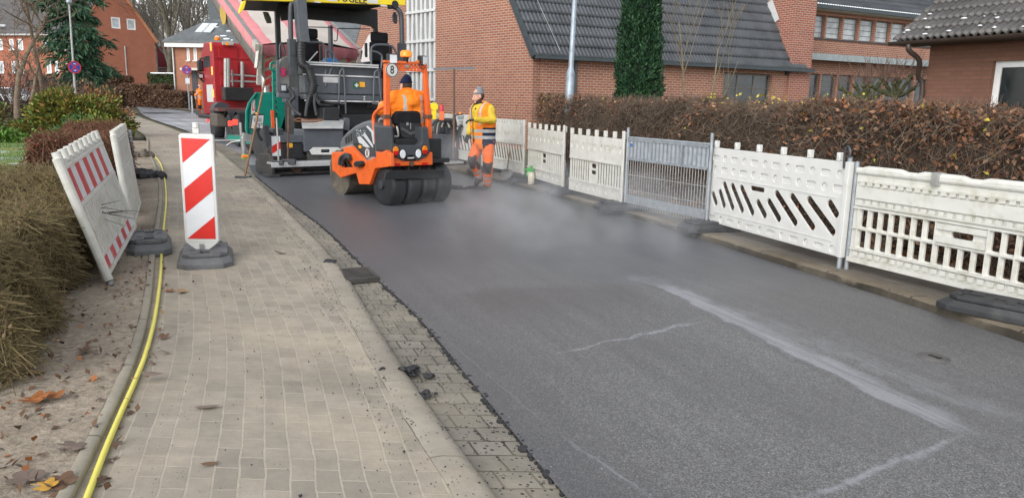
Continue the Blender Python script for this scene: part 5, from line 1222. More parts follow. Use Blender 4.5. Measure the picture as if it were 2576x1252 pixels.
def maple(name, label, px, py, s, m, rz, z=.05, curl=.25, kind='maple', grp=None):
    pts = []; s *= .8
    if kind == 'maple':
        for i in range(25):
            a = -math.pi*.78+i*(math.pi*1.56)/24; r = s*(.62+.38*abs(math.cos(a*2.5/1.0))**.7)*(1-.18*abs(a)/3); pts.append((r*math.cos(a), r*math.sin(a)))
        pts.append((-s*.12, 0))
    else:
        for i in range(9): t_ = i/8; pts.append((s*(2*t_-1), s*.36*math.sin(math.pi*t_)**.8))
        for i in range(7, 0, -1): t_ = i/8; pts.append((s*(2*t_-1), -s*.36*math.sin(math.pi*t_)**.8))
    b = MB(); q = at(px, py, z); rnd = random.Random(int(px))
    top = [(x, y, .006+curl*s*((x*x+y*y)/(s*s))*(.6+.4*math.sin(x*31+y*17+px))) for x, y in pts]; c = (0, 0, .012)
    b.add(top+[c], [(i, (i+1) % len(top), len(top)) for i in range(len(top))]); b.add([(-s*.1, 0, .012), (-s*.9, s*.1, .015), (-s*.9, s*.13, .018)] if kind == 'maple' else [(s*.9, 0, .02), (s*1.4, .01, .03), (s*1.4, .014, .03)], [(0, 1, 2)])
    o = b.build(name, m); o.location = q; o.rotation_euler = (rnd.uniform(-.12, .12), rnd.uniform(-.12, .12), rz); return tag(o, label, 'leaf', grp)
for a_ in (('fallen_leaf', 'large long grey leaf lying across the yellow hose', 383, 943, .10, LFM[2], -.25, .085, .2, 'long'), ('fallen_leaf', 'long grey leaf in the middle of the brick pavement', 522, 1025, .085, LFM[2], .1, .05, .15, 'long'),
           ('fallen_leaf', 'brown leaf near the lower edge of the brick pavement', 527, 1168, .05, LFM[1], .4, .05, .3, 'long'), ('fallen_leaf', 'curled brown leaf halfway between delineator board and drain grate', 706, 638, .09, LFM[1], .0, .05, .5, 'long'),
           ('fallen_leaf', 'small grey leaf on the pavement above the leaf on the hose', 417, 888, .045, LFM[2], -.4, .05, .3, 'long'), ('fallen_leaf', 'pale brown leaf right of the hose in front of the delineator foot', 455, 735, .07, LFM[3], .2, .05, .4, 'maple'),
           ('fallen_leaf', 'rust brown leaf next to the hose in front of the delineator foot', 425, 733, .06, LFM[0], 1.2, .05, .4, 'maple'), ('fallen_leaf', 'dark leaf on the pavement beside the hose above the small grey leaf', 408, 850, .06, LFM[1], .8, .05, .4, 'maple'),
           ('fallen_leaf', 'big rust orange maple leaf on the soil at the left edge', 80, 1010, .11, LFM[0], .4, .08, .5, 'maple'), ('fallen_leaf', 'second rust orange maple leaf overlapping the soil by the edging', 128, 1002, .09, LFM[0], 2.2, .08, .5, 'maple'),
           ('fallen_leaf', 'pale tan leaf on the bare soil', 85, 940, .08, LFM[3], 1.1, .07, .15, 'maple'), ('fallen_leaf', 'golden yellow leaf in the bottom left corner', 112, 1225, .07, leaf_mat('golden_leaf', (.45, .25, .04)), .3, .08, .4, 'maple'),
           ('fallen_leaf', 'grey maple leaf in the bottom left corner', 70, 1210, .11, LFM[2], 2.6, .075, .2, 'maple'), ('fallen_leaf', 'dark maple leaf against the edging in the bottom left corner', 150, 1215, .09, LFM[1], .2, .075, .3, 'maple'),
           ('fallen_leaf', 'dark curled leaf alone on the bare soil', 208, 886, .075, LFM[1], .3, .07, .5, 'maple'), ('fallen_leaf', 'brown leaf on the soil beside the edging', 178, 1128, .085, LFM[2], 1.0, .075, .3, 'maple')):
    maple(*a_)
# --- shovel, spray bottle
p0 = at(1272, 452, .10); p1 = dep(1299, 268, 16.35)
t = thing('shovel', 'long handled shovel leaning upright against the white barriers', 'shovel', p0)
d = p1-p0; MB().tube([d*.16, d], [.017, .016], 8).build('handle', WOOD, t, smooth=True)
x = Vector((.93, .36, 0)); zdir = d.normalized(); R_ = []
for s_, w_, c_ in ((.0, .10, .02), (.06, .125, .028), (.18, .13, .035), (.26, .11, .03), (.29, .05, .01)):
    o_ = zdir*s_; R_.append([o_+x*w_*k+x.cross(zdir)*(c_*(k*k*1.0-1)) for k in (-1, -.6, -.2, .2, .6, 1)])
b = MB(); b.loft(R_, caps=False, closed=False); b.tube([zdir*.24, zdir*.45], [.022, .02], 8); b.build('blade', mat('worn_shovel_steel', (.26, .255, .25), .45, metal=.5, var=.25, dirt=.3), t)
p0 = at(1336, 464, .10); t = thing('spray_bottle', 'white pump spray bottle with green top standing on the kerb', 'bottle', p0, .3)
MB().lathe([(.05, 0), (.062, .01), (.065, .14), (.06, .19), (.035, .235)], n=18).build('bottle', mat('dirty_translucent_plastic', (.62, .58, .45), .45, dirt=.4, dcol=(.25, .2, .12)), t, smooth=True)
b = MB(); b.lathe([(.04, .235), (.045, .25), (.045, .285), (.02, .29), (.02, .33), (.035, .335), (.035, .35)], n=14); b.tube([(.0, 0, .27), (-.08, 0, .285), (-.15, 0, .27)], [.018, .016, .012], 8); b.tube([(-.06, 0, .27), (-.10, 0, .20), (-.09, 0, .15)], .010, 6); b.build('pump_head', GRN, t, smooth=True)
# --- warning lamps on the barrier beyond the roller
for px, py, Y, m, lb in ((1092, 283, 17.6, YEL, 'yellow round warning lamp on the far barrier beside the roller'), (1111, 285, 17.4, mat('red_lamp_plastic', (.55, .03, .04), .35), 'red warning lamp on the far barrier beside the roller')):
    q = dep(px, py, Y); t = thing('warning_lamp', lb, 'lamp', q, .3)
    b = MB(); b.bx(-.05, .05, -.05, .05, -.16, .04); b.build('battery_case', m if px < 1100 else mat('orange_case', (.75, .16, .05), .5), t, bevel=.012); b = MB(); b.lathe([(.001, -.05), (.085, -.05), (.095, -.02), (.095, .02), (.085, .05), (.001, .05)], (0, 0, .13), (0, 1, 0), 18) if px < 1100 else b.lathe([(.05, .04), (.05, .15), (.03, .19), (.001, .2)], n=14); b.build('lens', m, t, smooth=True)
# --- lamp posts and signs
q = dep(1426, 285, 15.6); t = thing('street_lamp', 'tall grey street lamp post in the beech hedge', 'street lamp', (q.x, q.y, gz(q.y)), 0)
tp = dep(1446, 0, 16.2)-Vector(t.location); zt_ = dep(1431, 185, 15.8).z-gz(15.6); ax = tp.normalized(); f = zt_/ax.z
b = MB(); b.tube([Vector((0, 0, 0)), ax*f], [.088, .088], 14); b.tube([ax*f, ax*(f+.12)], [.088, .055], 14); b.tube([ax*(f+.12), ax*7.2], [.055, .038], 14); b.build('post', mat('weathered_zinc', (.30, .35, .40), .5, metal=.4, var=.25, scale=5, dirt=.3, dcol=(.42, .43, .42), dscale=6), t, smooth=True)
b = MB(); b.tube([ax*7.2, ax*7.3+Vector((-.3, -.3, .1))], .05, 10); b.ell(ax*7.3+Vector((-.5, -.5, .1)), (.3, .14, .08), 8); b.build('lamp_head', GALV, t)
SB = mat('sign_blue', (.03, .07, .36), .4); SR = mat('sign_red', (.62, .03, .05), .4)
def stop_sign(parent, c, r, n):
    n = Vector(n).normalized(); x = Vector((0, 0, 1)).cross(n).normalized(); up_ = n.cross(x); c = Vector(c)
    rr = thing('x', '', 'x'); bpy.data.objects.remove(rr)
    b = MB(); b.cyl(c-n*.012, c, r, 28); d_ = b.build('sign_disc', SR, parent)
    b = MB(); b.cyl(c+n*.001, c+n*.004, r*.84, 28); b.build('blue_field', SB, d_)
    for s in (-1, 1):
        a = (x*s+up_).normalized(); w = a.cross(n); b = MB(); k = r*.84
        b.prism([c+n*.006+a*k+w*r*.075, c+n*.006+a*k-w*r*.075, c+n*.006-a*k-w*r*.075, c+n*.006-a*k+w*r*.075], n*(.002+.001*s)); b.build('red_bar', SR, d_)
    for s in (-1, 1):
        b = MB(); o_ = c+n*.008+up_*r*.52*s
        b.prism([o_-x*r*.2-up_*r*.05, o_+x*r*.06-up_*r*.05, o_+x*r*.06-up_*r*.12, o_+x*r*.24, o_+x*r*.06+up_*r*.12, o_+x*r*.06+up_*r*.05, o_-x*r*.2+up_*r*.05], n*.002); b.build('white_arrow', WFRAME, d_)
YL = 37
q = dep(188, 236, YL); t = thing('street_lamp', 'slim grey street lamp carrying a no stopping sign before the conifer', 'street lamp', (q.x, YL, gz(YL)))
tp = dep(174, 12, YL)-Vector(t.location); b = MB(); b.tube([Vector((0, 0, 0)), tp], [.06, .035], 10); b.build('post', mat('pale_grey_pole', (.36, .37, .36), .6), t, smooth=True); b = MB(); b.ell(tp+Vector((0, 0, .12)), (.13, .13, .12), 8); b.build('lamp_head', GALV, t, smooth=True)
sc_ = dep(187.5, 169.5, YL-.12)-Vector(t.location); stop_sign(t, sc_, .29, (.75, -.66, 0))
YS = 56; q = dep(475, 242, YS); t = thing('no_stopping_sign', 'round no stopping sign on a steel pole beside the far pavement', 'traffic sign', (q.x, YS, gz(YS)))
tp = dep(470, 165, YS)-Vector(t.location); MB().tube([Vector((0, 0, 0)), tp], .06, 8).build('pole', GALV, t, smooth=True); stop_sign(t, dep(469.6, 176, YS-.1)-Vector(t.location), .33, (.35, -1, 0)); c = dep(472, 204, YS-.08)-Vector(t.location); MB().bx(c.x-.16, c.x+.16, c.y-.01, c.y, c.z-.2, c.z+.2).build('supplementary_plate', REFW, t)
q = dep(483, 262, 51.5); t = tag(MB().tube([(0, 0, 0), (0, 0, 1.15)], [.06, .05], 8).build('marker_post', WHITE), 'white marker post beside the far worker', 'post'); t.location = (q.x, 51.5, gz(51.5))
q = dep(459, 240, 60); t = thing('wheelie_bin', 'black wheelie bin with a dull yellow lid in front of the house with skylights', 'bin', (q.x, 60, gz(60)))
b = MB(); b.loft([[(-.25, -.25, .05), (.25, -.25, .05), (.25, .25, .05), (-.25, .25, .05)], [(-.3, -.32, 1.0), (.3, -.32, 1.0), (.3, .32, 1.0), (-.3, .32, 1.0)]]); b.build('body', BLACKP, t); MB().bx(-.32, .32, -.35, .34, 1.0, 1.09).build('lid', mat('dull_yellow_lid', (.35, .29, .08), .5), t, bevel=.02)
q = dep(18, 240, 52); t = thing('parked_car', 'silver parked car half hidden by bushes at the far left edge', 'car', (q.x, 52, gz(52)), .15)
b = MB(); pr = [(-2.1, .35), (-2.1, .75), (-1.9, .9), (-1.2, .98), (-.6, 1.42), (.7, 1.45), (1.4, 1.0), (2.0, .92), (2.1, .6), (2.1, .35)]; b.prism([(x, -.85, z) for x, z in pr], (0, 1.7, 0)); b.build('body', mat('silver_car_paint', (.5, .52, .55), .25, metal=.4), t, bevel=.06)
b = MB(); b.prism([(x, -.86, z) for x, z in ((-.95, .98), (-.52, 1.36), (.62, 1.38), (1.1, 1.0))], (0, .005, 0)); b.build('side_window', GLASS, t)
for x in (-1.35, 1.35):
    for y in (-.86, .68): MB().cyl((x, y, .32), (x, y+.18, .32), .32, 18).build('wheel', BLACKR, t)
# ---------------------------------------------------------------- road paver
PV = Frame((-3.65, 17.17), (-.6, .8))
pv = thing('road_paver', 'large dark grey asphalt paver with yellow canopy roof and teal hopper wings', 'road paver', PV.o, PV.rz)
def P2(x, y, v): return PV.v(*c2(x, y), v)
def P7(x, y, v): return PV.v(*c7(x, y), v)
def P3(x, y, v): return PV.v(*c3(x, y), v)
def poly(b, pts, d, m=0): return b.prism(pts, (0, d, 0), m)
def tubes(name, lst, r, m, parent, k=4, n=8, **kw):
    b = MB()
    for l in lst: b.tube(spline(l, k), r, n)
    return b.build(name, m, parent, smooth=True, **kw)
# roof
rr_ = P7(2240, 75, 0); rl_ = P7(200, 20, 0); zr = max(rr_.z, rl_.z); uR, uL = rr_.x, rl_.x
b = MB(); b.bx(uL-.02, uR-.04, .06, 1.75, zr+.06, zr+.12); b.prism([(uL+.15, .08, zr+.06), (uR-.15, .08, zr+.06), (uR-.45, 1.6, zr-.06), (uL+.45, 1.6, zr-.06)], (0, 0, .07)); b.build('roof', BLACKP, pv, bevel=.02)
zL, zR = P7(300, 14, -.02).z, rr_.z; b = MB(); b.prism([(uL, -.02, zL), (uR, -.02, zR), (uR, -.02, zR+.34), (uL, -.02, zL+.34)], (0, .078, 0)); fas = b.build('roof_fascia', YEL, pv, bevel=.015)
me = text_mesh('VÖGELE', .20, .002, .004); b = MB(); pc = P7(1560, -4, -.023); b.mesh(me, Matrix.Translation((pc.x, -.024, pc.z)) @ Matrix.Rotation(math.pi/2, 4, 'X')); b.build('lettering', mat('lettering_dark', (.05, .05, .05), .5), fas)
for x0, x1, y0, y1 in ((1760, 1890, -40, 40), (1240, 1370, -40, 12)): p = P7(x0, y1, -.02); q = P7(x1, y0, -.02); MB().bx(p.x, q.x, -.024, -.021, p.z, q.z).build('white_decal', WHITE, fas)
p = P7(2112, 52, -.02); MB().cyl((p.x, -.024, p.z-.01), (p.x, .03, p.z-.01), .085, 18).build('lamp_recess', BLACKP, fas)
for x in (1120, 1963): p = P7(x, 22 if x < 1500 else 68, -.02); MB().bx(p.x-.075, p.x+.075, -.05, -.021, p.z-.03, p.z+.0).build('roof_lamp', CLENS, pv, bevel=.006)
b = MB(); b.prism([P7(x, y, -.02) for x, y in ((205, 12), (225, 18), (200, 110), (160, 160), (135, 168), (150, 100), (185, 20))], (0, .10, 0)); b.build('side_fascia', YEL, pv, bevel=.008)
b = MB(); b.prism([P7(215, 14, .07), P7(640, 8, .07), P7(600, 150, .95), P7(185, 134, .95)], (0, .0, .04)); b.build('side_roof_extension', BLACKP, pv)
# posts and beams
fl = [P7(615, 150, 1.54), P7(612, 730, 1.54)]; frp = P7(1860, 300, 1.54)
b = MB(); zt = zr+.04; zbm = P7(1200, 300, 1.54).z
b.bar((fl[0].x, 1.54, 1.6), (fl[0].x, 1.54, zt), .11, .09); b.build('front_post', BLACKP, pv, bevel=.012); b = MB(); b.bar((frp.x, 1.54, 1.6), (frp.x, 1.54, zt), .10, .09); b.build('front_post', BLACKP, pv, bevel=.012)
b = MB(); b.prism([(fl[0].x, 1.5, zt), (frp.x, 1.5, zt), (frp.x+.06, 1.5, zbm-.12), (frp.x-.10, 1.5, zbm+.02), (frp.x-.5, 1.5, zbm+.06), (fl[0].x+.5, 1.5, zbm+.06), (fl[0].x+.1, 1.5, zbm-.02)], (0, .08, 0)); b.build('front_beam', BLACKP, pv)
a_ = P7(800, 60, .02); l = [P7(870, 30, .02), P7(815, 40, .02), P7(785, 110, .02), P7(790, 500, .02)]
b = MB(); b.tube(spline(l, 5), .052, 10); p = P7(800, 500, .0); q = P7(830, 960, .0); b.bx(p.x-.075, p.x+.075, -.07, .08, q.z, p.z); p2 = P7(780, 560, -.09); b.bx(p.x-.045, p.x+.045, -.085, -.071, p.z-.33, p.z-.12); b.build('rear_post', DARK, pv, smooth=True)
l = [P7(2020, 85, .1), P7(2110, 95, .05), P7(2175, 160, .0), P7(2192, 260, 0), P7(2200, 600, 0), P7(2200, 780, 0)]
b = MB(); b.tube(spline(l, 5), .055, 10); p = P7(2205, 620, 0); b.bx(p.x-.09, p.x+.06, -.06, .08, p.z-.45, p.z+.12); b.build('rear_post', DARK, pv, smooth=True)
# fume column and corrugated hose
p = P7(905, 40, -.12); q = P7(918, 540, -.12)
b = MB(); b.loft([[(p.x+sx*.11+ox, -.12+sy*.10, z) for sx, sy in ((-1, -1), (1, -1), (1, 1), (-1, 1))] for z, ox in ((zr+.42, 0), (P7(905, 60, -.12).z, 0), (P7(905, 440, -.12).z, .03), (q.z, .055))]); b.bx(p.x-.15, p.x+.15, -.24, .0, zr-.01, zr+.42); b.build('fume_column', MIDG, pv, bevel=.015)
hose = spline([P2(740, 290, -.14), P2(738, 380, -.14), P2(748, 440, -.16), P2(785, 470, -.18), P2(808, 520, -.2), P2(822, 580, -.2), P2(812, 650, -.15), P2(795, 720, -.05)], 14)
R_ = [.088+.007*math.sin(i*2.1) for i in range(len(hose))]; b = MB(); b.tube(hose, R_, 14)
for pz in (P2(790, 470, -.18), P2(826, 583, -.2)): b.ell(pz, (.115, .1, .025), 8)
b.build('fume_hose', BLACKP, pv, smooth=True, ang=80)
tubes('cable', [[P2(650, 600, -.02), P2(690, 660, -.1), P2(660, 700, -.1), P2(700, 760, -.2), P2(740, 790, -.3)], [P2(800, 650, -.2), P2(780, 720, -.25), P2(770, 800, -.35)], [P2(825, 650, -.22), P2(850, 690, -.25), P2(880, 720, -.25), P2(960, 720, -.1)], [P2(840, 640, -.22), P2(830, 700, -.25), P2(845, 790, -.3)], [P2(860, 660, -.2), P2(900, 700, -.2), P2(1000, 710, -.1)]], .035, BLACKR, pv)
# seats
def seat(x0, x1, yh0, yh1, yb0, yb1, v):
    h0, h1 = P7(x0+12, yh1, v), P7(x1-12, yh0, v); s0, s1 = P7(x0, yb1, v), P7(x1, yb0, v); cx = (s0.x+s1.x)/2
    s = MB().bx(-.25, .25, -.28, .28, 0, .13).build('seat', BLK, pv, bevel=.04); s.location = (cx, v+.28, s0.z-.12)
    b = MB(); b.bx(s0.x, s1.x, v-.06, v+.06, s0.z, s1.z); b.build('backrest', BLK, pv, bevel=.05)
    b = MB(); b.bx(h0.x, h1.x, v-.05, v+.05, h0.z+.01, h1.z); b.build('headrest', BLK, pv, bevel=.045)
    for sx in (s0.x-.09, s1.x+.05): MB().bx(sx, sx+.055, v+.02, v+.09, s0.z+.10, s0.z+.42).build('armrest', BLACKP, pv, bevel=.015)
    MB().bx(cx-.16, cx+.16, v, v+.4, 1.55, s0.z-.125).build('seat_base', BLACKP, pv, bevel=.02)
seat(930, 1140, 370, 490, 495, 812, .6); seat(1790, 2030, 420, 540, 545, 785, .6)
# handrails
tubes('handrail', [[P7(960, 540, .1), P7(1150, 540, .1), P7(1205, 570, .1), P7(1232, 650, .1), P7(1232, 760, .1), P7(1225, 980, .05)], [P7(1228, 640, .1), P7(1290, 650, .1), P7(1335, 700, .1), P7(1335, 780, .1), P7(1300, 880, .05), P3(0, 270, 0)], [P7(1225, 840, .1), P7(1020, 838, .1)], [P7(1225, 835, .1), P7(1290, 850, .1), P7(1300, 900, .08)]], .026, MIDG, pv)
tubes('handrail', [[P7(1810, 960, .1), P7(1808, 650, .1), P7(1830, 590, .1), P7(1890, 570, .1), P7(2040, 578, .1), P7(2110, 640, .1), P7(2135, 740, .1)], [P7(1810, 650, .1), P7(1880, 665, .1), P7(1935, 700, .1), P7(1945, 760, .1), P7(1930, 900, .1)]], .026, MIDG, pv)
tubes('handrail', [[P3(100, 470, -.05), P3(108, 190, -.05), P3(122, 148, -.05), P3(140, 165, -.05), P3(155, 470, -.05)], [P3(102, 392, -.05), P3(150, 400, -.05)]], .022, MIDG, pv)
tubes('handrail', [[P3(430, 480, -.1), P3(415, 330, -.1), P3(400, 165, -.1), P3(380, 155, -.1), P3(368, 190, -.1), P3(360, 395, -.1)], [P3(360, 395, -.1), P3(420, 405, -.1)]], .022, MIDG, pv)
tubes('grab_handle', [[P7(650, 740, .3), P7(650, 590, .3), P7(675, 550, .3), P7(700, 600, .3), P7(715, 690, .3)]], .022, DARK, pv)
tubes('grab_handle', [[P2(575, 430, 1.6), P2(540, 430, 1.6), P2(530, 445, 1.6), P2(532, 478, 1.6), P2(560, 485, 1.6)]], .025, TEAL, pv)
# tractor body
zp = P3(200, 100, 0).z
ule = P2(668, 600, 3.2).x
b = MB(); b.bx(ule, 1.22, .95, 3.3, .55, zp-.05); b.bx(ule, 1.2, .06, .94, zp-.12, zp-.06); b.build('engine_body', DARK, pv, bevel=.02)
pa, pb_ = P3(0, 200, 0), P3(330, 355, 0); ul_ = P2(760, 600, 0).x; ur_ = P3(430, 300, 0).x
b = MB(); b.bx(ul_, ur_, .0, .30, P3(100, 325, 0).z, P3(100, 195, 0).z); b.build('rear_panel', MIDG, pv, bevel=.02)
b = MB(); b.bx(ul_, ur_, .05, .32, P3(100, 190, 0).z+.01, P3(150, 115, 0).z); b.build('upper_panel', DARK, pv, bevel=.01)
b = MB()
for y in (100, 116, 190): z = P3(150, y, 0).z; b.bx(ul_, ur_-.1, -.02, .049, z-.012, z+.018)
z = P3(150, 382, 0).z; b.bx(ul_, ur_-.12, -.05, -.003, z, z+.03); b.build('pale_trim', mat('pale_grey_trim', (.55, .55, .55), .5), pv)
b = MB(); z0_, z1_ = P3(100, 380, 0).z, P3(100, 330, 0).z; b.bx(ul_, ur_-.1, -.06, .25, z0_+.035, z1_); b.build('lower_beam', MIDG, pv, bevel=.012)
for x, y in ((293, 345), (293, 365)): p = P3(x, y, -.065); MB().cyl((p.x, -.075, p.z), (p.x, -.061, p.z), .022, 10).build('bolt', ALU, pv)
p = P3(235, 258, -.01); MB().bx(p.x-.075, p.x+.075, -.012, -.003, p.z-.075, p.z+.075).build('first_aid_sticker', mat('sticker_green', (.02, .10, .06), .5), pv); b = MB(); b.bx(p.x-.045, p.x+.045, -.015, -.0125, p.z-.016, p.z+.016); b.bx(p.x-.016, p.x+.016, -.0152, -.0128, p.z-.045, p.z+.045); b.build('white_cross', WHITE, pv)
p = P3(270, 253, -.01); MB().bx(p.x-.09, p.x+.09, -.012, -.003, p.z-.055, p.z+.055).build('warning_sticker', mat('sticker_orange', (.75, .36, .02), .5), pv); p = P3(45, 218, -.01); MB().bx(p.x-.18, p.x+.18, -.012, -.003, p.z-.06, p.z+.06).build('data_plate', mat('plate_grey', (.5, .5, .5), .5), pv)
b = MB(); b.bx(-1.2, 1.2, .32, .9, .35, z0_+.1); b.build('auger_housing', mat('oily_black', (.01, .01, .011), .6, dirt=.3, dcol=(.05, .045, .04)), pv)
b = MB()
for i in range(40): a = i*.55; x = -1.6+i*.08; b.bar((x, .15, .42), (x+.02, .15+.17*math.cos(a), .42+.17*math.sin(a)), .10, .02)
b.cyl((-1.9, .15, .42), (2.2, .15, .42), .045, 10); b.build('auger', RUST, pv)
for s in (-1, 1):
    b = MB(); pr = [(.6, .02), (2.9, .02), (3.25, .3), (3.2, .62), (2.9, .8), (.7, .8), (.4, .55), (.4, .25)]; b.prism([(s*1.05-.17, x, z) for x, z in pr], (.34, 0, 0)); b.build('crawler_track', BLACKR, pv, bevel=.03)
# operator console box at the left with the sticker
q = [P2(x, y, .25) for x, y in ((585, 470), (600, 405), (662, 378), (662, 636), (598, 632), (585, 600))]
b = MB(); poly(b, q, .08); b.build('side_console', mat('dusty_steel_panel', (.22, .22, .215), .4, metal=.4, dirt=.4, dcol=(.14, .12, .10)), pv, bevel=.012)
b = MB(); poly(b, [P2(x, y, .2) for x, y in ((574, 420), (590, 410), (590, 640), (578, 640))], .06); b.build('console_frame', MIDG, pv)
p = P2(617, 495, .24); ry_ = (P2(617, 462, .24).z-p.z); rx_ = P2(637, 495, .24).x-p.x
for k, m_, y_ in ((1, SR, .238), (.78, SB, .235)): me = plate([disc(0, 0, rx_*k, 24, ry_*k)], .002); b = MB(); b.mesh(me, Matrix.Translation((p.x, y_, p.z)) @ toface(None)); st = b.build('sticker', m_, pv)
b = MB(); b.bar((p.x-rx_*.5, .232, p.z-ry_*.55), (p.x+rx_*.5, .232, p.z+ry_*.55), .03, .003, 0, (0, 1, 0)); b.bar((p.x+rx_*.5, .2305, p.z-ry_*.55), (p.x-rx_*.5, .2305, p.z+ry_*.55), .03, .003, 0, (0, 1, 0)); b.build('red_bar', SR, pv)
p = P2(590, 632, .2); q = P2(640, 575, .2); MB().bx(p.x, q.x, .16, .199, p.z, q.z).build('control_box', DARK, pv, bevel=.01); MB().bx(p.x+.035, q.x-.035, .152, .158, p.z+.035, q.z-.035).build('screen', mat('grey_display', (.45, .47, .48), .25), pv)
b = MB(); b.bar(P2(640, 640, .1), P2(640, 700, .1), .12, .2); b.bar(P2(575, 650, .05), P2(700, 660, .05), .12, .1); b.bx(P2(700, 600, 0).x-.06, P2(700, 600, 0).x+.06, .0, .12, P2(700, 790, 0).z, P2(700, 600, 0).z); b.build('support_arm', MIDG, pv, bevel=.01)
# mirror left and right, lamps, exhaust pipe, tool box
b = MB(); p0, p1 = P7(465, 160, .9), P7(535, 290, .9); b.prism([P7(x, y, .9) for x, y in ((440, 150), (505, 155), (540, 230), (552, 295), (495, 300), (465, 235))], (0, .06, 0)); m_ = b.build('mirror', DARK, pv, bevel=.015); poly(MB(), [], 0) if 0 else None
b = MB(); b.prism([P7(x, y, .895) for x, y in ((450, 160), (500, 165), (530, 230), (540, 285), (500, 290), (473, 235))], (0, -.003, 0)); b.build('mirror_glass', mat('mirror_reflection', (.22, .25, .16), .05, metal=.6, var=.4, scale=6), pv)
b = MB(); b.prism([P7(x, y, .2) for x, y in ((2085, 200), (2100, 155), (2130, 160), (2145, 230), (2140, 300), (2115, 308), (2090, 270))], (0, .05, 0)); b.build('mirror', DARK, pv, bevel=.015); tubes('mirror_arm', [[P7(2120, 175, .2), P7(2160, 220, .1), P7(2172, 300, .05), P7(2172, 370, .05)]], .012, STEEL, pv)
p, q = P7(1285, 320, 2.2), P7(1335, 800, 2.2); MB().bx(p.x, q.x, 2.2, 2.35, q.z, p.z).build('exhaust_pipe', MIDG, pv, bevel=.02)
tubes('windscreen_frame', [[P7(955, 345, 1.5), P7(1330, 352, 1.5)], [P7(1385, 365, 1.5), P7(1790, 372, 1.5)], [P7(1385, 365, 1.5), P7(1375, 515, 1.5), P7(1335, 515, 1.5)], [P7(950, 330, 1.5), P7(1010, 352, 1.5)]], .012, BLACKP, pv, k=2, n=5)
b = MB(); poly(b, [P7(x, y, .7) for x, y in ((1240, 808), (1390, 808), (1375, 745), (1260, 738))], .3); b.build('tool_box', mat('blue_plastic', (.02, .20, .52), .4), pv, bevel=.015)
tubes('lever', [[P7(1000, 800, .2), P7(1128, 655, .2)]], .016, ALU, pv, k=1); 
b = MB(); poly(b, [P7(x, y, .3) for x, y in ((1710, 800), (1790, 780), (1800, 830), (1780, 930), (1900, 960), (1960, 1000), (1990, 1400), (1760, 1380), (1740, 900), (1700, 850))], .4); b.build('control_stand', BLACKP, pv, bevel=.02)
b = MB()
for y in (866, 890, 914, 938): poly(b, [P7(x, yy, .2) for x, yy in ((1040, y), (1120, y+4), (1105, y+20), (1045, y+16))], .2)
b.build('cooling_louvre', BLACKP, pv)
# ---- screed
b = MB(); b.bx(-1.35, 1.35, -.74, -.06, .09, .46); b.bx(-2.1, -1.352, -.62, -.1, .09, .42); b.bx(1.352, 2.45, -.62, -.1, .09, .42); b.bx(-2.1, 2.45, -.80, -.05, .02, .085); sc0 = b.build('screed', mat('sooty_steel', (.045, .046, .048), .5, metal=.2, var=.25, dirt=.5, dcol=(.10, .09, .08)), pv, bevel=.012)
p, q = P2(495, 980, -.65), P2(755, 925, -.65); MB().bx(-2.08, q.x, -.66, -.2, p.z, q.z).build('extension_rail', MIDG, pv, bevel=.015)
p, q = P2(535, 1145, -1.0), P2(1100, 1110, -1.0); b = MB(); b.bx(p.x, 1.2, -1.02, -.745, .26, .30); b.bx(p.x, 1.2, -1.03, -1.0, .20, .295); b.build('footboard', ALU, pv, bevel=.006)
lid0, lid1 = P2(750, 885, -.72), P2(1033, 832, -.45); b = MB(); b.prism([P2(748, 882, -.80), P2(1028, 882, -.80), P2(1033, 832, -.40), P2(742, 832, -.40)], (0, 0, .05)); b.build('chequer_lid', ALU, pv, bevel=.006)
b = MB(); poly(b, [P2(x, y, -.72) for x, y in ((755, 888), (1030, 888), (1030, 985), (1000, 1040), (760, 1040))], .55); b.build('front_box', MIDG, pv, bevel=.02)
q = [P2(x, y, -.76) for x, y in ((795, 1030), (820, 1008), (990, 1008), (1012, 1022), (985, 1058), (810, 1058))]
me = plate([[(p.x, p.z) for p in q], rrect(P2(903, 1033, -.76).x, P2(903, 1033, -.76).z, .20, .07, .03)], .03, .004); b = MB(); b.mesh(me, Matrix.Translation((0, -.775, 0)) @ toface(None)); b.build('white_bracket', WHITE, pv)
b = MB(); poly(b, [P2(x, y, -.5) for x, y in ((893, 822), (893, 745), (905, 735), (990, 735), (1003, 750), (1003, 825))], .35); b.build('battery_box', BLACKP, pv, bevel=.02)
b = MB(); poly(b, [P3(x, y, -.5) for x, y in ((140, 590), (138, 510), (150, 500), (180, 502), (186, 520), (183, 600))], .3); b.build('support_post', MIDG, pv, bevel=.012)
b = MB(); poly(b, [P3(x, y, -.1) for x, y in ((110, 480), (420, 470), (440, 560), (190, 580))], .5); b.build('heat_shield', BLACKP, pv, bevel=.02)
tubes('copper_cable', [[P2(690, 825, -.5), P2(720, 812, -.5), P2(790, 820, -.55), P2(870, 818, -.5), P2(880, 828, -.5), P2(800, 832, -.6), P2(700, 830, -.55)]], .014, mat('copper_brown_cable', (.22, .09, .04), .5), pv)
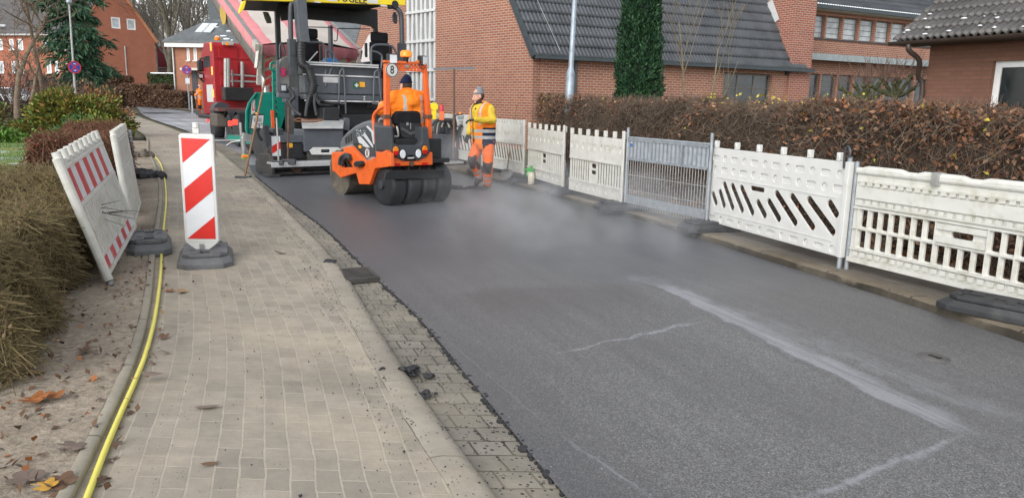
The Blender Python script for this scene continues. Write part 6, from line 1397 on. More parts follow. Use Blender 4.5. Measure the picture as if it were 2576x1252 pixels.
for i, s in enumerate((-1, 1)):
    u = 2.47 if s > 0 else -2.14; b = MB(); b.prism([(u-.03, -.9, .03), (u-.03, .1, .03), (u-.03, .1, .22), (u-.03, -.1, .42), (u-.03, -.75, .46), (u-.03, -.95, .30)], (.06, 0, 0)); b.bx(u-.12, u+.12, -.95, -.6, .0, .05); b.build('end_plate', mat('sooty_steel', (0, 0, 0)), pv, bevel=.01)
    b = MB(); b.bx(u+s*.03-.05, u+s*.03+.05, -.72, -.60, .62, 1.02); b.bx(u-s*.25-.10, u-s*.25+.10, -.60, -.2, .43, .95); b.bar((u-.05, -.55, .95), (u-s*.5, -.4, .6), .06, .06); b.build('end_gearbox', DARK, pv, bevel=.012)
    b = MB(); x = u-s*.16; b.add([(x-.09, -.665, .40), (x+.09, -.665, .40), (x+.09, -.665, .80), (x-.09, -.665, .80)], [(0, 1, 2, 3)]); rf = b.build('reflector_board', REFW, pv); b = MB(); b.add([(x-.09, -.668, .45), (x+.09, -.668, .55), (x+.09, -.668, .70), (x-.09, -.668, .60)], [(0, 1, 2, 3)]); b.build('red_stripe', RED, rf)
# details of the left end: levelling ski arm, spindles
tubes('levelling_arm', [[P2(330, 960, -.5), P2(150, 962, 0), P2(154, 1062, 0)], [P2(330, 962, -.5), P2(260, 975, -.4), P2(225, 1000, -.4)]], .016, STEEL, pv, k=1)
b = MB(); b.cyl(P2(340, 940, -.6), P2(350, 1060, -.6), .05, 10); b.cyl(P2(325, 840, -.55), P2(330, 930, -.55), .03, 8); b.bar(P2(335, 935, -.6), P2(395, 950, -.6), .09, .16); b.build('sensor_mount', STEEL, pv, bevel=.006)
b = MB(); b.bar(P2(335, 1072, -.62), P2(375, 1072, -.62), .10, .09); b.build('sensor_head', mat('lime_green_plastic', (.28, .48, .04), .4), pv, bevel=.01); p = P2(352, 1068, -.69); MB().bx(p.x-.05, p.x+.05, -.70, -.682, p.z-.015, p.z+.012).build('sensor_lamp', LITRED, pv)
tubes('cable', [[P2(478, 880, -.6), P2(500, 960, -.65), P2(530, 1060, -.7), P2(575, 1110, -.75)], [P2(440, 890, -.6), P2(410, 900, -.6), P2(400, 930, -.6), P2(390, 970, -.6)], [P2(620, 1020, -.68), P2(700, 1010, -.68), P2(720, 1030, -.68), P2(640, 1040, -.68)]], .014, BLACKR, pv)
b = MB(); b.bx(P2(600, 1000, -.66).x, P2(750, 1000, -.66).x, -.69, -.3, P2(600, 1090, -.66).z, P2(600, 985, -.66).z); b.build('hydraulic_block', BLACKP, pv, bevel=.02)
p = P2(662, 995, -.7); MB().bx(p.x-.06, p.x+.06, -.702, -.695, p.z-.045, p.z+.045).build('warning_sticker', mat('sticker_orange', (0, 0, 0)), pv)
b = MB(); q = P2(710, 1170, -.84); b.prism([(q.x-.14, -.83, q.z+.05), (q.x+.14, -.83, q.z+.05), (q.x+.02, -.83, q.z-.06)], (0, .02, 0)); b.build('rusty_plate', RUST, pv)
# control consoles with buttons
def console(pts, v, label, rot):
    c = sum((Vector(p) for p in pts), Vector((0, 0, 0)))/len(pts); b = MB(); b.prism(pts, (0, .07, 0)); cns = b.build('control_console', BLACKP, pv, bevel=.015); cns['label'] = label
    s = [c+(Vector(p)-c)*.84+Vector((0, -.004, 0)) for p in pts]; b = MB(); b.prism(s, (0, -.006, 0)); b.build('key_panel', mat('pale_key_panel', (.50, .51, .51), .4), cns)
    w = max(p.x for p in s)-min(p.x for p in s); h = max(p.z for p in s)-min(p.z for p in s)
    b = MB(); b.bx(c.x-w*.30, c.x+w*.30, v-.016, v-.0105, c.z+h*.12, c.z+h*.40); b.build('display', mat('lcd_grey', (.26, .29, .30), .2), cns)
    b = MB(); rnd = random.Random(1)
    for i in range(4):
        for j in range(3): b.bx(c.x-w*.33+i*w*.19, c.x-w*.33+i*w*.19+.028, v-.018, v-.0105, c.z-h*.38+j*h*.14, c.z-h*.38+j*h*.14+.022, rnd.choice((0, 0, 1, 1, 2)))
    b.build('keys', [WHITE, DARK, mat('key_yellow', (.7, .5, .05), .5)], cns)['kind'] = 'stuff'
    b = MB(); b.cyl((c.x, v-.02, c.z-h*.46), (c.x, v-.05, c.z-h*.46), .032, 12); b.build('knob', BLACKP, cns)
    MB().lathe([(.028, 0), (.03, .04), (.001, .06)], (c.x, v+.03, c.z+h*.56), n=10).build('beacon', AMBER, cns, smooth=True)
    return cns
console([P2(x, y, -.8) for x, y in ((388, 885), (405, 782), (490, 780), (482, 880), (440, 892))], -.8, 'left control console above the pavement side', 0)
tubes('console_arm', [[P2(440, 890, -.76), P2(450, 930, -.7), P2(470, 960, -.65)]], .03, DARK, pv)
console([P3(x, y, -1.05) for x, y in ((985, 570), (967, 490), (975, 478), (1030, 470), (1066, 560), (1050, 572))], -1.05, 'right control console in front of the standing worker', 0)
tubes('console_arm', [[P3(1005, 575, -1.0), P3(1000, 620, -.95), P3(985, 700, -.8), P3(975, 800, -.75)]], .035, DARK, pv)
# right screed extension with hoses
b = MB(); p, q = P3(800, 830, -.7), P3(960, 625, -.7); b.bx(p.x-.3, q.x, -.70, -.25, p.z, q.z); b.build('extension_box', MIDG, pv, bevel=.02)
b = MB(); p, q = P3(960, 850, -.75), P3(1012, 590, -.75); b.bx(p.x, q.x, -.78, -.55, p.z-.3, q.z); b.build('end_gearbox', DARK, pv, bevel=.02)
b = MB(); p, q = P3(790, 850, -.95), P3(1000, 828, -.95); b.bx(p.x-.2, q.x+.1, -1.0, -.72, p.z, p.z+.05); b.build('footboard', ALU, pv, bevel=.004)
tubes('cable', [[P3(815, 620, -.5), P3(830, 540, -.5), P3(870, 520, -.5), P3(905, 550, -.5), P3(910, 625, -.5)], [P3(850, 625, -.5), P3(860, 545, -.55), P3(900, 525, -.55), P3(940, 550, -.5), P3(945, 620, -.5)], [P3(880, 610, -.5), P3(895, 540, -.5), P3(935, 520, -.5), P3(975, 560, -.6), P3(1000, 640, -.7)], [P3(800, 560, -.4), P3(840, 520, -.4), P3(960, 515, -.4)]], .032, BLACKR, pv)
b = MB(); p = P3(990, 700, -.79); b.cyl((p.x, -.80, p.z), (p.x, -.79, p.z), .085, 16); b.build('reflector_disc', REFW, pv); b = MB(); b.prism([(p.x-.02, -.803, p.z-.08), (p.x+.05, -.803, p.z-.06), (p.x+.06, -.803, p.z+.05), (p.x-.0, -.803, p.z+.08)], (0, -.003, 0)); b.build('red_stripe', RED, pv)
# hopper wings
b = MB(); poly(b, [P2(x, y, 3.3) for x, y in ((362, 760), (378, 705), (430, 632), (548, 632), (548, 915), (420, 905), (374, 930), (358, 880))], .05); hw = b.build('hopper_wing', TEAL, pv, bevel=.012)
b = MB(); poly(b, [P2(x, y, 3.25) for x, y in ((362, 760), (378, 705), (430, 632), (438, 640), (392, 712), (374, 765), (376, 925), (362, 890))], .045); b.build('wing_rim', TEAL, hw, bevel=.006)
p = P2(412, 725, 3.24); b = MB(); b.prism([P2(x, y, 3.29) for x, y in ((398, 690), (425, 680), (425, 770), (398, 785))], (0, -.004, 0)); b.build('white_sticker', WHITE, hw)
b = MB(); b.prism([P2(x, y, 3.284) for x, y in ((402, 715), (405, 714), (409, 750), (417, 748), (420, 708), (423, 707), (419, 757), (407, 760))], (0, -.003, 0)); b.build('sticker_mark', SR, hw)
b = MB(); b.bx(-1.2, 1.5, 3.38, 5.3, .40, .55); b.bx(1.4, 1.5, 3.38, 5.3, .56, 1.6); b.build('hopper', TEAL, pv)
q = [P2(x, y, 2.0) for x, y in ((542, 472), (560, 460), (580, 560), (645, 690), (640, 740), (600, 880), (548, 880))]
ho = [[(P2(x, y, 2.0).x, P2(x, y, 2.0).z) for x, y in ((552, 545+i*40), (566, 560+i*40), (576+i*2, 592+i*40), (562, 580+i*40))] for i in range(6)]
me = plate([[(p.x, p.z) for p in q]]+ho, .05); b = MB(); b.mesh(me, Matrix.Translation((0, 2.0, 0)) @ toface(None)); b.build('slotted_side_panel', TEAL, pv)
MB().bar(P2(542, 755, 1.9), P2(549, 890, 1.9), .07, .03).build('orange_marker', mat('fluo_orange', (.85, .12, .03), .5), pv)
MB().bx(P2(560, 600, 2.1).x, P2(655, 600, 2.1).x, 2.1, 2.12, .7, 1.7).build('back_panel', BLACKP, pv)
# ---- tools standing on the paver (things of their own)
def tool(name, label, p0, p1, r, m, cat, head=None, hm=None):
    p0 = Vector(p0); t = thing(name, label, cat, p0); d = Vector(p1)-p0; MB().tube([d*0, d*.5+Vector((.004, 0, 0)), d], [r, r*.95, r*.9], 8).build('handle', m, t, smooth=True)
    if head: b = MB(); head(b, d); b.build('head', hm or DARK, t, bevel=.006)
    return t
def W2(x, y, v): p = P2(x, y, v); return PV.w(p.x, v, p.z)
def W3(x, y, v): p = P3(x, y, v); return PV.w(p.x, v, p.z)
tool('asphalt_rake', 'long wooden asphalt rake leaning against the left end of the paver screed', W2(352, 1215, -1.0), W2(492, 550, -.9), .024, WOOD, 'rake', lambda b, d: b.bx(-.17, .12, -.06, .06, -.06, .03))
tool('broom_handle', 'pale grey broom handle upright on the paver footboard', W2(586, 1120, -.98), W2(571, 808, -.98), .018, mat('pale_grey_wood', (.36, .35, .32), .6), 'handle', lambda b, d: b.bx(-.10, .10, -.05, .05, -.03, .06))
tool('broom_handle', 'rusty brown handle upright on the paver footboard', W2(648, 1115, -.98), W2(653, 735, -.98), .020, RUST, 'handle', lambda b, d: b.bx(-.14, .16, -.05, .05, -.03, .08))
tool('squeegee', 'tall T-shaped asphalt squeegee standing upright beside the standing worker', W3(960, 800, -1.0), W3(963, 135, -1.0), .028, mat('rusty_brown_handle', (.14, .075, .05), .6), 'squeegee', lambda b, d: b.bar(d+Vector((-.46, -.1, -.02)), d+Vector((.46, .12, .03)), .035, .05), mat('worn_grey_blade', (.17, .18, .19), .5, metal=.4))
# ---------------------------------------------------------------- tipper truck
TR = Frame((-5.43, 20.2), (-.525, .851))
tk = thing('tipper_truck', 'red tipper truck with raised grey body under a pink tarpaulin', 'truck', TR.o, TR.rz)
def T2(x, y, v): return TR.v(*c2(x, y), v)
VC = 8.1; zT, zB = T2(160, 288, VC).z, T2(160, 690, VC).z; uA = T2(136, 480, VC).x; uB = uA+2.45
b = MB(); side = [(VC, zB), (VC, zT-.12), (VC+.08, zT), (VC+1.5, zT+.05), (VC+2.1, zT-.35), (VC+2.2, zB+.9), (VC+2.2, zB-.5), (VC, zB-.5)]
b.prism([(uA, y, z) for y, z in side], (uB-uA, 0, 0)); b.build('cab', TRED, tk, bevel=.05)
b = MB()
for z0_, z1_ in ((.08, .42), (.52, .92), (1.02, 1.35)):
    for k in range(3): u0 = uA+.22+k*.75; b.bx(u0, u0+.62, VC-.03, VC-.002, zT-z1_-.12, zT-z0_-.12)
b.bx(uA+.1, uB-.1, VC-.02, VC-.003, zT-.56, zT-.5); b.build('cab_rear_ribs', TRED, tk, bevel=.02)
b = MB(); b.bx(uA-.012, uA-.002, VC+.45, VC+1.6, zB+1.15, zT-.45); b.build('door_window', GLASS, tk)
b = MB(); b.bx(uA-.012, uA-.003, VC+.15, VC+1.3, zB-.05, zB+.55); b.build('white_door_panel', WHITE, tk)
for y in (322, 486, 640): p = T2(128+(y-322)*.075, y, VC+.0); MB().bx(uA-.045, uA-.004, VC-.02, VC+.06, p.z-.14, p.z+.14).build('marker_lamp', LITORG, tk, bevel=.01)
p = T2(60, 450, VC+1.7); b = MB(); m0, m1 = T2(30, 488, VC+1.8), T2(70, 415, VC+1.8); b.bx(m0.x, m1.x, VC+1.75, VC+1.87, m0.z, m1.z); mm = b.build('mirror', BLACKP, tk, bevel=.05)
b = MB(); m0, m1 = T2(32, 540, VC+1.8), T2(74, 500, VC+1.8); b.bx(m0.x, m1.x, VC+1.75, VC+1.87, m0.z, m1.z); b.build('wide_mirror', BLACKP, tk, bevel=.05); MB().bx(m0.x+.05, m1.x-.05, VC+1.742, VC+1.748, m0.z+.04, m1.z-.06).build('mirror_glass', mat('bright_mirror', (.55, .57, .6), .1, metal=.5), tk)
b = MB(); b.tube(spline([T2(50, 415, VC+1.8), T2(52, 402, VC+1.8), T2(80, 400, VC+1.6)], 3), .03, 6); b.build('mirror_arm', BLACKP, tk); b = MB(); b.tube(spline([T2(52, 540, VC+1.8), T2(70, 558, VC+1.8), T2(92, 552, VC+1.6)], 3), .035, 6); b.build('mirror_arm', BLACKP, tk)
p = T2(166, 278, VC+.3); MB().lathe([(.09, 0), (.10, .08), (.05, .13), (.001, .14)], p, n=12).build('beacon', mat('orange_beacon_off', (.85, .25, .02), .3), tk, smooth=True)
p, q = T2(197, 310, VC-.02), T2(275, 290, VC-.02); MB().bx(p.x, q.x, VC-.12, VC-.032, p.z, q.z).build('work_lamp', mat('lamp_grey', (.42, .40, .36), .4), tk, bevel=.02); p = T2(232, 302, VC-.1); MB().cyl((p.x, VC-.13, p.z), (p.x, VC-.121, p.z), .05, 10).build('lamp_glow', AMBER, tk)
# chassis
b = MB(); b.bx(-.5, -.4, .3, VC+1.8, .78, 1.05); b.bx(.4, .5, .3, VC+1.8, .78, 1.05)
for y in (.4, 2, 4, 6, 7.6): b.bx(-.398, .398, y, y+.15, .8, 1.03)
b.build('chassis', RUST, tk); b = MB(); b.bx(-1.1, 1.1, VC-.7, VC+2.0, .75, zB-.5); b.build('cab_underframe', BLACKP, tk, bevel=.03)
p, q = T2(214, 690, 7.4), T2(326, 600, 7.4); MB().bx(p.x, q.x+.4, 7.3, 7.9, p.z, q.z).build('air_filter_box', BLACKP, tk, bevel=.03)
b = MB()
for x in (225, 240): b.tube([T2(x, 690, 7.6), T2(x, 402, 7.6)], .07, 8)
b.tube([T2(337, 600, 7.9), T2(337, 425, 7.9)], .065, 8)
for y0, y1 in ((508, 525), (556, 562)): b.tube([T2(212, y0, 7.9), T2(440, y1, 7.9)], .035, 6)
b.tube([T2(272, 590, 7.8), T2(268, 480, 7.8)], .03, 6); b.build('ladder_rails', mat('dull_aluminium', (.40, .40, .39), .45, metal=.4, dirt=.2), tk, smooth=True)
p = T2(187, 735, 7.0); MB().cyl((p.x, 6.7, p.z-.1), (p.x, 7.3, p.z-.1), .28, 16).build('air_tank', DARK, tk); b = MB(); b.bx(-1.2, -.55, 6.2, 7.2, .55, .98); b.build('fuel_tank', mat('grimy_tank', (.10, .085, .07), .6, dirt=.3), tk, bevel=.05); b = MB(); b.bx(-1.15, .9, 5.9, 7.4, 1.06, 1.16); b.build('deck_plate', mat('dull_red_brown', (.13, .05, .045), .6), tk)
def wheel(u, v, r=.50, w=.34, outer=-1):
    t_ = MB(); t_.lathe([(r*.60, -w/2), (r*.94, -w/2), (r, -w/2+.05), (r, w/2-.05), (r*.94, w/2), (r*.60, w/2)], (u, v, r), (1, 0, 0), 28); o = t_.build('wheel', BLACKR, tk, smooth=True)
    h = MB(); h.lathe([(.001, -.09), (r*.25, -.10), (r*.28, -.02), (r*.55, .0), (r*.60, -.13), (r*.62, -.13), (r*.62, .1), (.001, .1)], (u+outer*.02, v, r), (1, 0, 0), 20) if outer < 0 else h.lathe([(.001, -.1), (r*.62, -.1), (r*.62, .13), (r*.55, 0), (.001, .02)], (u, v, r), (1, 0, 0), 20); h.build('rim', mat('grimy_rim', (.14, .13, .12), .5, metal=.3, dirt=.3), o, smooth=True)
XO = uA+1.25
for s in (-1, 1):
    wheel(s*1.05+XO, 8.9, outer=s)
    for v in (5.75, 4.35, 1.6): wheel(s*1.0+XO*v/8, v, w=.55 if v < 3 else .36, outer=s)
    for v in (5.75, 4.35):
        b = MB(); n = 12; R_ = []
        for i in range(n+1): a = math.pi*(.02+.96*i/n); R_.append([(s*.84+XO*.6, v+.62*math.cos(a), .5+.62*math.sin(a)), (s*1.18+XO*.6, v+.62*math.cos(a), .5+.62*math.sin(a)), (s*1.18+XO*.6, v+.58*math.cos(a), .5+.58*math.sin(a)), (s*.84+XO*.6, v+.58*math.cos(a), .5+.58*math.sin(a))])
        b.loft(R_); b.build('mudguard', BLACKP, tk, smooth=True)
for x, y, v in ((255, 845, 5.1), (288, 836, 3.7)): p = T2(x, y, v); MB().bx(p.x-.07, p.x+.07, v-.04, v, p.z-.08, p.z+.08).build('tail_lamp', LITRED, tk, bevel=.01)
b = MB(); b.lathe([(.05, 0), (.05, .07), (.001, .09)], T2(110, 825, VC+.6), (-1, 0, 0), 10); b.build('side_marker', LITRED, tk)
# raised body: round-bottomed steel tub, hinge at the back
TIP = rad(21); LB = 7.0
hinge = Vector((0, .15, 1.66))
body = bpy.data.objects.new('tipping_body', None)
def BM(u, s, h):    # body coordinates -> truck coordinates
    return Vector((u, hinge.y+s*math.cos(TIP)-h*math.sin(TIP), hinge.z+s*math.sin(TIP)+h*math.cos(TIP)))
zrt = T2(435, 330, -.6)
HB = 1.22; 
prof = [(-1.26, HB), (-1.27, HB*.75), (-1.22, HB*.5), (-1.08, HB*.26), (-.85, HB*.10), (-.5, .0), (.5, .0), (.85, HB*.10), (1.08, HB*.26), (1.22, HB*.5), (1.27, HB*.75), (1.26, HB)]
b = MB(); b.loft([[BM(u, s, h) for u, h in prof] for s in (0, LB*.25, LB*.5, LB*.75, LB)], caps=True)
STL = mat('grey_steel_tub', (.27, .265, .25), .42, metal=.35, var=.12, scale=2.5, dirt=.2, dcol=(.2, .17, .13), dscale=1.5)
body = b.build('tipping_body', STL, tk, smooth=True, ang=30)
b = MB()
for s in (LB*.12, LB*.3, LB*.48, LB*.66, LB*.84): b.loft([[BM(u*1.012, s+d, h-.012 if h < .3 else h) for u, h in prof] for d in (-.03, .03)], caps=False)
b.bar(BM(-1.3, 0, HB), BM(-1.3, LB, HB), .10, .12); b.bar(BM(1.3, 0, HB), BM(1.3, LB, HB), .10, .12); b.build('body_ribs', STL, body)
TP = mat('faded_pink_tarpaulin', (.56, .20, .21), .6, var=.12, scale=2, dirt=.18, dcol=(.50, .36, .30), bmp=.25, bscale=5); TB = mat('translucent_beige_tarpaulin', (.50, .45, .40), .55, var=.10, scale=1.5, dirt=.15, dcol=(.40, .33, .27), bmp=.25, bscale=4); TD = mat('dark_pink_tarpaulin_flap', (.30, .10, .115), .65, var=.15, scale=2, dirt=.2, bmp=.3, bscale=5)
cross = [(-1.36, HB-.22, 0), (-1.37, HB+.03, 0), (-.98, HB+.09, 1), (-.30, HB+.15, 0), (.05, HB+.17, 1), (.5, HB+.14, 1), (1.05, HB+.08, 0), (1.37, HB+.03, 0), (1.36, HB-.22, 0)]
vs = []; fs = []; ms = []; NS = 40; band = [0, 0, 1, 0, 1, 1, 0, 0]
band = [0, 0, 1, 0, 1, 1, 0, 0]; rnd = random.Random(6)
for i in range(NS+1):
    s = -.12+(LB+.1)*i/NS; sag = .05*math.cos(2*math.pi*i/NS*5)
    for j, (u, h, _) in enumerate(cross): vs.append(BM(u, s, h+(sag*(1-abs(u)/1.4) if 1 < j < 7 else 0)+rnd.uniform(-.012, .012)))
n = len(cross)
for i in range(NS):
    for j in range(n-1): fs.append((i*n+j, i*n+j+1, (i+1)*n+j+1, (i+1)*n+j)); ms.append(band[j])
me = bpy.data.meshes.new('tarpaulin'); me.from_pydata(vs, [], fs); me.polygons.foreach_set('material_index', ms); me.polygons.foreach_set('use_smooth', [True]*len(fs)); tp = linkme('tarpaulin', me, [TP, TB], body)
# hanging flap and tailgate
b = MB(); n = 30; R_ = []
for i in range(n+1):
    u = -1.34+2.68*i/n; hh = HB+.04+(.12*(1-abs(u)/1.34)); w = .03*math.sin(i*1.9)+.02*math.sin(i*.7)
    R_.append([BM(u, -.14, hh), BM(u, -.17+w*.5, HB-.05), BM(u, -.15+w, HB-.20+.04*math.sin(i*1.3))])
b.loft(R_, caps=False, closed=False); b.build('tarpaulin_flap', TD, body, smooth=True)
b = MB(); b.loft([[BM(u*.985, s, h*.98+.01) for u, h in prof] for s in (-.09, -.005)]); tg = b.build('tailgate', mat('dirty_beige_tailgate', (.36, .32, .25), .6, var=.2, scale=3, dirt=.4, dcol=(.16, .12, .09)), body)
for k in range(4):
    for u0 in (-1.12, .98): h0 = .18+k*.24; MB().prism([BM(u0, -.095, h0), BM(u0+.16, -.095, h0+.10), BM(u0+.16, -.095, h0+.26), BM(u0, -.095, h0+.16)], BM(0, -.008, 0)-BM(0, 0, 0)).build('warning_stripe', REDFADE, tg)
b = MB()
for u in (-1.27, 1.27): b = MB(); b.bar(BM(u, -.12, .25), BM(u, -.12, HB+.05), .09, .09); b.build('tailgate_hinge', mat('chipped_white_steel', (.50, .48, .43), .5, dirt=.4), body)
b = MB(); b.bar(BM(-1.33, -.16, HB-.1), BM(-1.42, -.42, HB-.45), .07, .07); b.bar(BM(-1.36, .1, HB+.02), BM(-1.36, -.2, HB-.0), .1, .16); b.build('tarpaulin_roller', mat('chipped_white_steel', (.50, .48, .43)), body)
b = MB(); b.cyl((0, 4.2, 1.0), BM(0, LB*.72, -.05), .09, 12); b.cyl((0, 4.2, 1.0), (Vector((0, 4.2, 1.0))+BM(0, LB*.72, -.05))/2, .12, 12); b.build('lifting_ram', STEEL, tk, smooth=True)
b = MB(); b.prism([BM(-1.275, LB*.60+.42*math.cos(a), HB*.62+.28*math.sin(a)) for a in np.linspace(0, 6.283, 20)[:-1]], (-.012, 0, 0)); b.build('yellow_emblem', mat('emblem_ochre', (.50, .32, .04), .5), body)
# ---------------------------------------------------------------- small road roller
RO = Frame((-1.60, 11.98), (-.626, .78))
ro = thing('road_roller', 'compact orange road roller with four rubber rear tyres and roll bar', 'road roller', RO.o, RO.rz)
def Q(x, y, v): return RO.v(*c3(x, y), v)
def QU(x, y, u): return RO.u(*c3(x, y), u)
GRH = mat('roller_grey_hood', (.105, .115, .125), .35, var=.08, dirt=.15, dcol=(.16, .15, .13), coat=.3)
TYR = mat('hot_tyre_rubber', (.022, .024, .027), .42, var=.25, dirt=.25, dcol=(.06, .057, .052))
b = None
RT = .335
for k, (u0, u1) in enumerate(((-.545, -.285), (-.265, -.01), (.01, .265), (.285, .545))):
    t_ = MB(); w = u1-u0; t_.lathe([(.20, 0), (RT-.03, .004), (RT-.006, .03), (RT, .06), (RT, w-.06), (RT-.006, w-.03), (RT-.03, w-.004), (.20, w)], (u0, 0, RT), (1, 0, 0), 36); o = t_.build('tyre', TYR, ro, smooth=True, ang=60)
    if k in (0, 3):
        h = MB(); s = -1 if k == 0 else 1; x = u0 if k == 0 else u1
        h.lathe([(.001, .10), (.10, .10), (.12, .07), (.17, .06), (.19, .015), (.205, .012), (.205, .13), (.001, .14)], (x, 0, RT), (-s, 0, 0), 24); h.build('rim', mat('dusty_rim', (.22, .195, .16), .7, dirt=.3), o, smooth=True)
MB().cyl((-.58, 0, RT), (.58, 0, RT), .07, 12).build('rear_axle', DARK, ro)
# steel drum
vd = 1.56; RD = .385; b = MB(); b.lathe([(.001, .04), (RD-.07, .04), (RD-.06, .0), (RD, .0), (RD, 1.08), (RD-.06, 1.08), (RD-.07, 1.04), (.001, 1.04)], (-.50, vd, RD), (1, 0, 0), 48); b.build('drum', mat('rolled_steel_drum', (.13, .12, .105), .4, metal=.4, var=.2, dirt=.55, dcol=(.30, .25, .18), dscale=4), ro, smooth=True)
# orange frame: side plates, fork, rear bumper
fr_pts = [(80, 757), (150, 757), (150, 722), (206, 712), (310, 828), (392, 792), (397, 752), (425, 762), (470, 742), (500, 770), (506, 862), (450, 872), (385, 878), (345, 998), (268, 996), (245, 912), (128, 948), (82, 900)]
hol = [(118, 800), (168, 770), (196, 790), (222, 868), (150, 872), (140, 880)]
pl_ = [[(RO.u(*c3(x, y), -.585).y, RO.u(*c3(x, y), -.585).z) for x, y in fr_pts], [(RO.u(*c3(x, y), -.585).y, RO.u(*c3(x, y), -.585).z) for x, y in hol]]
me = plate(pl_, .07, .01); Mx = Matrix(((0, 0, 1, 0), (1, 0, 0, 0), (0, 1, 0, 0), (0, 0, 0, 1)))
for u in (-.585,): b = MB(); b.mesh(me, Matrix.Translation((u, 0, 0)) @ Mx); b.build('side_frame', ORANGE, ro)
b = MB(); pts = [QU(x, y, -.5) for x, y in ((150, 760), (206, 716), (310, 830), (392, 800), (440, 870), (345, 985), (270, 985), (250, 905))]; b.prism([(-.55, p.y, p.z) for p in pts], (1.1, 0, 0)); b.build('main_frame', ORANGE, ro, bevel=.02)
f0, f1 = QU(80, 757, -.585), QU(82, 905, -.585); b = MB(); b.bx(-.62, .60, f0.y-.02, f0.y+.10, f1.z, f0.z); b.build('front_fork', ORANGE, ro, bevel=.02)
b = MB(); s_ = spline([QU(x, y, -.64) for x, y in ((110, 850), (120, 800), (155, 778), (190, 790))], 6); b.tube(s_, .035, 10); s_ = spline([QU(x, y, -.66) for x, y in ((130, 858), (140, 815), (165, 795), (190, 805))], 6); b.tube(s_, .03, 10); b.build('drum_hose', BLACKR, ro, smooth=True)
b = MB(); p = QU(270, 845, -.60); b.prism([(-.70, q.y, q.z) for q in [QU(x, y, -.62) for x, y in ((243, 840), (262, 822), (290, 822), (302, 845), (290, 865), (250, 866))]], (.085, 0, 0)); b.build('frame_step', BLACKP, ro, bevel=.012)
# rear
VB = -.30
b = MB(); b.prism([Q(x, y, VB) for x, y in ((497, 768), (520, 790), (600, 826), (680, 826), (760, 790), (782, 757), (803, 757), (806, 853), (700, 856), (510, 864))], (0, .45, 0)); b.build('rear_bumper', ORANGE, ro, bevel=.012)
b = MB(); b.prism([Q(x, y, VB-.03) for x, y in ((486, 570), (505, 560), (515, 690), (540, 706), (700, 706), (722, 690), (724, 572), (768, 570), (786, 740), (762, 790), (690, 824), (660, 780), (620, 782), (590, 826), (522, 792), (498, 745))], (0, .5, 0)); b.build('rear_cowl', mat('dark_roller_cowl', (.05, .056, .063), .4, dirt=.15), ro, bevel=.012)
for x, y, rx_, ry_, mm, nm in ((528, 748, 21, 35, None, 'rear_light'), (580, 772, 21, 33, CLENS, 'reversing_light'), (697, 768, 20, 33, CLENS, 'reversing_light'), (745, 741, 20, 34, None, 'rear_light')):
    for k, (sc__, m_, dv) in enumerate(((1.22, BLACKP, -.035), (1, CLENS, -.045))):
        p = Q(x, y, VB+dv); r_x = Q(x+rx_*sc__, y, VB+dv).x-p.x; r_z = p.z-Q(x, y+ry_*sc__, VB+dv).z
        bb = MB(); me = plate([disc(0, 0, r_x, 22, r_z)], .02, .006); bb.mesh(me, Matrix.Translation((p.x, p.y, p.z)) @ toface(None))
        if k == 0: ho_ = bb.build(nm, m_, ro)
        elif mm: bb.build('lens', mm, ho_, smooth=True)
        else:
            bb.build('lens', ORLENS, ho_); c = MB(); me = plate([[q for q in disc(0, 0, r_x*.98, 22, r_z*.98) if q[1] < r_z*.12]], .02, .005); c.mesh(me, Matrix.Translation((p.x, p.y-.006, p.z)) @ toface(None)); c.build('red_lens', REDLENS, ho_)
for x in (540, 745): p = Q(x, 851 if x < 600 else 845, VB-.01); MB().bx(p.x-.048, p.x+.048, VB-.012, VB-.003, p.z-.02, p.z+.02).build('reflector', REDLENS, ro)
p = Q(645, 842, VB); MB().cyl((p.x, VB-.02, p.z), (p.x, VB+.02, p.z), .042, 14).build('tow_eye', RUST, ro); p = Q(640, 800, VB); b = MB(); me = text_mesh('bomag' if 0 else '~ ~', .04, .001); b.mesh(me, Matrix.Translation((p.x, VB-.003, p.z)) @ Matrix.Rotation(math.pi/2, 4, 'X')) if 0 else b.bx(p.x-.06, p.x+.06, VB-.004, VB-.001, p.z-.012, p.z+.012); b.build('sticker', WHITE, ro)
# scraper rail
b = MB(); b.prism([Q(x, y, -.42) for x, y in ((442, 962), (452, 915), (480, 895), (880, 890), (893, 905), (888, 948))], (0, .03, 0)); b.bar(Q(455, 905, -.38), Q(885, 893, -.38), .06, .03)
for x in (490, 620, 700, 770): b.bar(Q(x, 905, -.38), Q(x+8, 868, -.28), .02, .03)
b.build('scraper_rail', BLACKP, ro, bevel=.006)
b = MB(); b.bx(-.52, .52, -.28, .25, .66, .73); b.build('tyre_guard', BLACKP, ro, bevel=.01)
# right side boxes
p, q = Q(805, 852, .0), Q(862, 735, .0); MB().bx(p.x, q.x, .0, .25, p.z, q.z).build('side_box', BLACKP, ro, bevel=.015); p, q = Q(800, 735, .0), Q(862, 672, .0); MB().bx(p.x, q.x, .0, .25, p.z+.004, q.z).build('side_box', mat('grey_box', (.12, .125, .13), .5), ro, bevel=.015); p, q = Q(812, 780, -.01), Q(860, 738, -.01); MB().bx(p.x, q.x, -.015, -.003, p.z, q.z).build('amber_reflector', mat('dull_amber', (.30, .13, .04), .35), ro)
p = Q(810, 662, .1); MB().lathe([(.001, 0), (.075, 0), (.075, .03), (.001, .035)], p, n=14).build('filler_cap', mat('blue_grey_cap', (.06, .11, .16), .5), ro)
